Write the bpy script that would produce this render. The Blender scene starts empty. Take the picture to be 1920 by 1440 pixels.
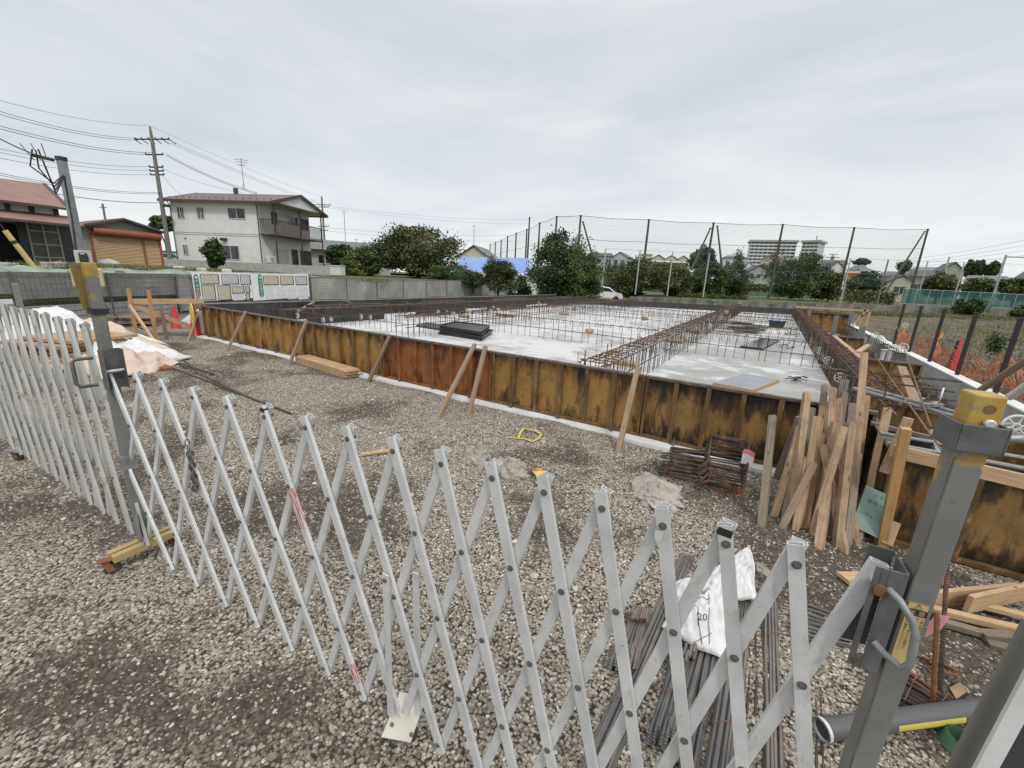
import bpy, math, random
import numpy as np
from mathutils import Vector, Matrix, noise as mnoise
R_ = math.radians
random.seed(7)
SC = bpy.context.scene
COL = SC.collection
# ------------------------------------------------------------------ camera, sky, sun, exposure
YAW, PITCH, ROLL, FPX, CAMH = 0.543721103, 0.252991006, -0.046777371, 780.36, 1.90
def cam_axes():
    f = Vector((-math.sin(YAW)*math.cos(PITCH), math.cos(YAW)*math.cos(PITCH), -math.sin(PITCH)))
    r = Vector((math.cos(YAW), math.sin(YAW), 0)); d = f.cross(r)
    return (math.cos(ROLL)*r + math.sin(ROLL)*d, -math.sin(ROLL)*r + math.cos(ROLL)*d, f)
CR, CD, CF = cam_axes()
cam = bpy.data.cameras.new('camera'); cam_o = bpy.data.objects.new('camera', cam); COL.objects.link(cam_o)
cam.sensor_width = 36; cam.lens = 36*FPX/1920; cam.clip_start = 0.02; cam.clip_end = 3000
M3 = Matrix((CR, -CD, -CF)).transposed()
cam_o.matrix_world = Matrix.Translation((0, 0, CAMH)) @ M3.to_4x4()
SC.camera = cam_o
SC.view_settings.view_transform = 'Standard'; SC.view_settings.look = 'None'
SC.view_settings.exposure = 0.06; SC.view_settings.gamma = 1.0
SUN_EL, SUN_AZ = R_(50), R_(125)          # azimuth measured from +Y towards +X
wo = bpy.data.worlds.new('World'); SC.world = wo; wo.use_nodes = True
def build_world():
    nt = wo.node_tree; N = nt.nodes; L = nt.links; N.clear()
    out = N.new('ShaderNodeOutputWorld'); bg = N.new('ShaderNodeBackground'); L.new(bg.outputs[0], out.inputs[0])
    bg.inputs[1].default_value = 0.1
    sky = N.new('ShaderNodeTexSky'); sky.sky_type = 'NISHITA'; sky.sun_disc = False
    sky.sun_elevation = SUN_EL; sky.sun_rotation = SUN_AZ
    tc = N.new('ShaderNodeTexCoord')
    sep = N.new('ShaderNodeSeparateXYZ'); L.new(tc.outputs['Generated'], sep.inputs[0])
    ramp = N.new('ShaderNodeValToRGB'); L.new(sep.outputs[2], ramp.inputs[0])
    e = ramp.color_ramp.elements
    e[0].position = 0.0; e[0].color = (.86, .875, .875, 1)
    e[1].position = 1.0; e[1].color = (1.70, 1.69, 1.69, 1)
    for p, c in ((.10, (.83, .85, .86, 1)), (.22, (.735, .765, .79, 1)), (.46, (.72, .745, .775, 1)), (.62, (1.05, 1.06, 1.08, 1))):
        x = e.new(p); x.color = c
    mp = N.new('ShaderNodeMapping'); L.new(tc.outputs['Generated'], mp.inputs[0]); mp.inputs['Scale'].default_value = (1.1, 1.1, 4.5)
    n1 = N.new('ShaderNodeTexNoise'); L.new(mp.outputs[0], n1.inputs[0]); n1.inputs['Scale'].default_value = 1.35
    n1.inputs['Detail'].default_value = 7; n1.inputs['Roughness'].default_value = .55; n1.inputs['Distortion'].default_value = .6
    r2 = N.new('ShaderNodeValToRGB'); L.new(n1.outputs[0], r2.inputs[0])
    e = r2.color_ramp.elements; e[0].position = .30; e[0].color = (.80, .835, .885, 1); e[1].position = .68; e[1].color = (1.10, 1.095, 1.085, 1)
    mul = N.new('ShaderNodeMix'); mul.data_type = 'RGBA'; mul.blend_type = 'MULTIPLY'; mul.inputs[0].default_value = 1
    L.new(ramp.outputs[0], mul.inputs[6]); L.new(r2.outputs[0], mul.inputs[7])
    sc = N.new('ShaderNodeVectorMath'); sc.operation = 'SCALE'; sc.inputs['Scale'].default_value = 10.0
    L.new(mul.outputs[2], sc.inputs[0])
    mx = N.new('ShaderNodeMix'); mx.data_type = 'RGBA'; mx.inputs[0].default_value = .93
    L.new(sky.outputs[0], mx.inputs[6]); L.new(sc.outputs[0], mx.inputs[7]); L.new(mx.outputs[2], bg.inputs[0])
build_world()
sl = bpy.data.lights.new('sun', 'SUN'); sl.energy = 1.5; sl.angle = R_(10); sl.color = (1, .965, .91)
so = bpy.data.objects.new('sun', sl); COL.objects.link(so)
sd = Vector((math.sin(SUN_AZ)*math.cos(SUN_EL), math.cos(SUN_AZ)*math.cos(SUN_EL), math.sin(SUN_EL)))
so.rotation_euler = sd.to_track_quat('Z', 'Y').to_euler(); so.location = sd*50

# ------------------------------------------------------------------ photo pixel -> place
CAM = Vector((0, 0, CAMH))
def ray(x, y): return CR*(x-960) + CD*(y-720) + CF*FPX
def atz(x, y, z=0.0): d = ray(x, y); return CAM + d*((z-CAMH)/d.z)
def atX(x, y, v): d = ray(x, y); return CAM + d*(v/d.x)
def atY(x, y, v): d = ray(x, y); return CAM + d*(v/d.y)
def atD(x, y, v): d = ray(x, y); return CAM + d*(v/math.hypot(d.x, d.y))
def atP(x, y, a, b):                       # on the upright plane through a and b
    n = Vector((-(b[1]-a[1]), b[0]-a[0], 0)); d = ray(x, y)
    return CAM + d*(n.dot(Vector((a[0], a[1], 0))-Vector((0, 0, 0)))/n.dot(d))
# ------------------------------------------------------------------ objects
WL = {}
def tag(o, label=None, cat=None, group=None, kind=None):
    if label: o['label'] = label
    if cat: o['category'] = cat
    if group: o['group'] = group
    if kind: o['kind'] = kind
    return o
def thing(name, label, cat, loc, group=None):
    o = bpy.data.objects.new(name, None); COL.objects.link(o); o.empty_display_size = .1
    o.location = loc; WL[o] = Vector(loc)
    return tag(o, label, cat, group)
class MB:
    def __init__(s): s.v = []; s.f = []; s.m = []; s.uv = []
    def add(s, vs, fs, m=0, uvs=None):
        b = len(s.v); s.v += [tuple(v) for v in vs]
        for i, f in enumerate(fs):
            s.f.append([b+k for k in f]); s.m.append(m)
            s.uv.append(uvs[i] if uvs else [(0, 0)]*len(f))
        return s
    def box(s, c, size, rot=0, m=0):
        c = Vector(c); X, Y, Z = size
        if isinstance(rot, (int, float)): rot = Matrix.Rotation(rot, 3, 'Z')
        p = [c + rot @ Vector((sx*X/2, sy*Y/2, sz*Z/2)) for sx in (-1, 1) for sy in (-1, 1) for sz in (-1, 1)]
        fs = [(0, 1, 3, 2), (4, 6, 7, 5), (0, 4, 5, 1), (2, 3, 7, 6), (0, 2, 6, 4), (1, 5, 7, 3)]
        uv = []
        for f in fs:
            a, b2, d = (Vector(p[f[0]])-c), (Vector(p[f[1]])-Vector(p[f[0]])).length, (Vector(p[f[3]])-Vector(p[f[0]])).length
            uv.append([(0, 0), (0, b2), (d, b2), (d, 0)])
        return s.add(p, fs, m, uv)
    def bar(s, p, q, w, h, up=(0, 0, 1), m=0, tip=0, tw=.15):
        """beam p->q, w across, h along up; tip = length of a pointed end at q"""
        p = Vector(p); q = Vector(q); d = (q-p); Ln = d.length; d.normalize(); up = Vector(up)
        if abs(d.dot(up)) > .98: up = Vector((0, 1, 0)) if abs(d.y) < .9 else Vector((1, 0, 0))
        a = d.cross(up).normalized(); u = a.cross(d).normalized()
        def ring(c, k=1): return [c + a*(sx*w/2*k) + u*(sy*h/2*k) for sx, sy in ((-1, -1), (1, -1), (1, 1), (-1, 1))]
        st = [(p, 1, 0)] + ([(q-d*tip, 1, Ln-tip), (q, tw, Ln)] if tip else [(q, 1, Ln)])
        vs = []; fs = []; uv = []; o = random.random()*9
        for c, k, t in st: vs += ring(c, k)
        off = [0, w, w+h, 2*w+h, 2*w+2*h]
        for i in range(len(st)-1):
            for j in range(4):
                k = (j+1) % 4
                fs.append((4*i+j, 4*i+k, 4*i+4+k, 4*i+4+j))
                uv.append([(st[i][2]+o, off[j]+o), (st[i][2]+o, off[j+1]+o), (st[i+1][2]+o, off[j+1]+o), (st[i+1][2]+o, off[j]+o)])
        e = 4*(len(st)-1)
        fs += [(3, 2, 1, 0), (e, e+1, e+2, e+3)]; uv += [[(o, o), (o, o+w), (o+.01, o+w), (o+.01, o)]]*2
        return s.add(vs, fs, m, uv)
    def rtube(s, p, q, w, h, up=(0, 0, 1), t=.0022, deep=.05, m=0):
        """hollow rectangular tube, open ends"""
        p = Vector(p); q = Vector(q); d = (q-p).normalized(); Ln = (q-p).length; up = Vector(up)
        a = d.cross(up).normalized(); u = a.cross(d).normalized()
        def ring(c, k): return [c + a*(sx*(w/2-k)) + u*(sy*(h/2-k)) for sx, sy in ((-1, -1), (1, -1), (1, 1), (-1, 1))]
        vs = ring(p+d*deep, t)+ring(p, t)+ring(p, 0)+ring(q, 0)+ring(q, t)+ring(q-d*deep, t)
        fs = []; uv = []; o = random.random()*9
        for i in range(5):
            for j in range(4):
                k = (j+1) % 4; fs.append((4*i+j, 4*i+k, 4*i+4+k, 4*i+4+j))
                uv.append([(o, j*.03+o), (o, j*.03+.03+o), (o+(Ln if i == 2 else .02), j*.03+.03+o), (o+(Ln if i == 2 else .02), j*.03+o)])
        fs += [(3, 2, 1, 0), (20, 21, 22, 23)]; uv += [[(0, 0)]*4]*2
        return s.add(vs, fs, m, uv)
    def tube(s, pts, r, n=8, m=0, cap=True, closed=False):
        pts = [Vector(p) for p in pts]; rs = r if isinstance(r, (list, tuple)) else [r]*len(pts)
        vs = []; fs = []; uv = []; prev = None; N = len(pts); acc = 0; o = random.random()*9; L = []
        for i, p in enumerate(pts):
            if closed: d = pts[(i+1) % N]-pts[i-1]
            else: d = pts[min(i+1, N-1)]-pts[max(i-1, 0)]
            d.normalize()
            if prev is None:
                a = d.cross(Vector((0, 0, 1)))
                if a.length < .05: a = d.cross(Vector((1, 0, 0)))
            else: a = prev - d*prev.dot(d)
            a.normalize(); prev = a; b = d.cross(a)
            if i: acc += (pts[i]-pts[i-1]).length
            L.append(acc)
            for k in range(n):
                t = 2*math.pi*k/n; vs.append(p + (a*math.cos(t)+b*math.sin(t))*rs[i])
        for i in range(N if closed else N-1):
            i2 = (i+1) % N
            for k in range(n):
                k2 = (k+1) % n; fs.append((i*n+k, i*n+k2, i2*n+k2, i2*n+k))
                c = 2*math.pi*rs[i]/n; uv.append([(L[i]+o, k*c+o), (L[i]+o, k*c+c+o), (L[i2]+o, k*c+c+o), (L[i2]+o, k*c+o)])
        if cap and not closed:
            fs += [tuple(range(n))[::-1], tuple((N-1)*n+k for k in range(n))]; uv += [[(o, o)]*n]*2
        return s.add(vs, fs, m, uv)
    def prism(s, poly, vec, m=0):
        """poly: planar outline, vec: extrusion"""
        n = len(poly); vec = Vector(vec); vs = [Vector(p) for p in poly]; vs += [p+vec for p in vs]
        fs = [tuple(range(n))[::-1], tuple(range(n, 2*n))] + [(i, (i+1) % n, n+(i+1) % n, n+i) for i in range(n)]
        return s.add(vs, fs, m)
    def quad(s, a, b, c, d, m=0):
        a, b, c, d = map(Vector, (a, b, c, d)); x = (b-a).length; y = (d-a).length
        return s.add([a, b, c, d], [(0, 1, 2, 3)], m, [[(0, 0), (x, 0), (x, y), (0, y)]])
    def grid(s, fn, nu, nv, m=0):
        vs = [fn(i/nu, j/nv) for i in range(nu+1) for j in range(nv+1)]; w = nv+1
        fs = [(i*w+j, (i+1)*w+j, (i+1)*w+j+1, i*w+j+1) for i in range(nu) for j in range(nv)]
        uv = [[(i/nu, j/nv), ((i+1)/nu, j/nv), ((i+1)/nu, (j+1)/nv), (i/nu, (j+1)/nv)] for i in range(nu) for j in range(nv)]
        return s.add(vs, fs, m, uv)
    def disc(s, c, r, axis=(0, 1, 0), n=12, h=.01, m=0):
        c = Vector(c); ax = Vector(axis).normalized(); return s.tube([c-ax*h/2, c+ax*h/2], r, n, m)
    def build(s, name, mat, parent=None, loc=None, smooth=False, bevel=0, solid=0, angle=38):
        if parent is not None: base = WL[parent]
        elif loc is not None: base = Vector(loc)
        else: base = Vector((0, 0, 0))
        me = bpy.data.meshes.new(name)
        me.from_pydata([(v[0]-base.x, v[1]-base.y, v[2]-base.z) for v in s.v], [], s.f)
        ml = mat if isinstance(mat, (list, tuple)) else [mat]
        for x in ml: me.materials.append(x)
        if len(ml) > 1: me.polygons.foreach_set('material_index', s.m)
        ul = me.uv_layers.new(name='UVMap')
        flat = [c for f in s.uv for p in f for c in p]; ul.data.foreach_set('uv', flat)
        if smooth:
            me.polygons.foreach_set('use_smooth', [True]*len(me.polygons)); me.set_sharp_from_angle(angle=R_(angle))
        me.update()
        o = bpy.data.objects.new(name, me); COL.objects.link(o)
        if parent is not None: o.parent = parent; WL[o] = base
        else: o.location = base; WL[o] = base
        if bevel:
            b = o.modifiers.new('bevel', 'BEVEL'); b.width = bevel; b.segments = 2; b.limit_method = 'ANGLE'
        if solid:
            b = o.modifiers.new('solidify', 'SOLIDIFY'); b.thickness = solid; b.offset = 0
        return o
def dup(o, loc=None, label=None, rotz=None, parent=None):
    c = o.copy(); COL.objects.link(c)
    if parent is not None: c.parent = parent
    if loc is not None: c.location = loc
    if rotz is not None: c.rotation_euler = (0, 0, rotz)
    if label: c['label'] = label
    for ch in list(o.children): dup(ch, parent=c)
    return c
def rnd(a, b): return random.uniform(a, b)
def jig(p, k): return Vector(p)+Vector((rnd(-k, k), rnd(-k, k), rnd(-k, k)))

# ------------------------------------------------------------------ materials
class NT:
    def __init__(s, name):
        s.m = bpy.data.materials.new(name); s.m.use_nodes = True; s.t = s.m.node_tree; s.N = s.t.nodes
        s.b = s.N['Principled BSDF']; s.tc = s.N.new('ShaderNodeTexCoord')
    def link(s, a, b): s.t.links.new(a, b)
    def coord(s, kind='Object', scale=(1, 1, 1), rot=(0, 0, 0)):
        mp = s.N.new('ShaderNodeMapping'); s.link(s.tc.outputs[kind], mp.inputs[0])
        mp.inputs['Scale'].default_value = scale; mp.inputs['Rotation'].default_value = rot
        return mp.outputs[0]
    def noise(s, vec, scale, detail=4, rough=.55, dist=0, w=None):
        n = s.N.new('ShaderNodeTexNoise'); s.link(vec, n.inputs['Vector']); n.inputs['Scale'].default_value = scale
        n.inputs['Detail'].default_value = detail; n.inputs['Roughness'].default_value = rough; n.inputs['Distortion'].default_value = dist
        return n.outputs[0]
    def voro(s, vec, scale, out='Distance', feat='F1', rand=1.0):
        n = s.N.new('ShaderNodeTexVoronoi'); n.feature = feat; s.link(vec, n.inputs['Vector']); n.inputs['Scale'].default_value = scale
        n.inputs['Randomness'].default_value = rand
        return n.outputs[out]
    def ramp(s, fac, stops, interp='LINEAR'):
        r = s.N.new('ShaderNodeValToRGB'); s.link(fac, r.inputs[0]); r.color_ramp.interpolation = interp
        e = r.color_ramp.elements
        while len(e) < len(stops): e.new(.5)
        for x, (p, c) in zip(e, stops):
            x.position = p; x.color = (c, c, c, 1) if isinstance(c, (int, float)) else (*c, 1)
        return r.outputs[0]
    def mix(s, fac, a, b, mode='MIX'):
        m = s.N.new('ShaderNodeMix'); m.data_type = 'RGBA'; m.blend_type = mode
        for i, x in ((0, fac), (6, a), (7, b)):
            if isinstance(x, (int, float)): m.inputs[i].default_value = x if i == 0 else (x, x, x, 1)
            elif isinstance(x, tuple): m.inputs[i].default_value = (*x, 1)
            else: s.link(x, m.inputs[i])
        return m.outputs[2]
    def math(s, op, a, b=0.0, clamp=False):
        m = s.N.new('ShaderNodeMath'); m.operation = op; m.use_clamp = clamp
        for i, x in ((0, a), (1, b)):
            if isinstance(x, (int, float)): m.inputs[i].default_value = x
            else: s.link(x, m.inputs[i])
        return m.outputs[0]
    def attr(s, name):
        a = s.N.new('ShaderNodeAttribute'); a.attribute_name = name; return a.outputs['Fac']
    def rand(s): return s.N.new('ShaderNodeObjectInfo').outputs['Random']
    def sep(s, vec):
        x = s.N.new('ShaderNodeSeparateXYZ'); s.link(vec, x.inputs[0]); return x.outputs
    def bump(s, h, strength=.4, dist=.01):
        b = s.N.new('ShaderNodeBump'); s.link(h, b.inputs['Height']); b.inputs['Strength'].default_value = strength
        b.inputs['Distance'].default_value = dist; s.link(b.outputs[0], s.b.inputs['Normal'])
    def done(s, col, rough=.7, metal=0.0, spec=None):
        if isinstance(col, tuple): s.b.inputs['Base Color'].default_value = (*col, 1)
        else: s.link(col, s.b.inputs['Base Color'])
        if isinstance(rough, (int, float)): s.b.inputs['Roughness'].default_value = rough
        else: s.link(rough, s.b.inputs['Roughness'])
        s.b.inputs['Metallic'].default_value = metal
        if spec is not None: s.b.inputs['Specular IOR Level'].default_value = spec
        return s.m
def pm(name, c1, c2=None, scale=4, rough=.7, metal=0, bump=0, bscale=60, bdist=.004, lo=.35, hi=.65, stretch=(1, 1, 1), kind='Object', vary=0, c3=None, s3=12, t3=.62):
    n = NT(name); v = n.coord(kind, stretch)
    col = n.ramp(n.noise(v, scale, 6, .6), [(lo, c1), (hi, c2 or c1)])
    if c3: col = n.mix(n.ramp(n.noise(v, s3, 5, .65, .3), [(t3, 0), (t3+.08, 1)]), col, c3)
    if vary: col = n.mix(1.0, col, n.ramp(n.rand(), [(0, 1-vary), (1, 1+vary*.6)]), 'MULTIPLY')
    if bump: n.bump(n.noise(v, bscale, 4, .6), bump, bdist)
    return n.done(col, rough, metal)
def wood(name, c1, c2, dark=(.10, .07, .045), grain=34, vary=.25, rough=.75, dirt=.25):
    n = NT(name); v = n.coord('UV', (1.3, grain, 1)); r = n.rand()
    ad = n.N.new('ShaderNodeVectorMath'); ad.operation = 'ADD'; n.link(v, ad.inputs[0])
    cx = n.N.new('ShaderNodeCombineXYZ'); n.link(n.math('MULTIPLY', r, 37.0), cx.inputs[0]); n.link(n.math('MULTIPLY', r, 91.0), cx.inputs[1]); n.link(cx.outputs[0], ad.inputs[1])
    g = n.noise(ad.outputs[0], 2.2, 6, .6, .8)
    col = n.ramp(g, [(.32, c2), (.5, c1), (.68, tuple(x*1.08 for x in c1))])
    kn = n.voro(n.coord('UV', (4.5, 14, 1)), 1.0); col = n.mix(n.ramp(kn, [(.06, 1), (.13, 0)]), col, dark)
    d = n.noise(n.coord('Object'), 6, 5, .65); col = n.mix(n.math('MULTIPLY', n.ramp(d, [(.45, 0), (.7, 1)]), dirt), col, dark)
    col = n.mix(1.0, col, n.ramp(r, [(0, 1-vary), (1, 1+vary*.4)]), 'MULTIPLY')
    n.bump(g, .25, .002)
    return n.done(col, rough)
MT = {}
def mats():
    M = MT
    # steel forms: ochre release-oil film, black oily streaks, rust
    def form(name, base, alt, blk, amt):
        n = NT(name); o = n.coord('Object'); z = n.sep(o)[2]; r = n.rand()
        w = n.noise(n.coord('Object', (1.6, 1.6, .45)), 5.0, 7, .68, .5)
        col = n.ramp(n.noise(o, 3.1, 6, .62, .4), [(.3, base), (.62, alt)])
        col = n.mix(n.ramp(n.noise(o, 17, 6, .7, .3), [(.56, 0), (.7, .7)]), col, tuple(x*.45 for x in base))
        k = n.math('ADD', w, n.math('MULTIPLY', n.math('ABSOLUTE', n.math('SUBTRACT', z, .38)), amt))
        col = n.mix(n.ramp(k, [(.58, 0), (.69, .75), (.80, 1)]), col, blk)
        col = n.mix(n.ramp(n.noise(n.coord('Object', (9, 9, .5)), 4.0, 5, .7), [(.54, 0), (.76, .5)]), col, blk)
        col = n.mix(n.ramp(n.noise(o, 38, 4, .6), [(.66, 0), (.74, .6)]), col, (.33, .21, .10))
        n.bump(n.noise(o, 60, 5, .65), .25, .003)
        return n.done(col, n.ramp(w, [(.4, .62), (.7, .35)]), .0)
    M['form_ochre'] = form('ochre_steel_form', (.215, .108, .026), (.36, .20, .058), (.020, .014, .010), .42)
    M['form_red'] = form('red_rust_form', (.165, .055, .017), (.29, .105, .028), (.030, .015, .010), .32)
    M['form_dark'] = form('dark_oily_form', (.18, .095, .026), (.29, .165, .052), (.017, .013, .010), .85)
    M['rib'] = pm('oily_rib_steel', (.075, .046, .022), (.20, .115, .042), 7, .5, bump=.3, stretch=(1, 1, .35), c3=(.30, .19, .085), s3=14, t3=.58)
    M['form_edge'] = pm('form_edge_steel', (.20, .17, .13), (.08, .055, .035), 9, .5, .3)
    M['black_form'] = pm('black_film_form', (.022, .022, .023), (.045, .045, .045), 3, .45, c3=(.13, .125, .115), s3=9, t3=.68, bump=.1)
    M['grey_form'] = pm('grey_form_board', (.12, .12, .12), (.22, .215, .205), 4, .5, bump=.1)
    M['rebar'] = rb = None
    n = NT('rusty_rebar'); o = n.coord('Object')
    col = n.ramp(n.noise(o, 9, 5, .6), [(.35, (.035, .033, .034)), (.55, (.085, .06, .045)), (.72, (.22, .10, .045))])
    n.bump(n.math('SINE', n.math('MULTIPLY', n.sep(n.coord('UV'))[0], 480.0)), .5, .002)
    M['rebar'] = n.done(col, .6, .2)
    n = NT('blue_grey_rebar'); o = n.coord('Object')
    col = n.ramp(n.noise(o, 5, 5, .65), [(.35, (.13, .138, .15)), (.58, (.20, .195, .19)), (.75, (.25, .15, .085))])
    col = n.mix(1.0, col, n.ramp(n.rand(), [(0, (.7, .7, .72)), (1, (1.15, 1.02, .9))]), 'MULTIPLY')
    n.bump(n.math('SINE', n.math('MULTIPLY', n.sep(n.coord('UV'))[0], 620.0)), .7, .0025)
    M['rebar_new'] = n.done(col, .5, .15)
    M['rebar_rust'] = pm('orange_rust_steel', (.12, .055, .026), (.23, .115, .055), 14, .85, bump=.4, c3=(.06, .035, .022), s3=20, t3=.6)
    M['white_plastic'] = pm('white_plastic', (.66, .66, .65), (.54, .53, .50), 8, .5)
    M['card'] = pm('brown_cardboard', (.30, .20, .115), (.40, .28, .17), 9, .85, vary=.25)
    # wet, foamy concrete slab, its white glare painted into the colour
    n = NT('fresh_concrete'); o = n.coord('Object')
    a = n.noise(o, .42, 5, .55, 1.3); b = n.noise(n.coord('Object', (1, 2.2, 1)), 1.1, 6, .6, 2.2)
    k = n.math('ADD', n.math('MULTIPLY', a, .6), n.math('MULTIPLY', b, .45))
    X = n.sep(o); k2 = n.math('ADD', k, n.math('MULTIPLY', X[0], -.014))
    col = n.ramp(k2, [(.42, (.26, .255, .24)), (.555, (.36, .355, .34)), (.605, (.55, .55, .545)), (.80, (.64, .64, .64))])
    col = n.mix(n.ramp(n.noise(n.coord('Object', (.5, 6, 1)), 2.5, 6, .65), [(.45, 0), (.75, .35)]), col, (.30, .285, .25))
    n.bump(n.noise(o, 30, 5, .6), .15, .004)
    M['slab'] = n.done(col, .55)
    M['concrete'] = pm('grey_concrete', (.33, .325, .31), (.45, .44, .42), 3, .85, bump=.3, bscale=40, c3=(.16, .15, .135), s3=6, t3=.66)
    M['concrete_white'] = pm('pale_concrete', (.56, .56, .55), (.70, .70, .69), 4, .8, bump=.2, c3=(.30, .29, .27), s3=8, t3=.66)
    M['old_wall'] = pm('weathered_block_wall', (.09, .085, .078), (.24, .225, .205), 1.4, .9, bump=.3, bscale=20, stretch=(1, 1, .5), c3=(.30, .285, .26), s3=2.2, t3=.64)
    M['stone'] = None
    n = NT('crushed_stone'); o = n.coord('Object'); r = n.rand()
    col = n.ramp(r, [(0, (.105, .090, .070)), (.2, (.205, .178, .142)), (.5, (.335, .296, .240)), (.8, (.43, .388, .325)), (.94, (.53, .495, .435)), (1, (.64, .615, .565))])
    col = n.mix(n.ramp(n.noise(o, 40, 5, .65), [(.45, 0), (.66, .6)]), col, (.17, .143, .112))
    n.bump(n.noise(o, 90, 4, .6), .35, .004)
    M['stone'] = n.done(col, .9)
    M['lump'] = pm('broken_concrete', (.26, .235, .20), (.40, .37, .325), 6, .95, bump=1.0, bscale=22, bdist=.02, c3=(.16, .14, .12), s3=14, t3=.6)
    M['wood_old'] = wood('weathered_timber', (.29, .205, .135), (.175, .12, .075))
    M['wood_grey'] = wood('grey_timber', (.22, .18, .135), (.125, .095, .068), dirt=.5)
    M['wood_new'] = wood('fresh_timber', (.50, .35, .195), (.36, .235, .12), dirt=.15, vary=.1, grain=24)
    M['wood_stake'] = wood('pale_stake_timber', (.43, .30, .18), (.27, .175, .10), dirt=.55, vary=.28)
    M['wood_orange'] = wood('orange_timber', (.47, .275, .115), (.36, .195, .075), dirt=.06, vary=.1)
    # galvanised / aluminium lattice
    n = NT('weathered_aluminium'); v = n.coord('UV', (3, 10, 1)); o = n.coord('Object')
    col = n.ramp(n.noise(o, 7, 6, .62), [(.35, (.55, .56, .555)), (.65, (.68, .69, .685))])
    col = n.mix(n.ramp(n.noise(v, 4, 7, .7, .6), [(.54, 0), (.72, .5)]), col, (.27, .255, .225))
    col = n.mix(n.ramp(n.noise(n.coord('Object', (1, 1, 1)), 60, 3, .6), [(.70, 0), (.74, .6)]), col, (.10, .095, .085))
    n.bump(n.noise(v, 30, 3, .5), .05, .002)
    M['alu'] = n.done(col, n.ramp(n.noise(o, 11, 4, .6), [(.3, .42), (.7, .65)]), .25)
    M['galv'] = pm('galvanised_steel', (.20, .205, .205), (.30, .305, .30), 18, .55, .35, c3=(.13, .13, .125), s3=30, t3=.6)
    M['galv_dark'] = pm('dark_galvanised_steel', (.095, .10, .098), (.165, .17, .165), 12, .55, .3, c3=(.26, .25, .22), s3=9, t3=.68)
    def postmat(name, zs, gain):
        n = NT(name); o = n.coord('Object'); z = n.sep(o)[2]
        col = n.ramp(n.noise(o, 5, 6, .6), [(.35, (.155, .155, .145)), (.65, (.205, .205, .192))])
        ye = n.ramp(n.noise(n.coord('Object', (1, 1, .6)), 14, 5, .6, .5), [(.3, (.36, .23, .03)), (.6, (.50, .33, .06))])
        k = n.math('ADD', n.math('MULTIPLY', n.math('SUBTRACT', z, zs), gain), n.math('MULTIPLY', n.noise(o, 15, 5, .6), .95))
        col = n.mix(n.ramp(k, [(.50, 0), (.60, .9)]), col, ye)
        col = n.mix(n.ramp(n.noise(o, 26, 6, .7, .5), [(.62, 0), (.70, .6)]), col, (.09, .085, .08))
        n.bump(n.noise(o, 120, 3, .6), .06, .002)
        return n.done(col, .5, .1)
    M['post'] = postmat('grey_post_paint', 1.72, 1.7)
    M['post_worn'] = postmat('worn_grey_post_paint', 1.80, .55)
    M['yellow_paint'] = pm('worn_yellow_paint', (.37, .265, .085), (.43, .33, .14), 9, .6, c3=(.30, .27, .21), s3=16, t3=.52)
    M['mustard'] = pm('mustard_paint', (.19, .135, .035), (.27, .20, .06), 12, .6, c3=(.14, .12, .085), s3=16, t3=.56)
    M['rust'] = pm('rust_brown', (.14, .06, .025), (.25, .115, .05), 16, .9, bump=.3)
    M['bolt'] = pm('bolt_steel', (.10, .092, .085), (.22, .21, .20), 40, .45, .5)
    M['rubber'] = pm('black_rubber', (.03, .03, .03), (.055, .052, .05), 20, .8)
    M['black'] = pm('matt_black', (.018, .018, .02), (.03, .03, .032), 8, .5)
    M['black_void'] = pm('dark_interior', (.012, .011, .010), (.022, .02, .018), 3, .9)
    M['red'] = pm('red_cone_plastic', (.45, .02, .03), (.55, .03, .035), 5, .5)
    M['tarp'] = pm('white_sheeting', (.56, .56, .56), (.68, .68, .675), 3, .6, bump=.6, bscale=7, bdist=.04, c3=(.40, .37, .33), s3=4, t3=.64)
    M['peach'] = pm('peach_sheeting', (.48, .37, .29), (.58, .47, .38), 4, .7, bump=.4, bscale=12, bdist=.02)
    M['sack'] = pm('white_woven_sack', (.56, .56, .55), (.65, .65, .64), 6, .6, bump=.6, bscale=26, bdist=.014, c3=(.42, .39, .33), s3=7, t3=.60)
    M['red_pin'] = pm('red_pin_paint', (.50, .10, .06), (.60, .16, .10), 9, .6)
    M['plate_grey'] = pm('grey_film_board', (.20, .215, .235), (.27, .28, .30), 3, .35, c3=(.36, .36, .35), s3=7, t3=.68)
    M['gloss'] = pm('glossy_black_board', (.02, .022, .025), (.05, .055, .06), 3, .12)
    M['tub'] = pm('dark_green_tub', (.02, .035, .03), (.04, .055, .048), 6, .5)
    M['blue_bag'] = pm('blue_plastic_bag', (.12, .20, .42), (.35, .42, .58), 9, .4)
    M['foam'] = pm('pale_green_foam', (.22, .305, .28), (.28, .37, .34), 4, .7)
    M['foam_ink'] = pm('dark_green_ink', (.04, .10, .085), (.05, .12, .10), 4, .7)
    M['screw'] = pm('bright_zinc_screw', (.62, .62, .61), (.72, .72, .71), 40, .35, .5)
    M['hose'] = pm('yellow_hose', (.60, .45, .10), (.68, .54, .18), 6, .5)
    M['galv_pole'] = pm('grey_service_pole', (.20, .215, .22), (.28, .295, .30), 5, .55, .2)
    M['board_pale'] = pm('weathered_pale_board', (.46, .44, .38), (.56, .54, .48), 8, .8, c3=(.28, .26, .22), s3=12, t3=.64)
    M['box_beige'] = pm('beige_switch_box', (.44, .36, .20), (.50, .42, .25), 6, .5)
    M['guard'] = pm('yellow_guard_tube', (.52, .40, .14), (.60, .47, .20), 8, .6)
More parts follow.
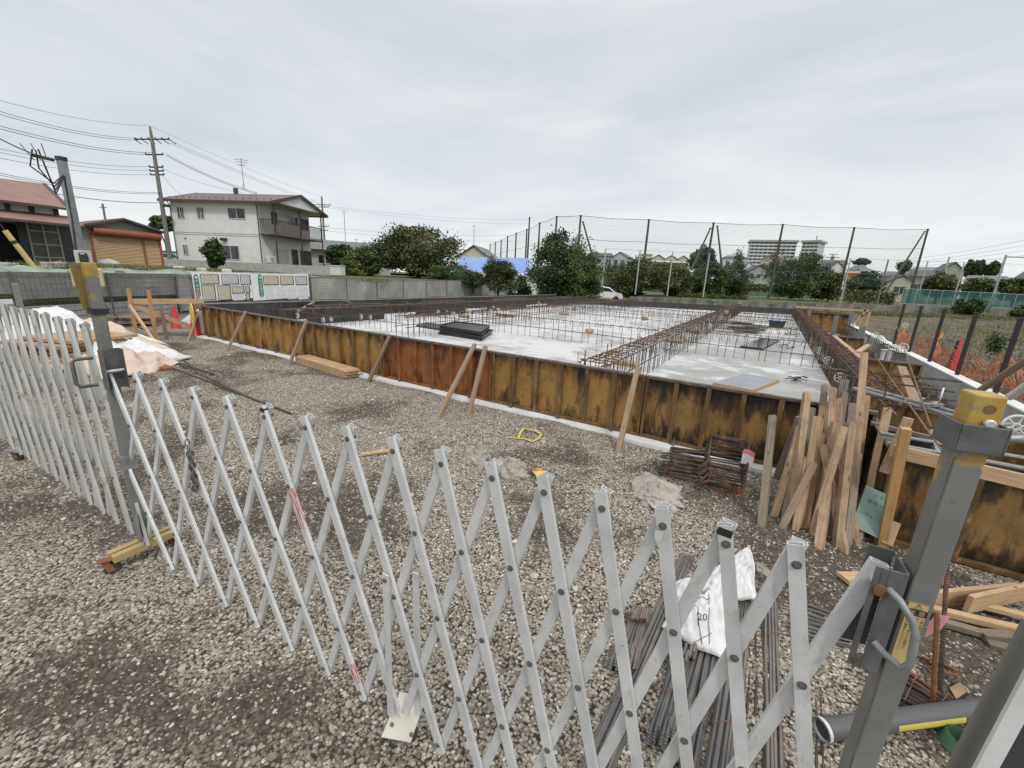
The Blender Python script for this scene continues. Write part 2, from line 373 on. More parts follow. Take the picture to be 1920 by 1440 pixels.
    M['ground_sheet'] = pm('pale_green_ground_sheet', (.10, .135, .095), (.30, .38, .30), 1.1, .7, c3=(.06, .075, .055), s3=3, t3=.56)
    M['car_paint'] = pm('white_car_paint', (.74, .74, .74), (.78, .78, .78), 6, .25)
    M['asphalt'] = pm('asphalt', (.05, .05, .05), (.08, .078, .075), 4, .9)
mats()
# ------------------------------------------------------------------ ground
FX0, FX1, FY = -12.75, 0.62, 5.14         # front form line
WA, WB = Vector((8.1, 54.7, 0)), Vector((23.3, 68.4, 0))   # foot of the far block wall
def sst(a, b, x): t = min(1, max(0, (x-a)/(b-a))); return t*t*(3-2*t)
def lumpy(x, y):
    return .022*math.sin(x*1.7+.6*math.sin(y*2.3))*math.sin(y*1.9+1.1*math.sin(x*.9)) + .012*math.sin(x*5.1+y*1.3)*math.sin(y*4.7-x*.8) + .006*math.sin(x*11.3-y*3)*math.sin(y*12.1)
def gh(x, y):
    z = -.125 + .085*sst(.6, 4.6, y) + lumpy(x, y)*(1 if y < 5 else .6)
    z -= .07*sst(.5, 1.0, x)*sst(3.3, 4.2, y)
    z -= .22*sst(1.0, 1.5, x)*sst(5.0, 5.8, y)*(1-.95*sst(5.8, 9.0, y)) - .10*sst(1.6, 2.2, x)*sst(7, 10, y)
    return z
BLOBS = ((.75, 3.75, 1.0, .30), (2.3, 7.0, 2.6, .5), (2.3, 11.5, 3.2, .5), (-8.6, 3.2, 1.6, .16), (1.2, 2.9, .7, .2), (-3.2, 2.0, 1.0, .10))
def ground_mats():
    n = NT('gravel_bed'); o = n.coord('Object')
    mk = n.noise(o, .9, 5, .6)
    for (bx, by, br, bs) in BLOBS:
        vd = n.N.new('ShaderNodeVectorMath'); vd.operation = 'DISTANCE'; n.link(o, vd.inputs[0]); vd.inputs[1].default_value = (bx, by, -.1)
        mk = n.math('ADD', mk, n.math('MULTIPLY', n.math('SUBTRACT', 1.0, n.math('DIVIDE', vd.outputs['Value'], br), True), bs))
    mask = n.ramp(mk, [(.50, 0), (.60, 1)])
    v = n.voro(o, 58, 'Color'); d = n.voro(o, 58, 'Distance')
    g = n.sep(v)[0]
    st = n.ramp(g, [(0, (.16, .135, .105)), (.5, (.32, .275, .215)), (.85, (.43, .385, .315)), (1, (.60, .57, .52))])
    st = n.mix(n.ramp(d, [(.42, 0), (.70, 1)]), st, (.034, .027, .020))
    dirt = n.ramp(n.noise(o, 24, 6, .65), [(.35, (.030, .023, .016)), (.58, (.078, .060, .043)), (.74, (.22, .18, .135))])
    col = n.mix(n.math('MULTIPLY', mask, .88), st, dirt)
    col = n.mix(n.ramp(n.noise(o, .35, 4, .6), [(.55, 0), (.75, .35)]), col, (.13, .108, .085))
    n.bump(n.math('ADD', n.math('MULTIPLY', n.math('MULTIPLY', d, d), -1.2), n.math('MULTIPLY', n.noise(o, 70, 5, .65), .9)), .8, .012)
    MT['gravel_bed'] = n.done(col, .95)
    n = NT('field_soil'); o = n.coord('Object', (1, 1, 1)); a = n.noise(n.coord('Object', (.25, 1.4, 1), (0, 0, R_(-48))), 1.3, 6, .65)
    b = n.noise(o, 7, 6, .7)
    col = n.ramp(a, [(.36, (.060, .047, .034)), (.50, (.105, .084, .058)), (.57, (.175, .155, .085)), (.70, (.235, .205, .12))])
    col = n.mix(n.ramp(b, [(.4, 0), (.75, .8)]), col, (.06, .05, .036))
    n.bump(n.noise(o, 9, 6, .7), .8, .08)
    MT['field'] = n.done(col, .95)
    n = NT('rough_grass_ground'); o = n.coord('Object')
    col = n.ramp(n.noise(o, .8, 7, .7), [(.35, (.055, .065, .025)), (.55, (.10, .115, .04)), (.7, (.17, .16, .075))])
    n.bump(n.noise(o, 8, 5, .7), .6, .1); MT['ground'] = n.done(col, .95)
ground_mats()
def sheet(name, mat, x0, x1, y0, y1, st, fn):
    nx, ny = max(1, round((x1-x0)/st)), max(1, round((y1-y0)/st))
    m = MB().grid(lambda u, v: (x0+(x1-x0)*u, y0+(y1-y0)*v, fn(x0+(x1-x0)*u, y0+(y1-y0)*v)), nx, ny)
    return tag(m.build(name, mat, smooth=True, angle=180), kind='structure')
sheet('ground', MT['ground'], -900, 900, -60, 1200, 60, lambda x, y: -.45)
sheet('gravel_ground', MT['gravel_bed'], -23.2, 3.05, -5, 36, .16, gh)
def fieldz(x, y): return -.06 + .05*math.sin(x*.9+y*.7)*math.sin(y*.8) + .02*math.sin(x*4.1)*math.sin(y*3.7+x)
sheet('field', MT['field'], 3.3, 75, -4, 92, .6, fieldz)
# the same crushed stone reaching past the far end of the slab
sheet('dirt_path', MT['gravel_bed'], -40, 3.29, 36.01, 70, 1.0, lambda x, y: -.05-.45*sst(36.5, 41, y)+lumpy(x, y))

def gravel():
    m = MB(); x0, x1, y0, y1 = -11.5, 2.9, -.2, 5.0
    nx, ny = 110, 40
    m.grid(lambda u, v: (x0+(x1-x0)*u, y0+(y1-y0)*v, gh(x0+(x1-x0)*u, y0+(y1-y0)*v)-.003), nx, ny)
    o = m.build('gravel', MT['stone'])
    tag(o, 'loose pale crushed stone covering the ground inside the gate', 'gravel', kind='stuff')
    ng = bpy.data.node_groups.new('scatter_stones', 'GeometryNodeTree')
    ng.interface.new_socket('Geometry', in_out='INPUT', socket_type='NodeSocketGeometry')
    ng.interface.new_socket('Geometry', in_out='OUTPUT', socket_type='NodeSocketGeometry')
    N = ng.nodes; L = lambda a, b: ng.links.new(a, b)
    gi = N.new('NodeGroupInput'); go = N.new('NodeGroupOutput')
    pos = N.new('GeometryNodeInputPosition')
    nz = N.new('ShaderNodeTexNoise'); nz.inputs['Scale'].default_value = .9; nz.inputs['Detail'].default_value = 5; nz.inputs['Roughness'].default_value = .6
    L(pos.outputs[0], nz.inputs['Vector'])
    def mr(src, a, b, c, d):
        k = N.new('ShaderNodeMapRange'); k.inputs[1].default_value = a; k.inputs[2].default_value = b; k.inputs[3].default_value = c; k.inputs[4].default_value = d
        L(src, k.inputs[0]); return k.outputs[0]
    def mt(op, a, b):
        k = N.new('ShaderNodeMath'); k.operation = op
        for i, x in ((0, a), (1, b)):
            if isinstance(x, (int, float)): k.inputs[i].default_value = x
            else: L(x, k.inputs[i])
        return k.outputs[0]
    mkv = nz.outputs[0]
    for (bx, by, br, bs) in BLOBS:
        vd = N.new('ShaderNodeVectorMath'); vd.operation = 'DISTANCE'; L(pos.outputs[0], vd.inputs[0]); vd.inputs[1].default_value = (bx, by, -.1)
        q = N.new('ShaderNodeMath'); q.operation = 'SUBTRACT'; q.use_clamp = True; q.inputs[0].default_value = 1.0; L(mt('DIVIDE', vd.outputs['Value'], br), q.inputs[1])
        mkv = mt('ADD', mkv, mt('MULTIPLY', q.outputs[0], bs))
    vl = N.new('ShaderNodeVectorMath'); vl.operation = 'LENGTH'; L(pos.outputs[0], vl.inputs[0])
    fall = mr(vl.outputs['Value'], 3.0, 11.0, 1.0, .5)
    def layer(dens, smin, smax, mlow, seed, sink):
        dp = N.new('GeometryNodeDistributePointsOnFaces'); L(gi.outputs[0], dp.inputs['Mesh'])
        dp.inputs['Seed'].default_value = seed
        L(mt('MULTIPLY', mt('MULTIPLY', mr(mkv, .49, .58, dens, dens*mlow), fall), 1.0), dp.inputs['Density'])
        jg = N.new('GeometryNodeJoinGeometry')
        for k in range(6):
            ic = N.new('GeometryNodeMeshIcoSphere'); ic.inputs['Radius'].default_value = 1; ic.inputs['Subdivisions'].default_value = 2 if (k % 2 and smax > .01) else 1
            sp = N.new('GeometryNodeSetPosition'); L(ic.outputs[0], sp.inputs[0])
            p2 = N.new('GeometryNodeInputPosition'); vr = N.new('ShaderNodeTexVoronoi'); vr.feature = 'F1'; vr.distance = 'EUCLIDEAN'
            ad = N.new('ShaderNodeVectorMath'); ad.operation = 'ADD'; ad.inputs[1].default_value = (k*7.3+seed, k*3.1, k*1.7); L(p2.outputs[0], ad.inputs[0])
            L(ad.outputs[0], vr.inputs['Vector']); vr.inputs['Scale'].default_value = .95
            n2 = N.new('ShaderNodeTexNoise'); L(ad.outputs[0], n2.inputs['Vector']); n2.inputs['Scale'].default_value = 1.6; n2.inputs['Detail'].default_value = 3
            f = mt('ADD', mr(vr.outputs['Distance'], 0, .9, 1.2, .72), mr(n2.outputs[0], .3, .7, -.26, .26))
            scv = N.new('ShaderNodeVectorMath'); scv.operation = 'SCALE'; L(p2.outputs[0], scv.inputs[0]); L(f, scv.inputs['Scale'])
            fl = N.new('ShaderNodeVectorMath'); fl.operation = 'MULTIPLY'; fl.inputs[1].default_value = (1, .62+.06*k, .58+.04*((k*3) % 4)); L(scv.outputs[0], fl.inputs[0])
            L(fl.outputs[0], sp.inputs['Position'])
            ss = N.new('GeometryNodeSetShadeSmooth'); ss.inputs['Shade Smooth'].default_value = False; L(sp.outputs[0], ss.inputs[0])
            sm = N.new('GeometryNodeSetMaterial'); sm.inputs['Material'].default_value = MT['stone']; L(ss.outputs[0], sm.inputs[0])
            g2 = N.new('GeometryNodeGeometryToInstance'); L(sm.outputs[0], g2.inputs[0]); L(g2.outputs[0], jg.inputs[0])
        ip = N.new('GeometryNodeInstanceOnPoints'); L(dp.outputs[0], ip.inputs['Points']); L(jg.outputs[0], ip.inputs['Instance'])
        ip.inputs['Pick Instance'].default_value = True
        rv = N.new('FunctionNodeRandomValue'); rv.data_type = 'FLOAT_VECTOR'; rv.inputs[0].default_value = (-.5, -.5, -3.14); rv.inputs[1].default_value = (.5, .5, 3.14)
        L(rv.outputs[0], ip.inputs['Rotation'])
        rs = N.new('FunctionNodeRandomValue'); rs.data_type = 'FLOAT'; rs.inputs[2].default_value = 0; rs.inputs[3].default_value = 1; rs.inputs['Seed'].default_value = 5
        p3 = mt('POWER', rs.outputs[1], 1.8)
        L(mr(p3, 0, 1, smin, smax), ip.inputs['Scale'])
        return ip
    j2 = N.new('GeometryNodeJoinGeometry')
    L(layer(3300, .0070, .0150, .30, 1, 0).outputs[0], j2.inputs[0])
    L(layer(3000, .0035, .0070, .70, 3, 0).outputs[0], j2.inputs[0])
    L(layer(34, .018, .032, .45, 9, 0).outputs[0], j2.inputs[0])
    L(j2.outputs[0], go.inputs[0])
    o.modifiers.new('stones', 'NODES').node_group = ng
gravel()

# ------------------------------------------------------------------ foundation: slab, footing, steel forms
SZ = .26
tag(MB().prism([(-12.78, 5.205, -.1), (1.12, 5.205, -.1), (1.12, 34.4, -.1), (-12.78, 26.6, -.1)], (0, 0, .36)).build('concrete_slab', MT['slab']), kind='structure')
def footing():
    m = MB(); n = 60
    def edge(x): return 4.985+.02*math.sin(x*2.1)+.015*math.sin(x*7.3)+.01*math.sin(x*19)
    xs = [FX0-.1+(FX1-FX0+.15)*i/n for i in range(n+1)]
    top = [(x, edge(x), -.012+.004*math.sin(x*9)) for x in xs]; bk = [(x, 5.3, -.004) for x in xs]; lo = [(x, edge(x)-.03, -.2) for x in xs]
    vs = top+bk+lo; k = n+1
    fs = [(i, i+1, k+i+1, k+i) for i in range(n)]+[(2*k+i, 2*k+i+1, i+1, i) for i in range(n)]
    m.add(vs, fs); tag(m.build('footing_strip', MT['concrete_white']), kind='structure')
footing()
def panel(m_face, m_rib, x0, x1, y, z0=0, z1=.79, nr=6, ax='x', face=-1, parent=None, name='form_panel', rib_w=.05, d=.055):
    """steel form panel with vertical ribs, seen from the side 'face'"""
    m = MB()
    def b(u0, u1, w0, w1, za, zb, mi):
        c = ((u0+u1)/2, y-face*(w0+w1)/2, (za+zb)/2); s = (abs(u1-u0), abs(w1-w0), zb-za)
        if ax == 'y': c = (y-face*(w0+w1)/2, (u0+u1)/2, c[2]); s = (s[1], s[0], s[2])
        m.box(c, s, 0, mi)
    b(x0, x1, d, d+.006, z0+.004, z1-.004, 0)
    for i in range(nr+1):
        u = x0+.005+(x1-x0-.01)*i/nr; w = rib_w*(.55 if i in (0, nr) else 1)
        u0, u1 = (u, u+w) if i == 0 else (u-w, u) if i == nr else (u-w/2, u+w/2)
        b(u0, u1, .004 if i % 2 else .0, d-.001, z0+.032, z1-.032, 1)
    b(x0+.002, x1-.002, -.002, d-.0005, z0, z0+.03, 1); b(x0+.002, x1-.002, -.002, d+.014, z1-.03, z1, 2)
    return m.build(name, [m_face, m_rib, MT['form_edge']], parent, bevel=0)
F = MT
fw = thing('steel_formwork', 'long rusty steel formwork wall along the front of the slab', 'formwork', (FX0, FY, 0))
cuts = [-12.75, -10.75, -8.35, -5.9, -3.48, -1.18, .62]
fm = [('form_ochre', 'rib'), ('form_ochre', 'form_ochre'), ('form_ochre', 'rib'), ('form_red', 'form_red'), ('form_ochre', 'rib'), ('form_dark', 'rib')]
lab = [None, None, None, 'red rusted form panel', None, 'dark oil-stained form panel']
for i in range(6):
    o = panel(F[fm[i][0]], F[fm[i][1]], cuts[i]+.003, cuts[i+1]-.003, FY, parent=fw, nr=5 if i in (0, 5) else 6)
    if lab[i]: o['label'] = lab[i]
for x in np.arange(FX0+.3, FX1, .78):       # wedge clips along the bottom
    MB().box((x, FY-.03, .025), (.04, .05, .05)).box((x, FY-.02, .055), (.018, .02, .05)).build('wedge_clip', F['bolt'], fw)

# ------------------------------------------------------------------ folding lattice gates
GA, GB = Vector((-3.078, .871, 0)), Vector((.1415, 1.094, 0))
GT = (GB-GA).normalized(); GN = Vector((GT.y, -GT.x, 0))            # GN looks at the camera side
TOPX = [-3.444, -3.078, -2.784, -2.472, -2.164, -1.871, -1.591, -1.342, -1.105, -.886, -.682, -.500, -.321, -.156, -.005, .143, .290, .437]
def gpt(x, z, off=0): return GA + GT*((x-GA.x)/GT.x) + Vector((0, 0, z)) + GN*off
def topz(x): return 1.232 + .068*sst(-3.4, .2, x)
ZB = -.055
def bolt_mesh():
    pass
def lattice(root, tops, zt, zb, span, pt, clipL, clipR, mat, caps=()):
    """bars leaning one way in front, the other way behind; pt(x, z, off) gives the place"""
    n = len(tops); W, T = .034, .015
    fr = []; rr = []
    for i in range(-2, n+2):
        def X(k): return tops[k] if 0 <= k < n else (tops[0]-(tops[1]-tops[0])*(-k) if k < 0 else tops[-1]+(tops[-1]-tops[-2])*(k-n+1))
        for kind in (0, 1):
            xt = X(i); xb = X(i+span) if kind == 0 else X(i-span)
            za, zc = zt(xt), zb
            # clip at the posts
            def clip(x): return (x-xt)/(xb-xt)
            t0, t1 = 0.0, 1.0
            for lim, sgn in ((clipL, 1), (clipR, -1)):
                if (xt-lim)*sgn < -1e-6: t0 = max(t0, clip(lim))
                if (xb-lim)*sgn < -1e-6: t1 = min(t1, clip(lim))
            if t1-t0 < .2: continue
            P = lambda t, xt=xt, xb=xb, za=za, zc=zc: (xt+(xb-xt)*t, za+(zc-za)*t)
            a, b = P(t0-(.02 if t0 == 0 else -.0)), P(t1+(.015 if t1 == 1 else 0))
            off = .0105 if kind == 0 else -.0105
            m = MB().rtube(pt(*a, off), pt(*b, off), W, T, GN)
            o = m.build('lattice_bar', mat, root)
            (fr if kind == 0 else rr).append((i, P, t0, t1))
    bx = Vector(pt(tops[2], .6)); proto = None
    for i, P, a0, a1 in fr:
        for j, Q, b0, b1 in rr:
            p0, p1 = P(0), P(1); q0, q1 = Q(0), Q(1)
            den = (p1[0]-p0[0])*(q1[1]-q0[1])-(p1[1]-p0[1])*(q1[0]-q0[0])
            if abs(den) < 1e-6: continue
            t = ((q0[0]-p0[0])*(q1[1]-q0[1])-(q0[1]-p0[1])*(q1[0]-q0[0]))/den
            x, z = P(t); u = ((x-q0[0])/(q1[0]-q0[0]))
            if not (a0-.02 <= t <= a1+.02 and b0-.02 <= u <= b1+.02): continue
            t = min(max(t, .016), .985); x, z = P(t)
            if proto is None:
                m = MB(); c = Vector(pt(x, z))
                m.disc(c+GN*.0195, .0105, GN, 12, .003, 0).disc(c+GN*.0225, .0068, GN, 10, .005, 0)
                m.disc(c-GN*.0195, .008, GN, 10, .004, 0).disc(c, .009, GN, 10, .006, 1)
                proto = m.build('pivot_bolt', [F['bolt'], F['white_plastic']], root, smooth=True); c0 = c
            else:
                k = proto.copy(); COL.objects.link(k); k.location = Vector(pt(x, z))-c0
    return root
gate = thing('lattice_gate', 'pale aluminium folding lattice gate stretched between the two grey posts', 'gate', (-3.444, .846, -.125))
lattice(gate, TOPX[:17], topz, ZB, 2, gpt, -3.444, .290, F['alu'])
def castor(root, p, ang):
    p = Vector(p); c = Matrix.Rotation(ang, 3, 'Z'); m = MB()
    o = MB().disc(p+Vector((0, 0, .045)), .042, c @ Vector((0, 1, 0)), 20, .026).build('castor_wheel', F['rubber'], root, smooth=True)
    m = MB()
    for s in (-1, 1): m.bar(p+c @ Vector((0, s*.018, .03)), p+c @ Vector((-.03, s*.018, .115)), .004, .04, c @ Vector((1, 0, 0)))
    m.box(p+c @ Vector((-.03, 0, .118)), (.07, .06, .006), c).disc(p+Vector((0, 0, .045)), .008, c @ Vector((0, 1, 0)), 8, .05)
    m.build('castor_fork', F['rust'], root, bevel=.002)
def post_square(root, c, z0, z1, a, ang, name='gate_post', mat='post'):
    rot = Matrix.Rotation(ang, 3, 'Z')
    return MB().box((c[0], c[1], (z0+z1)/2), (a, a, z1-z0), rot).build(name, F[mat], root, bevel=.004)
# left post with its castor base
LP = Vector((-3.444, .846, 0)); GAng = math.atan2(GT.y, GT.x)
rotL = Matrix.Rotation(GAng, 3, 'Z')
def lp(u, v, z): return LP + rotL @ Vector((u, v, 0)) + Vector((0, 0, z))
post_square(gate, LP, -.01, 1.865, .056, GAng, mat='post_worn')
MB().bar(lp(-.045, -.045, 1.86), lp(-.03, -.03, 1.60), .06, .004, rotL @ Vector((1, .4, 0))).build('side_plate', F['mustard'], gate)
MB().box(lp(0, 0, 1.585), (.078, .078, .035), rotL).build('collar', F['black'], gate, bevel=.003)
def channel(root, c, rot, w, d, h, z, mat, t=.004, name='bracket', openx=1):
    m = MB(); c = Vector(c)
    for s in (-1, 1): m.box(c+rot @ Vector((0, s*(d/2-t/2), 0))+Vector((0, 0, z)), (w, t, h), rot)
    m.box(c+rot @ Vector((-openx*(w/2-t/2), 0, 0))+Vector((0, 0, z)), (t, d-2*t-.001, h), rot)
    return m.build(name, mat, root, bevel=.0015)
channel(gate, lp(.062, 0, 0), rotL, .066, .10, .25, 1.235, F['galv_dark'])
channel(gate, lp(.055, 0, 0), rotL, .055, .075, .2, .16, F['galv'])
MB().box(lp(0, 0, .60), (.07, .07, .1), rotL).build('sleeve', F['galv'], gate, bevel=.002)
hd = [lp(-.05, -.05, 1.30), lp(-.06, -.13, 1.30), lp(-.06, -.145, 1.28), lp(-.06, -.145, 1.15), lp(-.06, -.13, 1.13), lp(-.05, -.05, 1.13)]
MB().tube(hd, .011, 10).build('handle', F['galv_dark'], gate, smooth=True)
MB().tube([lp(.06, -.05, 1.225), lp(.06, .05, 1.225)], .009, 10).build('axle_pin', F['white_plastic'], gate, smooth=True)
MB().box(lp(.02, -.035, -.012), (.09, .04, .045), rotL @ Matrix.Rotation(1.57, 3, 'Z')).build('sill', F['galv'], gate)
for s in (-1, 1):
    MB().box(lp(.02+s*.033, -.01, -.005), (.042, .36, .05), rotL).build('castor_beam', F['yellow_paint'], gate, bevel=.004)
castor(gate, lp(.02, -.19, -.13), 1.2); castor(gate, lp(.02, .16, -.13), .4)
# right post
RP = Vector((.366, 1.117, 0)); RA = .155; rotR = Matrix.Rotation(RA, 3, 'Z')
def rp(u, v, z): return RP + rotR @ Vector((u, v, 0)) + Vector((0, 0, z))
post_square(gate, RP, -.13, 1.728, .0477, RA)
MB().bar(rp(-.0232, -.0242, -.1), rp(-.0232, -.0242, 1.60), .0022, .0016, rotR @ Vector((1, 0, 0))).build('weld_seam', F['galv_dark'], gate)
# middle support leg with foot plate
def midleg():
    x = -1.128
    for s, dx in ((1, -.012), (-1, .085)):
        MB().bar(gpt(x+dx, .72, s*.034), gpt(x+dx+.0, -.02, s*.034), .032, .006, GN).build('support_strap', F['alu'], gate)
    MB().box(gpt(x+.04, -.025), (.13, .2, .006), Matrix.Rotation(GAng+.35, 3, 'Z')).build('foot_plate', F['board_pale'], gate, bevel=.001)
    for dx, dy in ((.04, -.05), (-.02, .06), (.08, .05)):
        MB().disc(gpt(x+.04+dx, -.018, dy), .008, (0, 0, 1), 8, .01).build('plate_bolt', F['rust'], gate)
    MB().disc(gpt(x-.012, .695, .04), .009, GN, 12, .006).build('strap_bolt', F['rust'], gate)
    castor(gate, gpt(x+.06, -.15), .5)
midleg()
# ------------------------------------------------------------------ reinforcement standing on the slab
RB = .0075
def stirrup_mb(x0, x1, y, z0, z1, ax):
    """an inverted U with hooked legs, across the beam"""
    P = (lambda u, z: (u, y, z)) if ax == 'y' else (lambda u, z: (y, u, z))
    return MB().tube([P(x0, z0), P(x0, z1-.03), P(x0+.03, z1), P(x1-.03, z1), P(x1, z1-.03), P(x1, z0)], RB, 5)
def copies(o, n, step):
    for i in range(1, n):
        k = o.copy(); COL.objects.link(k); k.location = Vector(step)*i + Vector((rnd(-.012, .012), rnd(-.012, .012), rnd(-.012, .008)))
def beam(x0, x1, y0, y1, label, z0=SZ, z1=.80, step=.20, mat='rebar'):
    r = thing('rebar_cage', label, 'rebar cage', ((x0+x1)/2, y0, z0), 'rebar cages standing along the slab')
    nn = int((y1-y0)/step)+1; n = nn
    o = stirrup_mb(x0, x1, y0, z0, z1, 'y').build('stirrup', F[mat], r); copies(o, min(nn, 95), (0, step, 0))
    if nn > 95:
        m = MB()
        for k in range(95, nn): s = stirrup_mb(x0, x1, y0+step*k, z0, z1, 'y'); m.add(s.v, s.f, 0, s.uv)
        tag(m.build('stirrup', F[mat], r), kind='stuff')
    m = MB()
    for k in range(int((y1-y0)*7)):
        c = Vector((rnd(x0, x1), rnd(y0, y1), z1-rnd(-.02, .06))); a = rnd(0, 3.14); d = Vector((math.cos(a), math.sin(a), rnd(-.4, .4)))*rnd(.03, .09)
        m.tube([c-d, c+Vector((0, 0, .015)), c+d], rnd(.006, .014), 4)
    m.build('tie_wire', F['rebar_rust'], r)
    for x in (x0+.012, x1-.012):
        for z in (z1-.015, z0+.27): MB().tube([(x, y0-.1, z), (x+.01, (y0+y1)/2, z-.01), (x, y0+step*n, z)], RB*1.25, 5).build('long_bar', F[mat], r)
    for k, z in ((.33, z1-.01), (.66, z1-.012)): MB().tube([(x0+(x1-x0)*k, y0, z), (x0+(x1-x0)*k, y0+step*n, z)], RB, 5).build('long_bar', F['rebar_rust'], r)
    o = MB().tube([(x0+.02, y0+.1, z1-.2), (x0+.02, y0+.1, z1+.13)], .009, 5).build('marker_bar', F['rebar_rust'], r); copies(o, int((y1-y0)/.9), (0, .9, 0))
    return r
def row(y, x0, x1, label, z0=SZ, z1=.82, step=.215, ax='x'):
    a = (lambda u, v, z: (u, v, z)) if ax == 'x' else (lambda u, v, z: (v, u, z))
    r = thing('rebar_row', label, 'rebar row', a((x0+x1)/2, y, z0), 'rows of rebar uprights across the slab')
    n = int((x1-x0)/step)+1
    o = MB().tube([a(x0+.05, y, z0), a(x0+.05, y, z1-.02), a(x0+.04, y, z1), a(x0+.0, y, z1+.003), a(x0-.02, y, z1-.02), a(x0-.022, y, z1-.10)], RB*.9, 5).build('upright', F['rebar'], r)
    for i in range(1, n):
        k = o.copy(); COL.objects.link(k); s = i*step+rnd(-.05, .05)
        k.location = Vector(a(s, 0, 0))
    for z in (z1-.02, z0+.27):
        MB().tube([a(x0-.1, y-.012, z), a((x0+x1)/2, y-.012, z+rnd(-.015, .01)), a(x1+.05, y-.012, z)], RB*1.1, 5).build('cross_bar', F['rebar'], r)
    return r
beam(-2.18, -1.76, 5.45, 31.6, 'long rusty rebar cage running down the middle of the slab right of its centre')
beam(-8.15, -7.72, 7.6, 28.6, 'rebar cage running down the slab left of its centre behind the stacked black forms')
beam(1.14, 1.40, 5.6, 32.4, 'rebar cage along the right edge of the slab beside the trench')
beam(-11.05, -10.75, 6.2, 26.8, 'rebar cage along the left edge of the slab in front of the black form boxes', step=.3)
bays = {'right': [(11.08, 'nearest, behind the grey board'), (14.4, 'just behind the glossy black board'), (18.6, 'in front of the plastic tub'), (21.0, 'close behind the plastic tub'), (23.5, 'second behind the plastic tub'), (26.0, 'third behind the plastic tub'), (28.4, 'last before the far end')],
        'middle': [(10.4, 'nearest, behind the wet patch with painted white glare'), (16.5, 'second from the front'), (19.0, 'third from the front'), (21.3, 'fourth from the front'), (23.8, 'last but one'), (26.4, 'last before the far end')],
        'left': [(8.05, 'in front of the stacked black forms'), (10.3, 'second from the front'), (14.5, 'fourth from the front'), (18.7, 'sixth from the front'), (22.7, 'last but one'), (12.3, 'third from the front'), (16.6, 'fifth from the front'), (20.7, 'seventh from the front'), (24.6, 'last before the far end')]}
for b, (x0, x1) in {'right': (-1.68, 1.0), 'middle': (-7.5, -2.3), 'left': (-10.6, -8.3)}.items():
    for y, t in bays[b]: row(y, x0, x1, 'rebar row across the %s bay of the slab, %s' % (b, t))
row(6.15, -12.4, -8.4, 'low rebar row close behind the left part of the front formwork', step=.25)
row(2.78, 13.5, 31, 'rusty rebar row along the curb side of the right trench', z0=.02, z1=.60, step=.25, ax='y')
# white spacer wheels
def wheel_mb(c, r=.075, ax=(0, 1, 0)):
    c = Vector(c); a = Vector(ax).normalized(); u = a.cross(Vector((0, 0, 1))).normalized(); v = Vector((0, 0, 1)); m = MB()
    for rr, w in ((r, .008), (.02, .007)):
        pts = [c+(u*math.cos(t)+v*math.sin(t))*rr for t in [2*math.pi*i/20 for i in range(20)]]; m.tube(pts, w, 5, closed=True)
    for k in range(6):
        t = k*math.pi/3+.3; d = u*math.cos(t)+v*math.sin(t); m.tube([c+d*.02, c+d*r], .006, 4)
    return m
wl = 'white plastic spoked spacer wheel clipped to the slab rebar'
wp = wheel_mb((0, 0, 0)).build('round_spacer', F['white_plastic'], loc=(0, 0, 0), smooth=True); tag(wp, wl, 'spacer wheel', 'spacer wheels on the slab rebar')
first = True
def wheel(x, y, z, rz=0, label=None):
    global first
    o = wp if first else wp.copy()
    if not first: COL.objects.link(o)
    first = False; o.location = (x, y, z); o.rotation_euler = (0, 0, rz)
    if label: o['label'] = label; 
for px, py in ((1345, 628), (1255, 687), (1237, 662), (1152, 715)): p = atX(px, py, -1.72); wheel(p.x, p.y, p.z, rnd(-.2, .2))
for px, py in ((1290, 630), (1330, 610), (1352, 594), (1362, 585)): p = atX(px, py, -1.72); wheel(p.x, p.y, p.z, rnd(-.2, .2))
for px, py in ((1530, 713), (1575, 708), (1553, 676), (1508, 650), (1537, 657), (1490, 605), (1500, 636)): p = atX(px, py, 1.12); wheel(p.x, p.y, p.z, rnd(-.3, .3))
for px, py in ((906, 628), (975, 613), (997, 617), (920, 585), (934, 582), (880, 583), (850, 590)): p = atX(px, py, -7.72); wheel(p.x, p.y, p.z, rnd(-.2, .2))
for px, py in ((606, 600), (621, 598), (677, 594), (694, 595), (724, 597), (747, 590), (792, 592), (811, 592), (821, 585), (837, 585), (558, 592), (925, 577), (1010, 568), (953, 578)): p = atX(px, py, -10.72); wheel(p.x, p.y, p.z, rnd(-.3, .3))
for px, py, y in ((1698, 610, 18), (1693, 652, 10), (1640, 628, 15)): p = atY(px, py, y); wheel(p.x, p.y, p.z, rnd(-.3, .3))
p = atY(1765, 742, 5.5); wheel(p.x, p.y, p.z, 1.3, 'white spoked spacer wheel standing edge-on on the trench form by the right gate post')
p = atY(1905, 803, 3.9); wheel(p.x, p.y, p.z+.01, .2, 'white spoked spacer wheel at the right frame edge beside the right gate post')
p = atY(1555, 757, 5.6); wheel(p.x, p.y, p.z, .5, 'white spoked spacer wheel half hidden behind the pile of stakes')
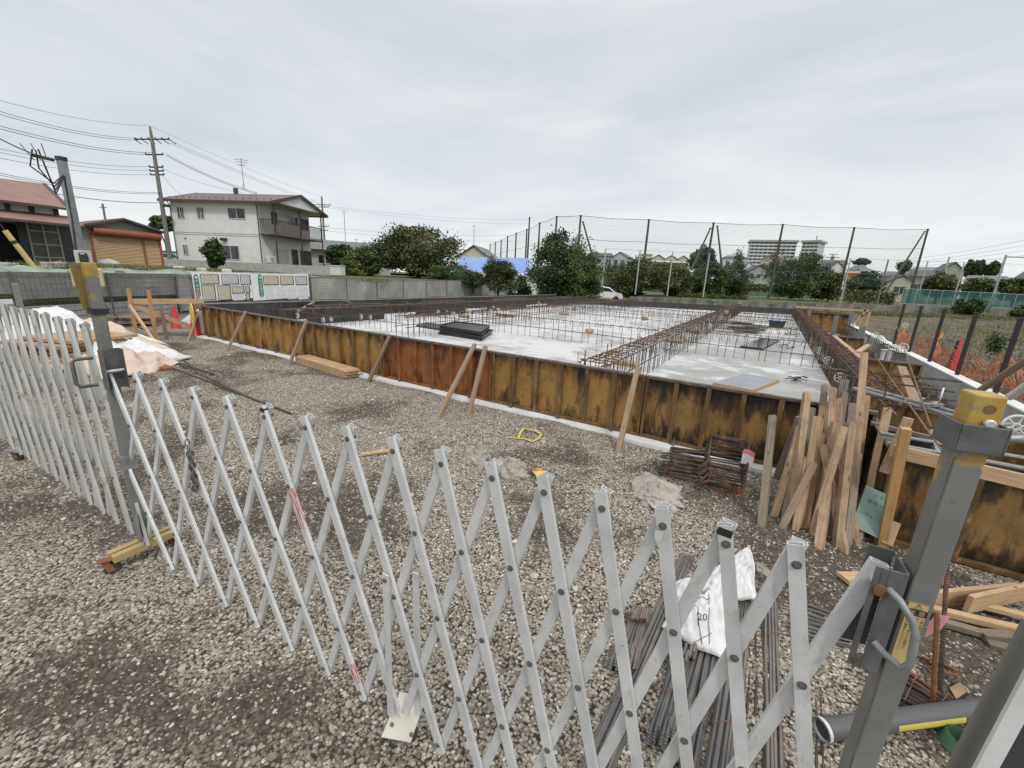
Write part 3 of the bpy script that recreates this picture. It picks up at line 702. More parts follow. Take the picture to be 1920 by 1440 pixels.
# cardboard sleeves tied across the cages
def sleeve(p, ax, ln, r, label, first=[None]):
    p = Vector(p); a = Vector(ax).normalized()*ln/2
    o = MB().tube([p-a, p+a], r, 14).build('cardboard_sleeve', F['card'], loc=p, smooth=True)
    tag(o, label, 'cardboard sleeve', 'cardboard sleeves on the rebar')
g1 = 'brown cardboard tube laid through the middle rebar cage'
for px, py in ((1170, 680), (1264, 639), (1300, 622)): sleeve(atX(px, py, -1.95), (1, .05, 0), .42, .055, g1)
g2 = 'brown cardboard tube laid through the rebar cage near the stacked black forms'
for px, py in ((850, 628), (880, 631), (830, 638), (910, 631)): sleeve(atX(px, py, -7.85), (1, .1, 0), .45, .06, g2)
g3 = 'round brown cardboard tube end facing forward on a far rebar row'
for px, py, y in ((977, 591, 16.6), (1077, 579, 21.3), (1105, 621, 10.4), (1208, 597, 16.5)): sleeve(atY(px, py, y-.1), (.25, 1, 0), .2, .085 if y > 12 else .07, g3)
g4 = 'short brown cardboard tube lying on the slab by the left rebar rows'
for px, py in ((940, 591), (955, 592), (1058, 588), (870, 593)): sleeve(atz(px, py, .5), (1, .2, 0), .4, .06, g4)
sleeve(atX(1538, 678, 1.2), (1, 0, 0), .25, .05, 'yellow banded brown sleeve beside the right edge rebar cage')
# thin red level pins and white markers on the slab
for i, (px, py) in enumerate(((1083, 672), (1117, 665), (1146, 653), (1163, 643), (1182, 640), (1200, 635), (1220, 622), (1326, 632))):
    p = atz(px, py+8, SZ); tag(MB().tube([p, p+Vector((0, 0, .22))], .008, 5).build('level_pin', F['red_pin'] if 'red_pin' in F else F['red'], loc=p), 'thin red level pin sticking up from the slab beside the middle rebar cage', 'level pin', 'red level pins in the slab')
wm = [(1267, 652), (1383, 658), (1151, 636), (1095, 628), (1370, 622), (1373, 597), (1421, 602), (1440, 602), (1305, 585), (1355, 585), (1133, 575), (1270, 578), (1090, 570)]
for px, py in wm:
    p = atz(px, py+4, SZ); tag(MB().box(p+Vector((0, 0, .09)), (.02, .02, .18)).box(p+Vector((0, 0, .09)), (.04, .012, .02)).build('plastic_marker', F['white_plastic'], loc=p), 'small white plastic stick standing among the slab rebar rows', 'plastic marker', 'white plastic sticks on the slab')

# ------------------------------------------------------------------ forms behind
def blk_box(y0, y1, label, x0=-11.85, x1=-11.42, z0=SZ, z1=.80):
    r = thing('form_box', label, 'form box', ((x0+x1)/2, y0, z0), 'black form boxes on the left of the slab')
    MB().box((x1-.02, (y0+y1)/2, (z0+z1)/2), (.04, y1-y0, z1-z0)).build('side_board', F['black_form'], r)
    MB().box((x0+.02, (y0+y1)/2, (z0+z1)/2), (.04, y1-y0, z1-z0)).build('side_board', F['black_form'], r)
    for y in (y0+.02, y1-.02): MB().box(((x0+x1)/2, y, (z0+z1)/2-.02), (x1-x0-.082, .04, z1-z0-.06)).build('end_board', F['black_form'], r)
    MB().box((x1-.02, (y0+y1)/2, z1+.004), (.044, y1-y0, .006)).build('top_edge', F['grey_form'], r)
for y0, y1, t in ((7.5, 10.1, 'nearest the notice boards'), (12.05, 14.7, 'second from the front'), (16.9, 20.0, 'third from the front'), (23.4, 26.0, 'farthest of four')):
    blk_box(y0, y1, 'black film-faced form box on the left side of the slab, '+t)
pf = thing('black_formwork', 'long black formwork along the left edge of the slab below the notice boards', 'formwork', (-12.9, 5.2, 0))
for i in range(8):
    y0 = 5.2+i*2.68; MB().box((-12.87, y0+1.33, .40), (.05, 2.66, .80)).build('form_board', F['black_form'], pf)
    MB().box((-12.9, y0+1.33, .815), (.14, 2.66, .025)).build('top_rail', F['grey_form'], pf)
MB().box((-13.15, 15.9, .30), (.4, 21.4, .6)).build('backing_kerb', F['concrete'], pf)
ff = thing('black_formwork', 'long dark formwork closing the far end of the slab before the block wall', 'formwork', (-12.9, 26.7, 0))
e0, e1 = Vector((-12.88, 26.75, 0)), Vector((2.4, 34.95, 0)); ed = (e1-e0).normalized()
for i in range(9):
    a, b = e0.lerp(e1, i/9), e0.lerp(e1, (i+1)/9)
    MB().bar(a+ed*.004+Vector((0, 0, .31)), b-ed*.004+Vector((0, 0, .31)), .06, .64).build('form_board', F['black_form'], ff)
    if i % 2: MB().bar((a+b)/2+Vector((0, .1, .5)), (a+b)/2+Vector((0, .1, .80)), .06, .06).bar((a+b)/2+Vector((-.22, .1, .82)), (a+b)/2+Vector((.22, .1, .82)), .07, .06).build('tee_prop', F['black_form'], ff)
# long thin tapes / rods lying on top of left forms
for (a, b) in (((559, 584), (588, 567)), ((645, 563), (664, 571))):
    p, q = atX(*a, -11.9), atX(*b, -12.8); tag(MB().bar(p, q, .07, .05).build('timber_strut', F['wood_old'], loc=p), 'short brown strut leaning between the black forms below the notice boards' if a[0] < 600 else 'short brown strut across the black forms beside the grey sheet fence', 'timber')
# ------------------------------------------------------------------ timber braces against the front form
braces = [((370, 590), (352, 641), 'short brace beside the yellow hose at the far left corner of the formwork'), ((459, 587), (425, 661), 'leaning timber brace on the formwork, second from its left end'), ((573, 605), (541, 685), 'leaning timber brace with a knotted head at the left end of the stake bundle'),
          ((730, 632), (690, 718), 'leaning timber brace at the left edge of the red rusted panel'), ((888, 650), (820, 786), 'long leaning timber brace, left of the crossing pair in the middle'), ((909, 655), (878, 780), 'leaning timber brace, right of the crossing pair in the middle'),
          ((1195, 695), (1158, 851), 'steep timber brace in front of the dark stained panel')]
for i, (a, b, t) in enumerate(braces):
    y = 5.10 if i else 5.2
    p = atY(*a, y); q = atz(b[0], b[1], -.06); q.z = gh(q.x, q.y)-.02; d = (p-q).normalized()
    r = tag(MB().bar(q-d*.05, p+d*.05, .062, .045, (0, 1, 0)).build('timber_brace', F['wood_old'], loc=q, bevel=.003), t, 'timber brace', 'timber braces along the formwork')
# stack of new pointed stakes
sb = thing('stake_bundle', 'banded stack of new pale pointed stakes lying against the formwork', 'stake bundle', atz(600, 690, -.03))
p0, p1 = atz(555, 681, -.04), atz(650, 711, -.04); dd = (p1-p0).normalized(); nn = Vector((-dd.y, dd.x, 0)); 
for j in range(6):
    for k in range(3):
        o = nn*(.026+j*.049)+Vector((0, 0, .026+k*.049)); MB().bar(p0+o-dd*rnd(0, .03), p1+o+dd*rnd(0, .03), .045, .045, (0, 0, 1), 0, .13, .2).build('stake', F['wood_new'], sb)
for t in (.12, .8):
    c = p0.lerp(p1, t); MB().tube([c-nn*.004+Vector((0, 0, .0)), c-nn*.004+Vector((0, 0, .152)), c+nn*.298+Vector((0, 0, .152)), c+nn*.298], .004, 4).build('band', F['yellow_paint'], sb)
# ------------------------------------------------------------------ boards and clutter on the slab
def board(px, label, z, th, mats, name='form_board'):
    pts = [atz(x, y, z+th) for x, y in px]; pts = [Vector((p.x, p.y, z)) for p in pts]
    c = sum(pts, Vector())/4; m = MB().prism(pts, (0, 0, th))
    m.m = [1, 0]+[1]*4; o = m.build(name, mats, loc=(c.x, c.y, z), bevel=.003); return tag(o, label, 'form board')
board([(1337, 717), (1394, 700), (1462, 712), (1412, 731)], 'flat grey-blue form board with brown edge lying on the slab', SZ, .05, [F['plate_grey'] if 'plate_grey' in F else F['grey_form'], F['wood_orange']])
board([(1388, 648), (1427, 634), (1461, 637), (1430, 653)], 'glossy black form board lying flat on the slab', SZ, .06, [F['gloss'] if 'gloss' in F else F['black_form'], F['black_form']])
board([(780, 609), (800, 604), (853, 612), (838, 618)], 'single thin black form board lying in front of the black stack', SZ, .06, [F['black_form'], F['black_form']])
st = thing('form_board_stack', 'stack of black form frames lying on the slab in front of the rebar', 'form stack', atz(870, 618, SZ))
for k in range(4):
    px = [(826, 606), (852, 598), (921, 606), (905, 618)]; z = SZ+.062*k; pts = [atz(x, y, SZ+.3) for x, y in px]; c = sum(pts, Vector())/4
    pts = [Vector((c.x, c.y, 0))+(Vector((p.x, p.y, 0))-Vector((c.x, c.y, 0)))*rnd(.93, 1.02)+Vector((rnd(-.05, .05), rnd(-.05, .05), z)) for p in pts]
    MB().prism(pts, (0, 0, .03)).build('black_board', F['black_form'], st)
    for i in range(4): MB().bar(pts[i]+Vector((0, 0, .044)), pts[(i+1) % 4]+Vector((0, 0, .044)), .05, .026).build('frame_rail', F['black_form'], st)
pl = thing('form_scrap_pile', 'low pile of dark boards and frames on the slab near the plastic tub', 'scrap pile', atz(1395, 620, SZ))
for i in range(9):
    c = atz(rnd(1365, 1425), rnd(614, 624), SZ); a = rnd(-.5, .3); d = Vector((math.cos(a), math.sin(a), 0)); L = rnd(.7, 1.5)
    MB().bar(c-d*L/2+Vector((0, 0, .03+.03*i)), c+d*L/2+Vector((0, 0, .05+.03*i)), rnd(.15, .5), .025).build('dark_board', F['black_form' if i % 3 else 'rib'], pl)
tb = thing('plastic_tub', 'dark green plastic tub with a blue bag in it at the back of the slab', 'tub', atz(1455, 614, SZ))
c = WL[tb]; m = MB()
for (w, d, z0, z1) in ((.62, .45, 0, .28),):
    a = [(-w*.42, -d*.42, 0), (w*.42, -d*.42, 0), (w*.42, d*.42, 0), (-w*.42, d*.42, 0)]; b = [(-w/2, -d/2, z1), (w/2, -d/2, z1), (w/2, d/2, z1), (-w/2, d/2, z1)]
    vs = [c+Vector(p) for p in a+b]; m.add(vs, [(0, 1, 5, 4), (1, 2, 6, 5), (2, 3, 7, 6), (3, 0, 4, 7), (3, 2, 1, 0)])
    for i in range(4): m.bar(vs[4+i], vs[4+(i+1) % 4], .05, .04)
m.build('tub_body', F['tub'] if 'tub' in F else F['black'], tb)
MB().grid(lambda u, v: c+Vector(((u-.5)*.5, (v-.5)*.36, .24+.16*math.sin(u*3.1)*math.sin(v*3.1)*(1+.5*math.sin(u*19)*math.sin(v*13)))), 12, 10).build('blue_bag', F['blue_bag'] if 'blue_bag' in F else F['tarp'], tb, smooth=True)
def scrap(px, py, n, s, label):
    c = atz(px, py, SZ); m = MB()
    for i in range(n):
        a = rnd(0, 6.28); p = c+Vector((rnd(-s, s), rnd(-s*.5, s*.5), .012+.01*i)); d = Vector((math.cos(a), math.sin(a)*.5, .0))*rnd(.04, .12)
        m.tube([p-d, p+Vector((rnd(-.03, .03), rnd(-.03, .03), .02)), p+d], .009, 5)
    tag(m.build('rebar_scrap', F['rebar'], loc=c), label, 'scrap')
scrap(1492, 716, 10, .10, 'small heap of rusty wire offcuts on the slab right of the grey board')
scrap(1475, 655, 12, .18, 'small heap of dark offcuts on the slab right of the glossy black board')
scrap(1478, 630, 14, .3, 'scatter of offcuts on the slab in front of the tub')
# ------------------------------------------------------------------ lettering
def text_part(body, size, origin, xdir, ydir, mat, parent, name='lettering', align='CENTER', vertical=False, thick=0.0004, gap=1.1):
    """flat lettering laid on a real surface; xdir / ydir are the reading directions"""
    xdir = Vector(xdir).normalized(); ydir = Vector(ydir).normalized(); zdir = xdir.cross(ydir)
    items = [(body, 0)] if not vertical else [(ch, -i*size*gap) for i, ch in enumerate(body)]
    m = MB()
    for s, dy in items:
        c = bpy.data.curves.new('t', 'FONT'); c.body = s; c.size = size; c.align_x = align; c.resolution_u = 2
        o = bpy.data.objects.new('t', c); COL.objects.link(o)
        me = bpy.data.meshes.new_from_object(o.evaluated_get(bpy.context.evaluated_depsgraph_get()))
        vs = [Vector(origin)+xdir*v.co.x+ydir*(v.co.y+dy)+zdir*thick for v in me.vertices]
        m.add(vs, [tuple(p.vertices) for p in me.polygons])
        bpy.data.objects.remove(o); bpy.data.curves.remove(c); bpy.data.meshes.remove(me)
    return m.build(name, mat, parent)
MT['ink'] = pm('black_ink', (.02, .02, .02), (.03, .03, .03), 5, .7)
MT['label_tan'] = pm('tan_label', (.46, .34, .14), (.54, .41, .19), 12, .6)
MT['pink'] = pm('pink_tag_paper', (.62, .28, .33), (.70, .36, .40), 6, .7)
MT['tag_white'] = pm('white_paper', (.72, .70, .70), (.80, .78, .78), 6, .7)

# right gate post: collar, latch channel, handle, warning label
def right_post():
    g = gate; m = MB()
    for (c, s) in (((-.036, 0, 1.645), (.004, .078, .055)), ((.034, 0, 1.645), (.004, .078, .055)), ((-.001, -.037, 1.645), (.066, .004, .055))): m.box(rp(*c), s, rotR)
    m.build('collar', F['galv_dark'], g, bevel=.002)
    MB().disc(rp(.003, -.0245, 1.702), .0085, rotR @ Vector((0, 1, 0)), 16, .002).build('bolt_hole', F['rust'], g)
    MB().disc(rp(.006, -.030, 1.676), .0085, rotR @ Vector((0, 1, 0)), 14, .010).build('screw', F['screw'] if 'screw' in F else F['galv'], g, smooth=True, bevel=.002)
    m = MB(); o1 = .030; o2 = -.042; x0, x1, z0, z1 = .279, .334, 1.078, 1.337; t = .004
    def P(x, z, o): return gpt(x, z, o)
    # front plate with a slot: four strips
    sx0, sx1, sz0, sz1 = .290, .302, 1.112, 1.268
    for a, b, c, d in ((x0, sx0, z0, z1), (sx1, x1, z0, z1), (sx0, sx1, z0, sz0), (sx0, sx1, sz1, z1)):
        m.box(P((a+b)/2, (c+d)/2, o1), (abs(b-a), t, d-c), Matrix.Rotation(GAng, 3, 'Z'))
    m.box(P((x0+x1)/2-.004, (z0+z1)/2+.01, o2), (x1-x0-.008, t, z1-z0), Matrix.Rotation(GAng, 3, 'Z'))
    m.box(P(x1-.001, (z0+z1)/2, (o1+o2)/2), (t, o1-o2-.005, z1-z0), Matrix.Rotation(GAng, 3, 'Z'))
    m.build('latch_channel', F['galv_dark'], g, bevel=.0012)
    MB().tube([P(.296, 1.285, .034), P(.296, 1.285, -.05)], .010, 12).build('axle_pin', F['white_plastic'], g, smooth=True)
    MB().disc(P(.296, 1.285, .035), .0125, GN, 14, .006).build('pin_washer', F['rust'], g)
    MB().disc(P(.291, 1.096, .033), .006, GN, 10, .003).build('rivet', F['rust'], g)
    h = [P(.309, 1.292, .032), P(.322, 1.287, .055), P(.342, 1.262, .075), P(.352, 1.235, .078), P(.358, 1.165, .078), P(.350, 1.145, .072), P(.328, 1.148, .05), P(.312, 1.155, .032)]
    MB().tube(h, .0072, 12).build('handle', F['galv'], g, smooth=True)
    q = lambda u, z, e=.0003: rp(u, -.0240-e, z)
    lb = MB().prism([q(-.0195, 1.272), q(.0175, 1.272), q(.0175, 1.112), q(-.0195, 1.112)], rotR @ Vector((0, -.0006, 0))).build('warning_label', F['label_tan'], g)
    X, Y = rotR @ Vector((1, 0, 0)), Vector((0, 0, 1))
    m = MB(); e = .0012
    for a, b in (((-.0185, 1.271), (.0165, 1.271)), ((.0165, 1.271), (.0165, 1.113)), ((.0165, 1.113), (-.0185, 1.113)), ((-.0185, 1.113), (-.0185, 1.271)), ((-.008, 1.257), (.006, 1.257)), ((-.008, 1.257), (-.001, 1.269)), ((.006, 1.257), (-.001, 1.269)), ((-.001, 1.260), (-.001, 1.266))):
        m.bar(q(*a, e), q(*b, e), .0008, .0003, rotR @ Vector((0, 1, 0)))
    m.prism([q(-.0185, 1.2555, .001), q(.0165, 1.2555, .001), q(.0165, 1.240, .001), q(-.0185, 1.240, .001)], rotR @ Vector((0, -.0004, 0)))
    m.build('label_print', F['ink'], lb)
    text_part('注 意', .0125, q(-.001, 1.2435, .0018), X, Y, F['label_tan'], lb)
    cols = [(.0125, '下番の閉閉は、必ず取っ手を持って'), (.0060, 'おこなって下さい。'), (-.0010, '・ジャバラ部分で開閉を行'), (-.0075, 'なわないで下さい。')]
    cols = [(.0118, 'ト扉の開閉は、必ず取っ手を持って'), (.0040, 'おこなって下さい。'), (-.0038, '・ジャバラ部分での開閉は'), (-.0116, 'さけて開閉を行なって下さい')]
    for u, s in cols: text_part(s, .0062, q(u, 1.2325, .0012), X, Y, F['ink'], lb, vertical=True, gap=1.12)
right_post()
MB().prism([gpt(-.168, 1.262, .0225), gpt(-.146, 1.262, .0225), gpt(-.149, 1.238, .0225), gpt(-.158, 1.225, .0225), gpt(-.166, 1.236, .0225)], GN*.0008).build('torn_tape', F['white_plastic'], gate)
for x in (-.005, -1.871): MB().box(gpt(x-.003, topz(x)+.008, .0105), (.035, .017, .022), Matrix.Rotation(GAng, 3, 'Z') @ Matrix.Rotation(.1, 3, 'Y')).build('end_cap', F['black'], gate, bevel=.002)
# red-and-white tape scraps on two bars
def tape(i, t0, t1):
    a = Vector((TOPX[i]+(TOPX[i+2]-TOPX[i])*t0, topz(TOPX[i])+(ZB-topz(TOPX[i]))*t0, 0)); b = Vector((TOPX[i]+(TOPX[i+2]-TOPX[i])*t1, topz(TOPX[i])+(ZB-topz(TOPX[i]))*t1, 0))
    m = MB(); p, q = gpt(a.x, a.y, .0105), gpt(b.x, b.y, .0105); m.bar(p, q, .0348, .0156, GN, 0)
    m.build('red_tape', F['tape_red'], gate)
n = NT('flaking_red_tape'); v = n.coord('UV', (6, 60, 1))
MT['tape_red'] = n.done(n.ramp(n.noise(v, 2.5, 6, .7), [(.46, (.55, .54, .52)), (.56, (.42, .08, .10))]), .6)
tape(5, .26, .40); tape(5, .88, .95)
# chain hanging on the gate
def chain():
    p0 = atP(351, 830, GA+GN*.03, GB+GN*.03); m = MB()
    for k in range(3):
        for i in range(9 if k == 0 else 7):
            c = p0+GT*(.012*k+rnd(-.004, .004))+Vector((0, 0, -.034*i-.03*(k > 0)*2))
            ax = GT if i % 2 else GN
            m.tube([c+ax*.011*math.cos(t)+Vector((0, 0, .02*math.sin(t))) for t in [2*math.pi*j/10 for j in range(10)]], .0032, 5, closed=True)
    r = m.build('chain', F['bolt'], loc=p0, smooth=True); tag(r, 'short steel chain hanging from a bar of the folding gate', 'chain')
chain()
# the second, folded gate on the left
gate2 = thing('lattice_gate', 'weathered lattice gate bunched up left of the left gate post', 'gate', (-4.5, .80, -.125))
def g2pt(x, z, off=0): return Vector((-3.444, .846, 0)) + Vector((.9988, .0489, 0))*((x+3.444)/.9988) + Vector((0, 0, z)) + Vector((.0489, -.9988, 0))*off
T2 = [-3.70-.237*i for i in range(13)][::-1]
def lattice2():
    zt, zb, W, T = 1.49, .0, .046, .018; up = Vector((.0489, -.9988, 0))
    for k, x in enumerate(T2):
        for kind in (0, 1):
            s = .33 if kind == 0 else -.33; o = .011 if kind == 0 else -.011
            if kind == 1 and k == 0: continue
            zz = zt+rnd(-.008, .008)
            MB().rtube(g2pt(x, zz, o), g2pt(x+s, zb, o), W, T, up).build('lattice_bar', F['alu_old'], gate2)
    p0 = None
    for k, x in enumerate(T2):
        for t in (.012, .36, .72, .985):
            c = g2pt(x+.33*t, zt+(zb-zt)*t); b = MB().disc(c+up*.021, .0095, up, 10, .006).disc(c-up*.021, .0095, up, 10, .006)
            if p0 is None: p0 = b.build('pivot_bolt', F['bolt'], gate2); c0 = c
            else: q = p0.copy(); COL.objects.link(q); q.location = c-c0
MT['alu_old'] = pm('weathered_lattice_steel', (.40, .395, .37), (.54, .54, .52), 6, .55, .15, c3=(.24, .225, .20), s3=14, t3=.60, stretch=(1, 1, .3))
lattice2()
castor(gate2, g2pt(-6.17, -.12), .6); MB().box(g2pt(-6.15, .0), (.2, .09, .012), .4).build('foot_plate', F['galv'], gate2)
MB().bar(g2pt(-6.12, 0, -.04), g2pt(-6.12, .7, -.04), .05, .03, (0, 1, 0)).build('support_strap', F['galv'], gate2)
MB().bar(atP(38, 575, (-3.444, .9), (-6, .78)), atP(28, 532, (-3.444, .9), (-6, .78)), .06, .03).build('end_post', F['galv'], gate2)

# ------------------------------------------------------------------ right of the slab: trench, forms, curb
TR = thing('trench_form', 'rusty form panel between the pile of stakes and the right gate post', 'form panel', (.95, 4.25, -.1))
panel(F['form_dark'], F['rib'], 1.02, 2.5, 4.25, -.1, .73, 3, parent=TR, rib_w=.07)
panel(F['form_dark'], F['rib'], 4.30, 5.3, 1.0, -.1, .70, 2, ax='y', face=-1, parent=TR, name='return_panel')
for x in (1.25, 1.9): MB().bar((x, 4.2, .745), (x+.12, 4.9, .75), .03, .03).build('tie_bar', F['galv'], TR)
for z, y in ((.75, 4.22), (.752, 4.5)): MB().tube([(.95, y, z), (2.6, y+.02, z)], .018, 8).build('waler_pipe', F['galv'], TR, smooth=True)
t = thing('trench_form', 'dark form box with an open top edge behind the tallest stakes', 'form panel', (.62, 5.14, -.1))
panel(F['form_dark'], F['rib'], .63, 1.04, 5.14, -.1, .79, 1, parent=t)
MB().bar((.98, 5.02, .70), (1.42, 5.02, .66), .05, .03).build('shelf_batten', F['wood_grey'], t)
MB().box((1.22, 5.05, .36), (.44, .02, .58)).build('inner_board', F['black_form'], t)
t = thing('trench_form', 'slanting rusty form panel with twin steel pipes along its top behind the stakes', 'form panel', (1.4, 5.7, 0))
a, b = Vector((1.05, 6.06, 0)), Vector((2.0, 4.98, 0)); d = (b-a).normalized(); nn = Vector((d.y, -d.x, 0))
MB().bar(a+Vector((0, 0, .38)), b+Vector((0, 0, .38)), .012, .80).build('form_panel', F['form_ochre'], t)
for k in (0, .33, .66, 1): MB().bar(a.lerp(b, k)+nn*.035+Vector((0, 0, 0)), a.lerp(b, k)+nn*.035+Vector((0, 0, .77)), .05, .05, nn).build('rib', F['rib'], t)
for o, z in ((.03, .815), (-.12, .82)): MB().tube([a+nn*o-d*.1+Vector((0, 0, z)), b+nn*o+d*.2+Vector((0, 0, z))], .022, 8).build('waler_pipe', F['galv'], t, smooth=True)
for k in (.45, .85): MB().bar(a.lerp(b, k)+nn*.06+Vector((0, 0, .85)), a.lerp(b, k)-nn*.16+Vector((0, 0, .85)), .05, .03).build('pipe_clamp', F['galv'], t)
t = thing('trench_form', 'ochre rusty form panel across the trench beyond the twin pipes', 'form panel', (1.8, 9.4, 0))
panel(F['form_ochre'], F['rib'], 1.50, 2.3, 9.4, -.1, .79, 2, parent=t)
t = thing('trench_form', 'small rusty form panel beside the near end of the far rebar cage', 'form panel', (1.6, 12.6, 0))
panel(F['form_ochre'], F['rib'], 1.42, 2.1, 13.6, 0, .79, 2, parent=t)
t = thing('trench_form', 'farthest rusty form box in the trench with grey uprights', 'form panel', (1.9, 23, 0))
panel(F['form_ochre'], F['rib'], 1.5, 3.0, 23.5, .1, .95, 3, parent=t)
for x in (1.45, 2.95): MB().box((x, 23.35, .55), (.14, .05, 1.0)).build('upright_board', F['grey_form'], t)
MB().box((2.25, 25.2, .9), (1.6, .06, .1)).build('back_rail', F['rib'], t)
t = tag(MB().box((1.46, 11.4, .48), (.055, 4.1, .60)).build('form_wall', F['grey_form'], loc=(1.46, 11.4, .2)), 'long grey form board on edge with a pale top along the trench', 'form board')
MB().box((1.46, 11.4, .795), (.085, 4.12, .022)).build('top_batten', F['wood_stake'], t)
for i, (px, py, y) in enumerate(((1611, 640, 14.5), (1566, 607, 20.0))):
    p = atY(px, py, y); tag(MB().box((p.x, p.y, .52), (.14, .05, 1.0)).build('upright_board', F['grey_form'], loc=(p.x, p.y, 0)), ['grey upright board standing in the trench beyond the grey form wall', 'grey upright board at the right end of the farthest rusty box'][i], 'board')
# curb with pale cap
cb = thing('block_curb', 'long pale concrete block curb along the right of the trench', 'curb', (3.2, 5, 0))
MB().box((3.17, 17.2, .07), (.14, 30, .72)).build('curb_body', F['concrete'], cb)
MB().box((3.19, 17.2, .445), (.20, 30, .035)).build('curb_cap', F['concrete_white'], cb, bevel=.008)
for i, (px, py, r0) in enumerate(((1658, 638, .16), (1690, 653, .10))):
    p = atz(px, py, .5); o = MB().grid(lambda u, v: (p.x-.1+.26*(u-.5), p.y+1.6*(v-.5), .47+r0*math.sin(math.pi*u)*math.sin(math.pi*v)*(1+.3*math.sin(9*u+11*v))), 10, 16).build('white_sheet', F['tarp'], loc=p, smooth=True)
    tag(o, ['crumpled white sheet lying along the far part of the curb', 'small crumpled white sheet on the curb by the fourth black post'][i], 'sheet')
bl = [('nearest black post on the curb, right behind the grey gate post', 1867, 733, 1905, 635), ('second nearest black post on the curb behind the orange net', 1795, 699, 1820, 618), ('middle one of the five black posts on the curb', 1743, 675, 1763, 606), ('fourth black post on the curb counting away from the gate', 1705, 656, 1722, 597), ('farthest black post on the curb', 1677, 639, 1691, 591)]
BPY = []
for t, bx, by, tx, ty in bl:
    b = atX(bx, by, 3.2); BPY.append(b.y)
    tag(MB().box((3.2, b.y, .462+.58), (.055, .055, 1.16)).box((3.2, b.y, 1.63), (.065, .065, .03)).build('fence_post', F['black'], loc=(3.2, b.y, .462), bevel=.004), t, 'fence post', 'black fence posts on the curb')
# wires through the black posts
for z in (1.55, 1.0):
    tag(MB().tube([(3.2, BPY[0]-2.5, z), (3.2, BPY[1], z-.03), (3.2, BPY[4], z)], .006, 4).build('fence_wire', F['bolt'], loc=(3.2, BPY[0], z)), 'thin wire strung through the black posts on the curb, %s' % ('at their tops' if z > 1.2 else 'at half height'), 'wire')
# orange safety net
def net():
    m = MB(); ys = [5.0+.28*i for i in range(52)]; K = 15
    def top(y): return .80+.15*math.sin(y*1.3+.5)+.10*math.sin(y*2.9+1)+.05*math.sin(y*6.1)
    def P(y, k): t = k/K; return Vector((3.75+.16*math.sin(y*1.7)*t+.05*math.sin(y*5+k), y+.05*math.sin(k*.9), .02+top(y)*t))
    for k in range(K+1): m.tube([P(y, k) for y in ys], .0075, 3)
    for y in [5.0+.14*i for i in range(103)]: m.tube([P(y, k) for k in range(0, K+1, 3)], .0035, 3)
    tag(m.build('safety_net', F['orange_net'], loc=(3.75, 9, 0)), 'sagging orange mesh safety net beyond the black posts', 'safety net')
MT['orange_net'] = pm('orange_net_plastic', (.50, .11, .035), (.62, .19, .07), 4, .6)
MT['orange_sheet'] = pm('orange_sheeting', (.55, .15, .05), (.66, .22, .08), 4, .6, bump=.4, bscale=8, bdist=.03)
net()
p = atz(1875, 690, .1); p = Vector((5.2, 12.6, 0))
tag(MB().grid(lambda u, v: (4.6+2.2*u, 12.4+.5*u+.1*math.sin(7*v+9*u), .02+(.95+.1*math.sin(5*u))*v-.06*math.sin(11*u)*v), 16, 8).build('orange_sheet', F['orange_sheet'], loc=p, smooth=True, solid=.004), 'orange sheet hung up behind the safety net at the right edge', 'sheet')
def cone(x, y, label, h=.70, z0=0, stripes=False, mat='red', group=None):
    r = thing('traffic_cone', label, 'cone', (x, y, z0), group)
    MB().box((x, y, z0+.015), (.38, .38, .03)).build('cone_base', F[mat], r, bevel=.008)
    MB().tube([(x, y, z0+.03), (x, y, z0+.06), (x, y, z0+h-.02), (x, y, z0+h)], [.15, .135, .032, .026], 20).build('cone_body', F[mat], r, smooth=True)
    if stripes:
        for k in (.35, .55, .75): MB().tube([(x, y, z0+h*k), (x, y, z0+h*k+.05)], [.135-.104*k+.004, .135-.104*(k+.07)+.004], 20).build('white_band', F['white_plastic'], r, smooth=True)
    return r
cone(4.24, 15.2, 'red traffic cone standing behind the orange safety net', .86)
tag(MB().tube([(4.0, 14.6, 0), (4.05, 14.6, .85)], .03, 6).build('short_post', F['black'], loc=(4, 14.6, 0)), 'short black stake beside the red cone behind the orange net', 'post')
a, b = atY(1839, 731, 4.35), atY(1935, 669, 4.0)
tag(MB().tube([a, b], .022, 8).build('wood_pole', F['wood_old'], loc=a, smooth=True), 'thin brown pole slanting up behind the top of the right gate post', 'pole')
a, b = atY(1893, 745, 3.6), atY(1935, 716, 3.4)
tag(MB().tube([a, b], .02, 8).build('white_pipe', F['concrete_white'], loc=a, smooth=True), 'short white pipe end at the right frame edge by the yellow post top', 'pipe')
a, b = atY(1882, 822, 4.0), atY(1940, 824, 4.0)
tag(MB().tube([a, b], .03, 10).build('steel_pipe', F['galv'], loc=a, smooth=True), 'grey steel pipe stub emerging right of the gate post collar', 'pipe')
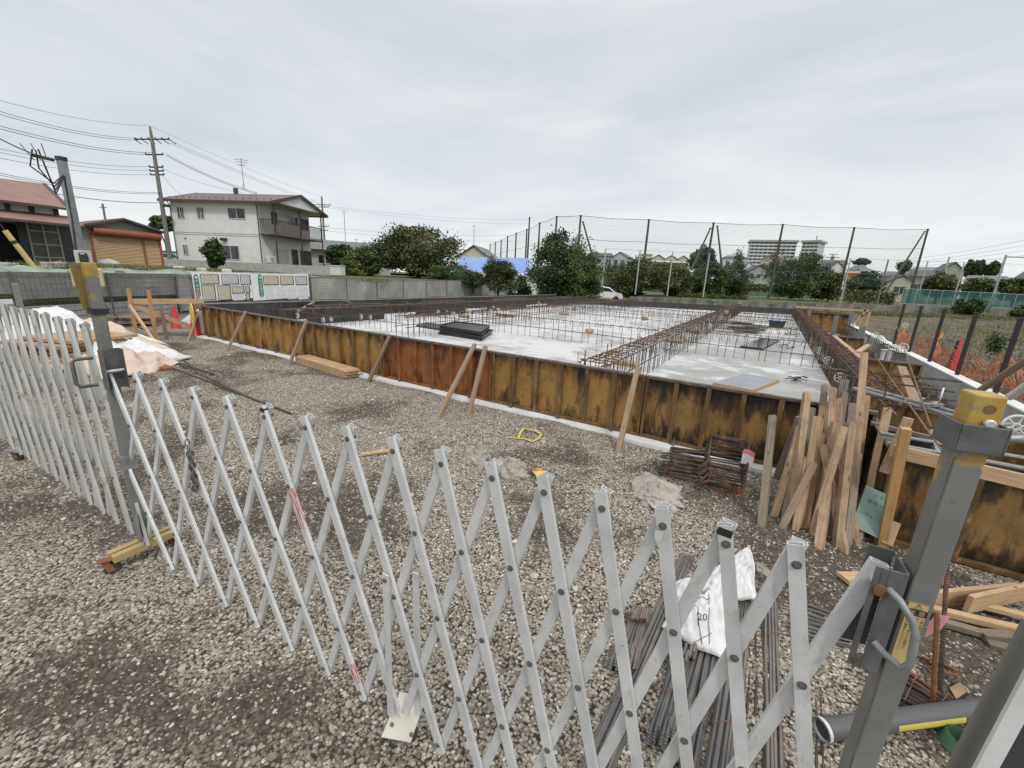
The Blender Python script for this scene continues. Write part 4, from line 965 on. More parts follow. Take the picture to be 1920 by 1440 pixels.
# batter board and stake
bb = thing('batter_board', 'pale plank nailed to an orange timber stake in front of the rusty trench form', 'batter board', atz(1650, 1028, -.12))
a, b = atY(1672, 845, 4.13), atY(1960, 912, 4.13)
MB().bar(a, b, .03, .10, (0, 0, 1)).build('plank', F['wood_new'], bb)
a, b = atz(1648, 1045, -.2), atY(1699, 803, 4.06); MB().bar(a, b, .06, .06, (0, 1, 0)).build('stake', F['wood_orange'], bb, bevel=.002)
a, b = atY(1660, 890, 4.14), atY(1707, 787, 4.14); MB().bar(a+Vector((0, .05, 0)), b+Vector((0, .05, 0)), .06, .03, (0, 1, 0)).build('cleat', F['wood_stake'], bb)
tag(MB().bar(atY(1662, 1020, 4.12), atY(1678, 978, 4.2), .07, .03, (0, 1, 0)).build('wood_offcut', F['wood_stake'], loc=atY(1662, 1020, 4.12)), 'pale offcut leaning at the foot of the orange stake', 'offcut')
# far wooden frame right of the slab end
fr = thing('corner_batter', 'fresh timber corner frame standing at the far end of the trench', 'timber frame', (3.1, 27.5, 0))
P = lambda x, y, Y=27.0: atY(x, y, Y)
for a, b in (((1491, 575), (1632, 583)), ((1622, 580), (1606, 622)), ((1632, 582), (1620, 622)), ((1618, 590), (1592, 617))): MB().bar(P(*a), P(*b), .09, .05, (0, 1, 0)).build('timber', F['wood_new'], fr)
MB().bar(P(1028, 549, 30), P(1080, 552, 30), .1, .06, (0, 1, 0)).build('x', F['wood_new']).name = 'loose_plank'
tag(bpy.data.objects['loose_plank'], 'pale timber plank laid on the far left corner of the black formwork', 'plank')
# loose bars and litter in the trench
bars = [((1540, 690), (1805, 716), 8.0, 7.6, 'two long bars laid across the trench beyond the twin pipes'), ((1560, 700), (1790, 735), 7.0, 6.6, 'long bar laid across the trench just beyond the twin pipes'), ((1682, 612), (1745, 800), 15.0, 4.5, 'thin brown strip slanting down the trench toward the right gate post'), ((1640, 665), (1770, 850), 9.5, 3.6, 'thin cord stretched from the grey form wall to the gate post collar')]
for i, (a, b, ya, yb, t) in enumerate(bars):
    p, q = atY(*a, ya), atY(*b, yb); m = MB().tube([p, (p+q)/2-Vector((0, 0, .01)), q], .011 if i < 2 else .007, 5)
    if i == 0: m.tube([p+Vector((0, .25, -.03)), q+Vector((0, .2, -.02))], .011, 5)
    tag(m.build('loose_bar' if i < 3 else 'cord', F['rebar' if i < 2 else 'rib'], loc=p), t, 'bar' if i < 3 else 'cord')
def litter():
    m = MB()
    for i in range(320):
        x, y = rnd(1.6, 3.05), rnd(5.4, 13); z = gh(x, y)+.01; a = rnd(0, 3.14); L = rnd(.05, .3)
        d = Vector((math.cos(a), math.sin(a), rnd(-.1, .1)))*L/2; c = Vector((x, y, z+rnd(0, .1)))
        if random.random() < .5: m.bar(c-d, c+d, rnd(.02, .06), .01, (0, 0, 1), 0)
        elif random.random() < .7: m.tube([c-d*1.8, c+Vector((0, 0, .03)), c+d*1.8], .007, 4, 1)
        else: m.box(c, (rnd(.03, .09), rnd(.03, .08), .02), a, 2)
    tag(m.build('trench_litter', [F['wood_grey'], F['rebar'], F['white_plastic']]), 'dark offcuts, wire and white scraps littering the trench floor', 'litter', kind='stuff')
litter()
for i, (px, py) in enumerate(((1655, 664), (1668, 663), (1600, 612), (1622, 633), (1585, 598))):
    p = atz(px, py, .45); o = MB().tube([p-Vector((0, 0, .2)), p+Vector((0, 0, .1))], .045, 8).disc(p+Vector((0, 0, .1)), .07, (0, .3, 1), 10, .03).build('plastic_pipe', F['white_plastic'], loc=p, smooth=True)
    tag(o, 'small white plastic pipe end standing among the trench rebar', 'pipe end', 'white pipe ends in the trench')
t = tag(MB().bar(atY(1690, 688, 8.6), atY(1722, 770, 6.3), .10, .03, (0, 0, 1)).build('plank', F['wood_old'], loc=atY(1690, 688, 8.6)), 'brown plank slanting down into the trench beside the rusty panel', 'plank')
tag(MB().bar(atY(1608, 661, 10), atY(1628, 647, 12.4), .09, .04, (0, 0, 1)).build('plank', F['wood_stake'], loc=atY(1608, 661, 10)), 'short pale plank propped against the grey form wall', 'plank')
# ------------------------------------------------------------------ pile of used pointed stakes
SK = [('grey weathered stake standing apart left of the pile', (1424, 1026), (1449, 780), 4.45, 'wood_grey'), ('dark brown stake leaning right at the back left of the pile', (1448, 917), (1499, 782), 4.9, 'wood_grey'),
 ('yellowish stake leaning right, second from the left foot of the pile', (1441, 1003), (1500, 800), 4.6, 'wood_stake'), ('long stake with a square pale head left of the pile top', (1477, 1022), (1513, 737), 4.8, 'wood_stake'),
 ('orange-brown stake with a clean head in front of the left half of the pile', (1495, 1019), (1533, 781), 4.3, 'wood_new2'), ('front stake crossing the pile diagonally up to the right', (1514, 1029), (1582, 800), 4.15, 'wood_stake'),
 ('short stake with its sharp tip showing at the front foot of the pile', (1530, 1067), (1556, 880), 4.2, 'wood_stake'), ('stake with red pencil marks leaning left across the pile', (1591, 1073), (1544, 835), 4.35, 'wood_stake'),
 ('stake with a small split head right of the crossing stake', (1566, 1057), (1595, 793), 4.3, 'wood_stake'), ('tallest stake of the pile with dark nail holes, standing above the slab', (1590, 1045), (1621, 662), 4.85, 'wood_stake'),
 ('stake with a bent nail in its head at the right of the pile', (1605, 1035), (1665, 766), 4.7, 'wood_stake'), ('grey stake with a pale head behind the pile, at its upper left', (1512, 1000), (1547, 723), 5.05, 'wood_grey'),
 ('stake leaning far right at the back of the pile below the spacer wheel', (1525, 960), (1585, 712), 5.05, 'wood_grey'), ('grey stake with a flat band near its head in the middle of the pile', (1548, 1000), (1582, 736), 4.9, 'wood_grey'),
 ('dirty dark stake leaning right at the left foot of the pile', (1470, 1010), (1506, 806), 4.75, 'wood_grey'), ('narrow stake half hidden behind the square pale head', (1490, 1000), (1522, 766), 4.9, 'wood_grey'),
 ('reddish stake half hidden in the middle of the pile', (1508, 1010), (1545, 763), 4.65, 'wood_orange'), ('slim stake behind the stake with the split head', (1570, 1000), (1597, 757), 4.95, 'wood_grey'),
 ('stake hidden behind the tallest stake, showing its top right side', (1590, 1000), (1624, 742), 5.0, 'wood_stake'), ('yellow stake in the centre behind the front crossing stake', (1540, 1000), (1557, 753), 4.6, 'wood_stake'),
 ('dark stake foot in shadow at the left of the pile', (1463, 1015), (1494, 870), 4.35, 'wood_grey'), ('grey stake behind the tip stake in the middle foot of the pile', (1541, 1040), (1566, 800), 4.75, 'wood_grey'),
 ('stake at the right foot of the pile under the bent nail stake', (1580, 1060), (1606, 850), 4.4, 'wood_grey'), ('broad brown stake standing close behind the orange-brown stake', (1500, 1022), (1540, 812), 4.5, 'wood_stake'), ('bleached stake with a chipped head right of the yellow stake', (1555, 1030), (1573, 748), 4.85, 'wood_stake'), ('dark stake slanting left behind the tallest stake', (1608, 1010), (1588, 770), 5.0, 'wood_old'),
 ('brown stake between the split head and the tallest stake', (1578, 1050), (1604, 792), 4.5, 'wood_old'), ('rough stake with a low head at the left front of the pile', (1484, 1026), (1516, 858), 4.2, 'wood_stake'), ('pale thin stake wedged behind the diagonal stake', (1524, 1020), (1566, 792), 4.45, 'wood_stake'), ('muddy stake leaning steeply right across the left foot of the pile', (1452, 1018), (1528, 868), 4.15, 'wood_old'), ('stake leaning left in front of the grey leaners at the right of the pile', (1612, 1040), (1572, 838), 4.3, 'wood_stake'), ('thick stake with a torn head near the top centre of the pile', (1552, 1020), (1562, 728), 4.95, 'wood_stake'), ('short brown stake in the gap left of the crossing stake', (1503, 1025), (1528, 850), 4.6, 'wood_old')]
MT['wood_new2'] = wood('clean_stake_timber', (.44, .30, .165), (.30, .19, .095), dirt=.3, vary=.12)
for t, bt, tp, yt, mm in SK:
    b = atz(bt[0], bt[1], -.17); p = atY(tp[0], tp[1], yt); w = rnd(.050, .060)
    if p.y < b.y+.1: pass
    d = (p-b).normalized(); q = Vector((rnd(-.6, .6), -1, rnd(-.2, .2)))
    o = tag(MB().bar(p, b-d*.03, w, w*rnd(.85, 1), q, 0, .22, .25).build('timber_stake', F[mm], loc=b, bevel=.002), t, 'stake', 'used pointed stakes piled against the formwork')
o = MB().tube([atY(1662, 770, 4.68), atY(1668, 764, 4.6), atY(1680, 777, 4.6)], .006, 6).build('bent_nail', F['galv'], [x for x in bpy.data.objects if x.get('label') == 'stake with a bent nail in its head at the right of the pile'][0])
# green foam board with printing
fbp = [(1598, 1010, 4.0, -.13), (1658, 1030, 4.1, -.13)]
fb = thing('foam_board', 'pale green foam board with dark printing leaning behind the stakes', 'foam board', (1.0, 4.2, -.15))
c0, c1, c2, c3 = atY(1596, 985, 4.12), atY(1648, 1010, 4.12), atY(1676, 935, 4.22), atY(1624, 912, 4.22)
MB().prism([c0, c1, c2, c3], (0, .03, 0)).build('foam_sheet', F['foam'], fb)
MT['foam'] = F['foam']; ux = (c2-c3).normalized(); uy = (c3-c0).normalized()
for s, z, k in (('0  0', .035, .86), ('建 材 YK', .032, .68), ('ンフォーム', .035, .36)): text_part(s, z, c0.lerp(c3, k)+ux*.10-Vector((0, .001, 0)), ux, uy, F['foam_ink'], fb)
for nm, c in (('white_board', (.80, .81, .81)), ('pocket', (.66, .68, .71)), ('sign_green', (.02, .20, .10)), ('paper_cream', (.62, .58, .46)), ('paper_grey', (.60, .61, .65)), ('print_grey', (.30, .27, .22)), ('print_red', (.45, .12, .10)), ('slate', (.045, .048, .055)), ('pipe', (.085, .085, .085)), ('pipe_dirty', (.17, .165, .145)), ('green_pipe', (.10, .20, .13)), ('yellow_strap', (.50, .42, .07))):
    MT[nm] = pm(nm, c, tuple(x*1.12 for x in c), 6, .5)
n = NT('packet_print'); MT['packet'] = n.done(n.ramp(n.noise(n.coord('Object'), 14, 3, .5), [(.40, (.50, .06, .03)), (.5, (.62, .25, .05)), (.56, (.55, .50, .10))], 'CONSTANT'), .4)
# ------------------------------------------------------------------ reinforcement bundles and litter by the gate
def gz(px, py, dz=0.0):
    p = atz(px, py, -.1)
    for _ in range(4): p = atz(px, py, gh(p.x, p.y)+dz)
    return p
def bundle(label, tops, bots, n, layers=2, r=.0085, hook=0, mat='rebar_new', name='rebar_bundle', ties=2, arr=0):
    """tops / bots: (left px, right px) at the far and the near end"""
    a0, a1, b0, b1 = gz(*tops[0], r), gz(*tops[1], r), gz(*bots[0], r), gz(*bots[1], r)
    t = thing(name, label, 'rebar bundle', (a0+b1)/2-Vector((0, 0, r)), 'bundles of reinforcing bars by the gate')
    for l in range(layers):
        for i in range(n-l):
            k = (i+.5*l+rnd(-.12, .12))/max(1, n-1)
            p, q = a0.lerp(a1, k), b0.lerp(b1, min(1, max(0, k+rnd(-.06, .06)))); d = (p-q).normalized()
            p = p+d*rnd(-.03, .03)+Vector((0, 0, l*r*1.75)); q = q+d*rnd(-.03, .03)+Vector((0, 0, l*r*1.75))
            pts = [q, q.lerp(p, .33)+Vector((rnd(-.004, .004), 0, rnd(0, .004))), q.lerp(p, .66)+Vector((rnd(-.004, .004), 0, 0)), p]
            if hook: pts = [q+d*.10+Vector((0, 0, .05+.004*l)), q+d*.02+Vector((0, 0, .05)), q-d*.005+Vector((0, 0, .025)), q+d*.02] + pts[1:3] + [p-d*.02, p+d*.005+Vector((0, 0, .025)), p-d*.02+Vector((0, 0, .05)), p-d*.10+Vector((0, 0, .05))]
            MB().tube(pts, r, 6).build('bar', F[random.choice(['rebar_new']*5+['rebar'])] if mat == 'mix' else F[mat], t, smooth=True)
    for k in range(ties):
        f = .25+.5*k/max(1, ties-1) if ties > 1 else .5
        p, q = b0.lerp(a0, f), b1.lerp(a1, f); up = Vector((0, 0, r*2+layers*r*1.4))
        MB().tube([p-Vector((0, 0, r)), p+up*.9-(q-p)*.04, (p+q)/2+up*1.12, q+up*.9+(q-p)*.04, q-Vector((0, 0, r))], .0028, 5).build('tie_wire', F['rebar_rust'], t)
    return t
bundle('short bundle of hooked bars with rust-orange ends, leftmost of the bundles', ((1186, 1150), (1216, 1152)), ((1140, 1255), (1192, 1262)), 8, 2, hook=1)
bundle('long bundle of bars passing under the left edge of the white sack', ((1272, 1050), (1300, 1046)), ((1068, 1480), (1130, 1490)), 7, 2)
bundle('bundle of bars with rust-orange hooked ends below the printed sack', ((1260, 1235), (1305, 1222)), ((1214, 1392), (1262, 1400)), 8, 2, hook=1, ties=1)
bundle('dark bundle of bars lying under the middle of the white sack', ((1318, 1170), (1352, 1150)), ((1255, 1400), (1300, 1480)), 7, 2, mat='mix')
bundle('brown mixed bundle of bars in front of the white sack', ((1378, 1120), (1412, 1118)), ((1312, 1500), (1376, 1500)), 8, 2, mat='mix')
bundle('straight thin bundle right of the white sack', ((1432, 1135), (1456, 1132)), ((1434, 1500), (1470, 1500)), 5, 2, mat='mix')
bundle('three loose thin bars between the sack bundle and the straight bundle', ((1408, 1150), (1428, 1150)), ((1400, 1330), (1436, 1340)), 3, 1, r=.006, mat='rebar', ties=0)
bundle('black bundle of bars lying crosswise behind the right gate post', ((1805, 1335), (1772, 1362)), ((1690, 1255), (1668, 1310)), 8, 2, mat='rebar', r=.01)
bundle('thin grey bars fanned out behind the latch of the gate', ((1500, 1128), (1475, 1190)), ((1640, 1180), (1600, 1215)), 9, 2, r=.0055, mat='rebar_new', ties=0)
bundle('few rusty thin bars lying beside the last lattice bar', ((1512, 1180), (1535, 1200)), ((1500, 1480), (1545, 1470)), 4, 1, r=.006, mat='rebar', ties=0)
# white sack
def sack():
    t = thing('white_sack', 'crumpled white woven sack with printed boxes and the numbers 3 and 120 on the bars', 'sack', gz(1325, 1190))
    def surf(c, nu, nv, h, f, seed):
        random.seed(seed); ph = [rnd(0, 6) for _ in range(8)]
        def P(u, v):
            p = (c[0]*(1-u)+c[1]*u)*(1-v)+(c[3]*(1-u)+c[2]*u)*v
            e = min(1, 5*min(u, 1-u, v, 1-v)+.05)
            z = h*(math.sin(math.pi*u)**.6*math.sin(math.pi*v)**.6) + e*(.022*math.sin(9*u+ph[0]+4*math.sin(5*v+ph[1]))*math.sin(8*v+ph[2]) + .012*abs(math.sin(17*u+9*v+ph[3])) + .007*math.sin(31*u-23*v+ph[4]))
            s = .02*math.sin(7*v+ph[5])*(u-.5)
            return Vector((p.x+s, p.y+.015*math.sin(9*u+ph[6]), p.z+z))
        return P
    z = .05
    c = [gz(1268, 1092, z+.06), gz(1368, 1075, z+.10), gz(1362, 1245, z), gz(1243, 1178, z)]
    P1 = surf(c, 0, 0, .085, 1, 3); MB().grid(P1, 40, 40).build('sack_body', F['sack'], t, smooth=True, angle=180, solid=.004)
    c2 = [gz(1328, 1072, z+.05), gz(1405, 1026, z+.06), gz(1420, 1128, z+.02), gz(1352, 1118, z+.05)]
    P2 = surf(c2, 0, 0, .07, 1, 5); MB().grid(P2, 30, 30).build('sack_mouth', F['sack'], t, smooth=True, angle=180, solid=.004)
    hem = [P2(1, k/12)+Vector((0, 0, .006)) for k in range(13)]; MB().tube(hem, .006, 6).build('hem', F['white_plastic'], t, smooth=True)
    m = MB(); up = Vector((0, -.003, .006))
    def line(pts):
        q = []
        for (u0, v0), (u1, v1) in zip(pts, pts[1:]): q += [P1(u0+(u1-u0)*k/6, v0+(v1-v0)*k/6)+up for k in range(6)]
        q.append(P1(*pts[-1])+up); m.tube(q, .0016, 4)
    line([(.45, .44), (.62, .38), (.72, .95)]); line([(.42, .52), (.66, .50)]); line([(.36, .52), (.62, .97)]); line([(.50, .98), (.74, .86)])
    line([(.47, .66), (.53, .84)])
    o = m.build('printed_box', F['ink'], t)
    def digit(s, u, v, size):
        a, b = P1(u, v), P1(u+.1, v); d = (CR*1.0+CD*.10).normalized()
        text_part(s, size, a+up*2.0, d, (-CD+Vector((0, 0, 0))).normalized(), F['ink'], t, align='LEFT')
    digit('20', .50, .80, .058); digit('3', .20, .83, .05); digit('数', .50, .49, .026)
sack(); random.seed(21)
# bundles of square stirrups by the formwork
def stirrups(label, px, py, n, w, d, tilt, rz, pink=False):
    c = gz(px, py); t = thing('stirrup_bundle', label, 'stirrups', c, 'bundles of bent stirrups by the formwork')
    for k in range(n):
        M = Matrix.Rotation(rz+rnd(-.1, .1), 3, 'Z') @ Matrix.Rotation(tilt+rnd(-.05, .05), 3, 'X') @ Matrix.Rotation(rnd(-.04, .04), 3, 'Y'); o = Vector((rnd(-.012, .012), rnd(-.012, .012), .012+.021*k))
        ct = math.cos(tilt); q = [];
        for sx, sy in ((-1, -1), (1, -1), (1, 1), (-1, 1)):
            for j in range(4):
                a = math.atan2(sy, sx)-math.pi/4+j*math.pi/6; q.append(c+o+Vector((0, 0, d/2*abs(math.sin(tilt))))+M @ Vector((sx*(w/2-.035)+.035*math.cos(a), sy*(d/2-.035)+.035*math.sin(a), 0)))
        MB().tube(q, .0095, 6, closed=True).build('stirrup', F['rebar' if k % 7 else 'rebar_rust'], t, smooth=True)
        e = q[1]; MB().tube([e, e+M @ Vector((-.09, -.10, .01))], .0075, 6).build('hook', F['rebar'], t)
    if pink:
        a = c+Vector((.13, -.05, .46)); MB().grid(lambda u, v: a+Vector((.10*u, -.03*u, -.15*v+.01*math.sin(4*u))), 4, 5).build('paper_tag', F['pink_tag'], t, solid=.001)
def pinktag():
    n = NT('pink_edged_tag'); v = n.sep(n.coord('UV'))[1]
    MT['pink_tag'] = n.done(n.ramp(v, [(.30, (.70, .22, .30)), (.36, (.78, .70, .71))]), .6)
pinktag()
stirrups('left bundle of dark stirrups lying flat beside the formwork', 1287, 893, 12, .36, .30, -.12, .15)
stirrups('right bundle of stirrups propped up, with a pink and white paper tag', 1352, 912, 14, .34, .34, .62, .2, True)
tag(MB().box(gz(1258, 868, .05), (.10, .08, .12), .3).box(gz(1262, 856, .05)+Vector((0, .06, .02)), (.1, .08, .08), .4).build('spacer_block', F['concrete'], loc=gz(1258, 868), bevel=.006), 'small grey concrete block at the left of the flat stirrup bundle', 'block')
# broken concrete lumps
def lump(label, px, py, sx, sy, sz, seed, rz=0):
    c = gz(px, py); random.seed(seed); m = MB(); bm = []
    pts = [Vector((rnd(-1, 1), rnd(-1, 1), rnd(-.25, 1))).normalized() for _ in range(26)]
    n1, n2 = 22, 14; ph = [rnd(0, 6) for _ in range(6)]
    rot = Matrix.Rotation(rz, 3, 'Z')
    def P(u, v):
        a, b = u*2*math.pi, (v-.15)*math.pi/2*1.15; d = Vector((math.cos(a)*math.cos(b), math.sin(a)*math.cos(b), math.sin(b)))
        k = min(1.0, max(.55, 1.12-.55*max(0, max(d.dot(p) for p in pts[:9])-.55)))*(1+.06*math.sin(5*a+ph[0])*math.cos(7*b)+.04*math.sin(13*a+9*b+ph[1]))
        q = rot @ Vector((d.x*sx*k, d.y*sy*k, max(-.3, d.z*k)*sz*1.55)); return c+q
    P0 = P
    def P(u, v):
        q = P0(u, v); r = (q-c)
        k = 1+.22*mnoise.noise(r*9+Vector((seed, 0, 0)))+.12*mnoise.noise(r*26)+.05*mnoise.noise(r*60)
        return c+Vector((r.x*k, r.y*k, r.z*(k+.25*mnoise.noise(r*14+Vector((0, seed, 0))))))
    m.grid(P, n1*4, n2*3); o = m.build('concrete_lump', F['lump'], loc=c, smooth=True, angle=30); random.seed(seed+99)
    return tag(o, label, 'concrete lump')
lump('rounded beige concrete lump at the left of the two big lumps on the gravel', 893, 862, .17, .15, .09, 3)
lump('pale broad concrete lump to the right of the beige one, left of the coloured packet', 952, 887, .24, .15, .10, 8, .2)
lump('big flat slab of broken concrete in front of the stirrup bundles', 1232, 925, .24, .38, .05, 15, .5)
lump('flat piece of broken concrete beside the mouth of the sack', 1428, 1070, .08, .05, .03, 23, -.4)
lump('small white rubble piece by the end of the stake bundle', 678, 706, .05, .04, .05, 27)
# small finds on the gravel
p = [gz(953, 820, .012), gz(985, 823, .014), gz(998, 828, .012), gz(1010, 822, .012), gz(1015, 814, .02), gz(1003, 807, .03), gz(982, 803, .05), gz(975, 812, .02), gz(972, 822, .012)]
m = MB()
for a, b in zip(p, p[1:]): m.bar(a, b, .028, .003)
tag(m.build('strap', F['yellow_strap'], loc=p[0]), 'yellow plastic strap curled in a loop on the gravel', 'strap')
q = [gz(996, 884, .02), gz(1014, 881, .02), gz(1028, 893, .02), gz(1008, 898, .02)]
tag(MB().prism(q, (0, 0, .022)).build('packet', F['packet'], loc=q[0]), 'flat red and yellow packet lying on the gravel', 'packet')
tag(MB().bar(gz(677, 852, .02), gz(728, 845, .02), .055, .02).build('wood_offcut', F['wood_new'], loc=gz(700, 848)), 'short pale wood offcut lying on the gravel behind the gate', 'offcut')
tag(MB().tube([gz(1488, 1103, .02)+Vector((.09*math.cos(t)*(1+.1*math.sin(5*t)), .07*math.sin(t), .012*math.sin(7*t)+.02)) for t in [2*math.pi*i/40 for i in range(121)]], .003, 4).build('wire_coil', F['rebar_rust'], loc=gz(1488, 1103)), 'rusty coil of tie wire on dark ground under the pile of stakes', 'wire coil')
# pipes, rings and boards at the lower right
a, b = gz(1545, 1368, .055), gz(1872, 1325, .06)
pp = thing('grey_pipe', 'fat dark grey plastic pipe with a yellow label lying behind the right gate post', 'pipe', (a+b)/2-Vector((0, 0, .055)))
MB().tube([a, b], .045, 20).build('pipe_body', F['pipe'], pp, smooth=True)
d = (b-a).normalized(); s = d.cross(Vector((0, 0, 1))).normalized()
if s.y > 0: s = -s
def pl(t, ang): return a+(b-a)*t+(s*math.cos(ang)+Vector((0, 0, 1))*math.sin(ang))*.0455
MB().grid(lambda u, v: pl(.36+.38*u, -.1+.62*v), 12, 6).build('yellow_label', F['yellow_strap'], pp, smooth=True)
MB().tube([a-d*.012, a+d*.003], .049, 20, cap=False).tube([a-d*.012, a+d*.003], .041, 20, cap=False).build('torn_end', F['sack'], pp, smooth=True); MB().disc(a-d*.001, .043, d, 20, .004).build('end_cap', F['slate'], pp)
r = thing('pipe_ring', 'short green pipe ring standing open on the gravel at the lower right', 'pipe ring', gz(1783, 1395))
c = WL[r]; MB().tube([c, c+Vector((.02, -.01, .07))], [.055, .055], 24, cap=False).tube([c, c+Vector((.02, -.01, .07))], [.049, .049], 24, cap=False).build('ring_wall', F['green_pipe'], r, smooth=True)
r = thing('pipe_ring', 'short grey pipe ring leaning in front of the green one', 'pipe ring', gz(1815, 1415))
c = WL[r]; MB().tube([c, c+Vector((.01, -.02, .085))], .036, 22, cap=False).tube([c, c+Vector((.01, -.02, .085))], .031, 22, cap=False).build('ring_wall', F['galv'], r, smooth=True)
a, b = atP(1945, 1170, (.95, 1.55), (1.3, 1.75)), atP(1770, 1500, (.95, 1.55), (1.3, 1.75)); b = a+(b-a)*((a.z+.13)/(a.z-b.z))
tag(MB().tube([a, b], .024, 16).build('dirty_pipe', F['pipe_dirty'], loc=b, smooth=True), 'muddy grey pipe slanting across the lower right corner', 'pipe')
bo = thing('panel_board', 'dark board with a pale aluminium edge at the lower right corner of the picture', 'board', (.78, 1.15, .2))
a, b = atP(1940, 1268, (.70, 1.12), (1.1, 1.12)), atP(1815, 1500, (.70, 1.12), (1.1, 1.12)); b = a+(b-a)*((a.z+.12)/(a.z-b.z)); d = (b-a).normalized(); k = Vector((.30, 0, .0))
MB().bar(a+(b-a)*-.15, b, .028, .012, (0, -1, 0)).build('edge_strip', F['concrete_white'], bo)
MB().prism([a+Vector((.016, .003, 0))-d*.05, b+Vector((.016, .003, 0)), b+k, a+k-d*.05], (0, .01, 0)).build('board_face', F['slate'], bo)
# planks heaped at the right
pk = [('pinkish plank lying farthest back in the plank heap', (1580, 1084), (1765, 1083), .03, .10, .03), ('wide planed plank on edge behind the black rod', (1705, 1128), (1905, 1108), .08, .03, .12), ('planed plank with a slanted end on top of the heap', (1815, 1133), (1960, 1100), .11, .03, .12),
 ('long plank on edge running down right from the post', (1745, 1142), (1960, 1192), .04, .05, .04), ('second long plank at the far side of the heap', (1822, 1130), (1960, 1165), .05, .05, .03), ('narrow plank with bright top leading to the grey block', (1745, 1160), (1850, 1190), .03, .05, .035),
 ('grey sawn block at the front of the plank heap', (1838, 1190), (1960, 1200), .03, .06, .045), ('short brown plank under the grey block', (1850, 1205), (1960, 1235), .01, .06, .03)]
for t, a, b, dz, w, h in pk:
    p, q = gz(*a, dz), gz(*b, dz); tag(MB().bar(p, q, w, h).build('plank', F['wood_grey' if 'grey' in t or 'brown' in t else 'wood_new'], loc=p, bevel=.002), t, 'plank', 'heap of planks right of the gate post')
# rods standing by the post
a, b = gz(1768, 1330), atP(1779, 1020, (1.0, 2.5), (1.6, 2.7)); a.z -= .05
tag(MB().tube([gz(1762, 1310), atY(1779, 1008, gz(1762, 1310).y+.25)], .010, 7).build('black_rod', F['rebar'], loc=gz(1762, 1310)), 'tall black steel rod standing behind the right gate post', 'rod')
rr = thing('rusty_rod', 'rusty bent-top rod with a pink paper tag behind the right gate post', 'rod', gz(1748, 1330))
y = WL[rr].y; MB().tube([WL[rr], atY(1757, 1160, y), atY(1756, 1150, y), atY(1748, 1148, y+.02), atY(1738, 1165, y+.05)], .011, 7).build('rod_bar', F['rust'], rr, smooth=True)
c0, c1, c2, c3 = atY(1745, 1152, y+.03), atY(1782, 1156, y+.03), atY(1765, 1180, y+.03), atY(1735, 1195, y+.03)
MB().prism([c0, c1, c2, c3], (0, .002, 0)).build('paper_tag', F['pink'], rr)
for i in range(4):
    c = gz(1735+i*9, 1240+i*14, .02); tag(MB().tube([c+Vector((.07*math.cos(t), .035*math.sin(t)+.02*i, .02*i)) for t in [math.pi*(-.5+1.3*k/12) for k in range(13)]], .006, 5).build('bent_bar', F['rebar_rust'], loc=c), 'rusty bent bar end lying behind the right gate post', 'bent bar', 'rusty bent bars behind the gate post')
p = [gz(1780, 1290, .01), gz(1800, 1280, .02), gz(1812, 1298, .015), gz(1793, 1312, .01)]
tag(MB().prism(p, (0, 0, .004)).build('cardboard_scrap', F['card'], loc=p[0]), 'scrap of brown cardboard on the gravel right of the post', 'scrap')
# ------------------------------------------------------------------ left of the slab
def fence_pts(): return [Vector((-14.6, -3, 0)), Vector((-16.9, 2.6, 0)), Vector((-18.9, 6.9, 0)), Vector((-23.0, 14.9, 0)), Vector((-23.2, 36.8, 0))]
FP = fence_pts()
def along(i, s): return FP[i].lerp(FP[i+1], s)
n = NT('grey_mesh_sheet'); o = n.coord('Object'); v = n.coord('Object', (1, 1, .5))
col = n.ramp(n.noise(v, 1.3, 6, .65, .6), [(.35, (.29, .285, .265)), (.65, (.43, .425, .40))]); col = n.mix(n.ramp(n.noise(o, .8, 4, .6), [(.52, 0), (.66, .35)]), col, (.30, .38, .29))
n.bump(n.noise(v, 3, 6, .6, .8), .8, .08); MT['mesh_sheet'] = n.done(col, .8)
n = NT('grey_mesh_sheet_dark'); o = n.coord('Object', (1, 1, .6))
col = n.ramp(n.noise(o, 2.2, 6, .65), [(.35, (.20, .20, .185)), (.65, (.29, .285, .27))]); n.bump(n.noise(o, 5, 5, .6), .5, .05); MT['mesh_sheet2'] = n.done(col, .8)
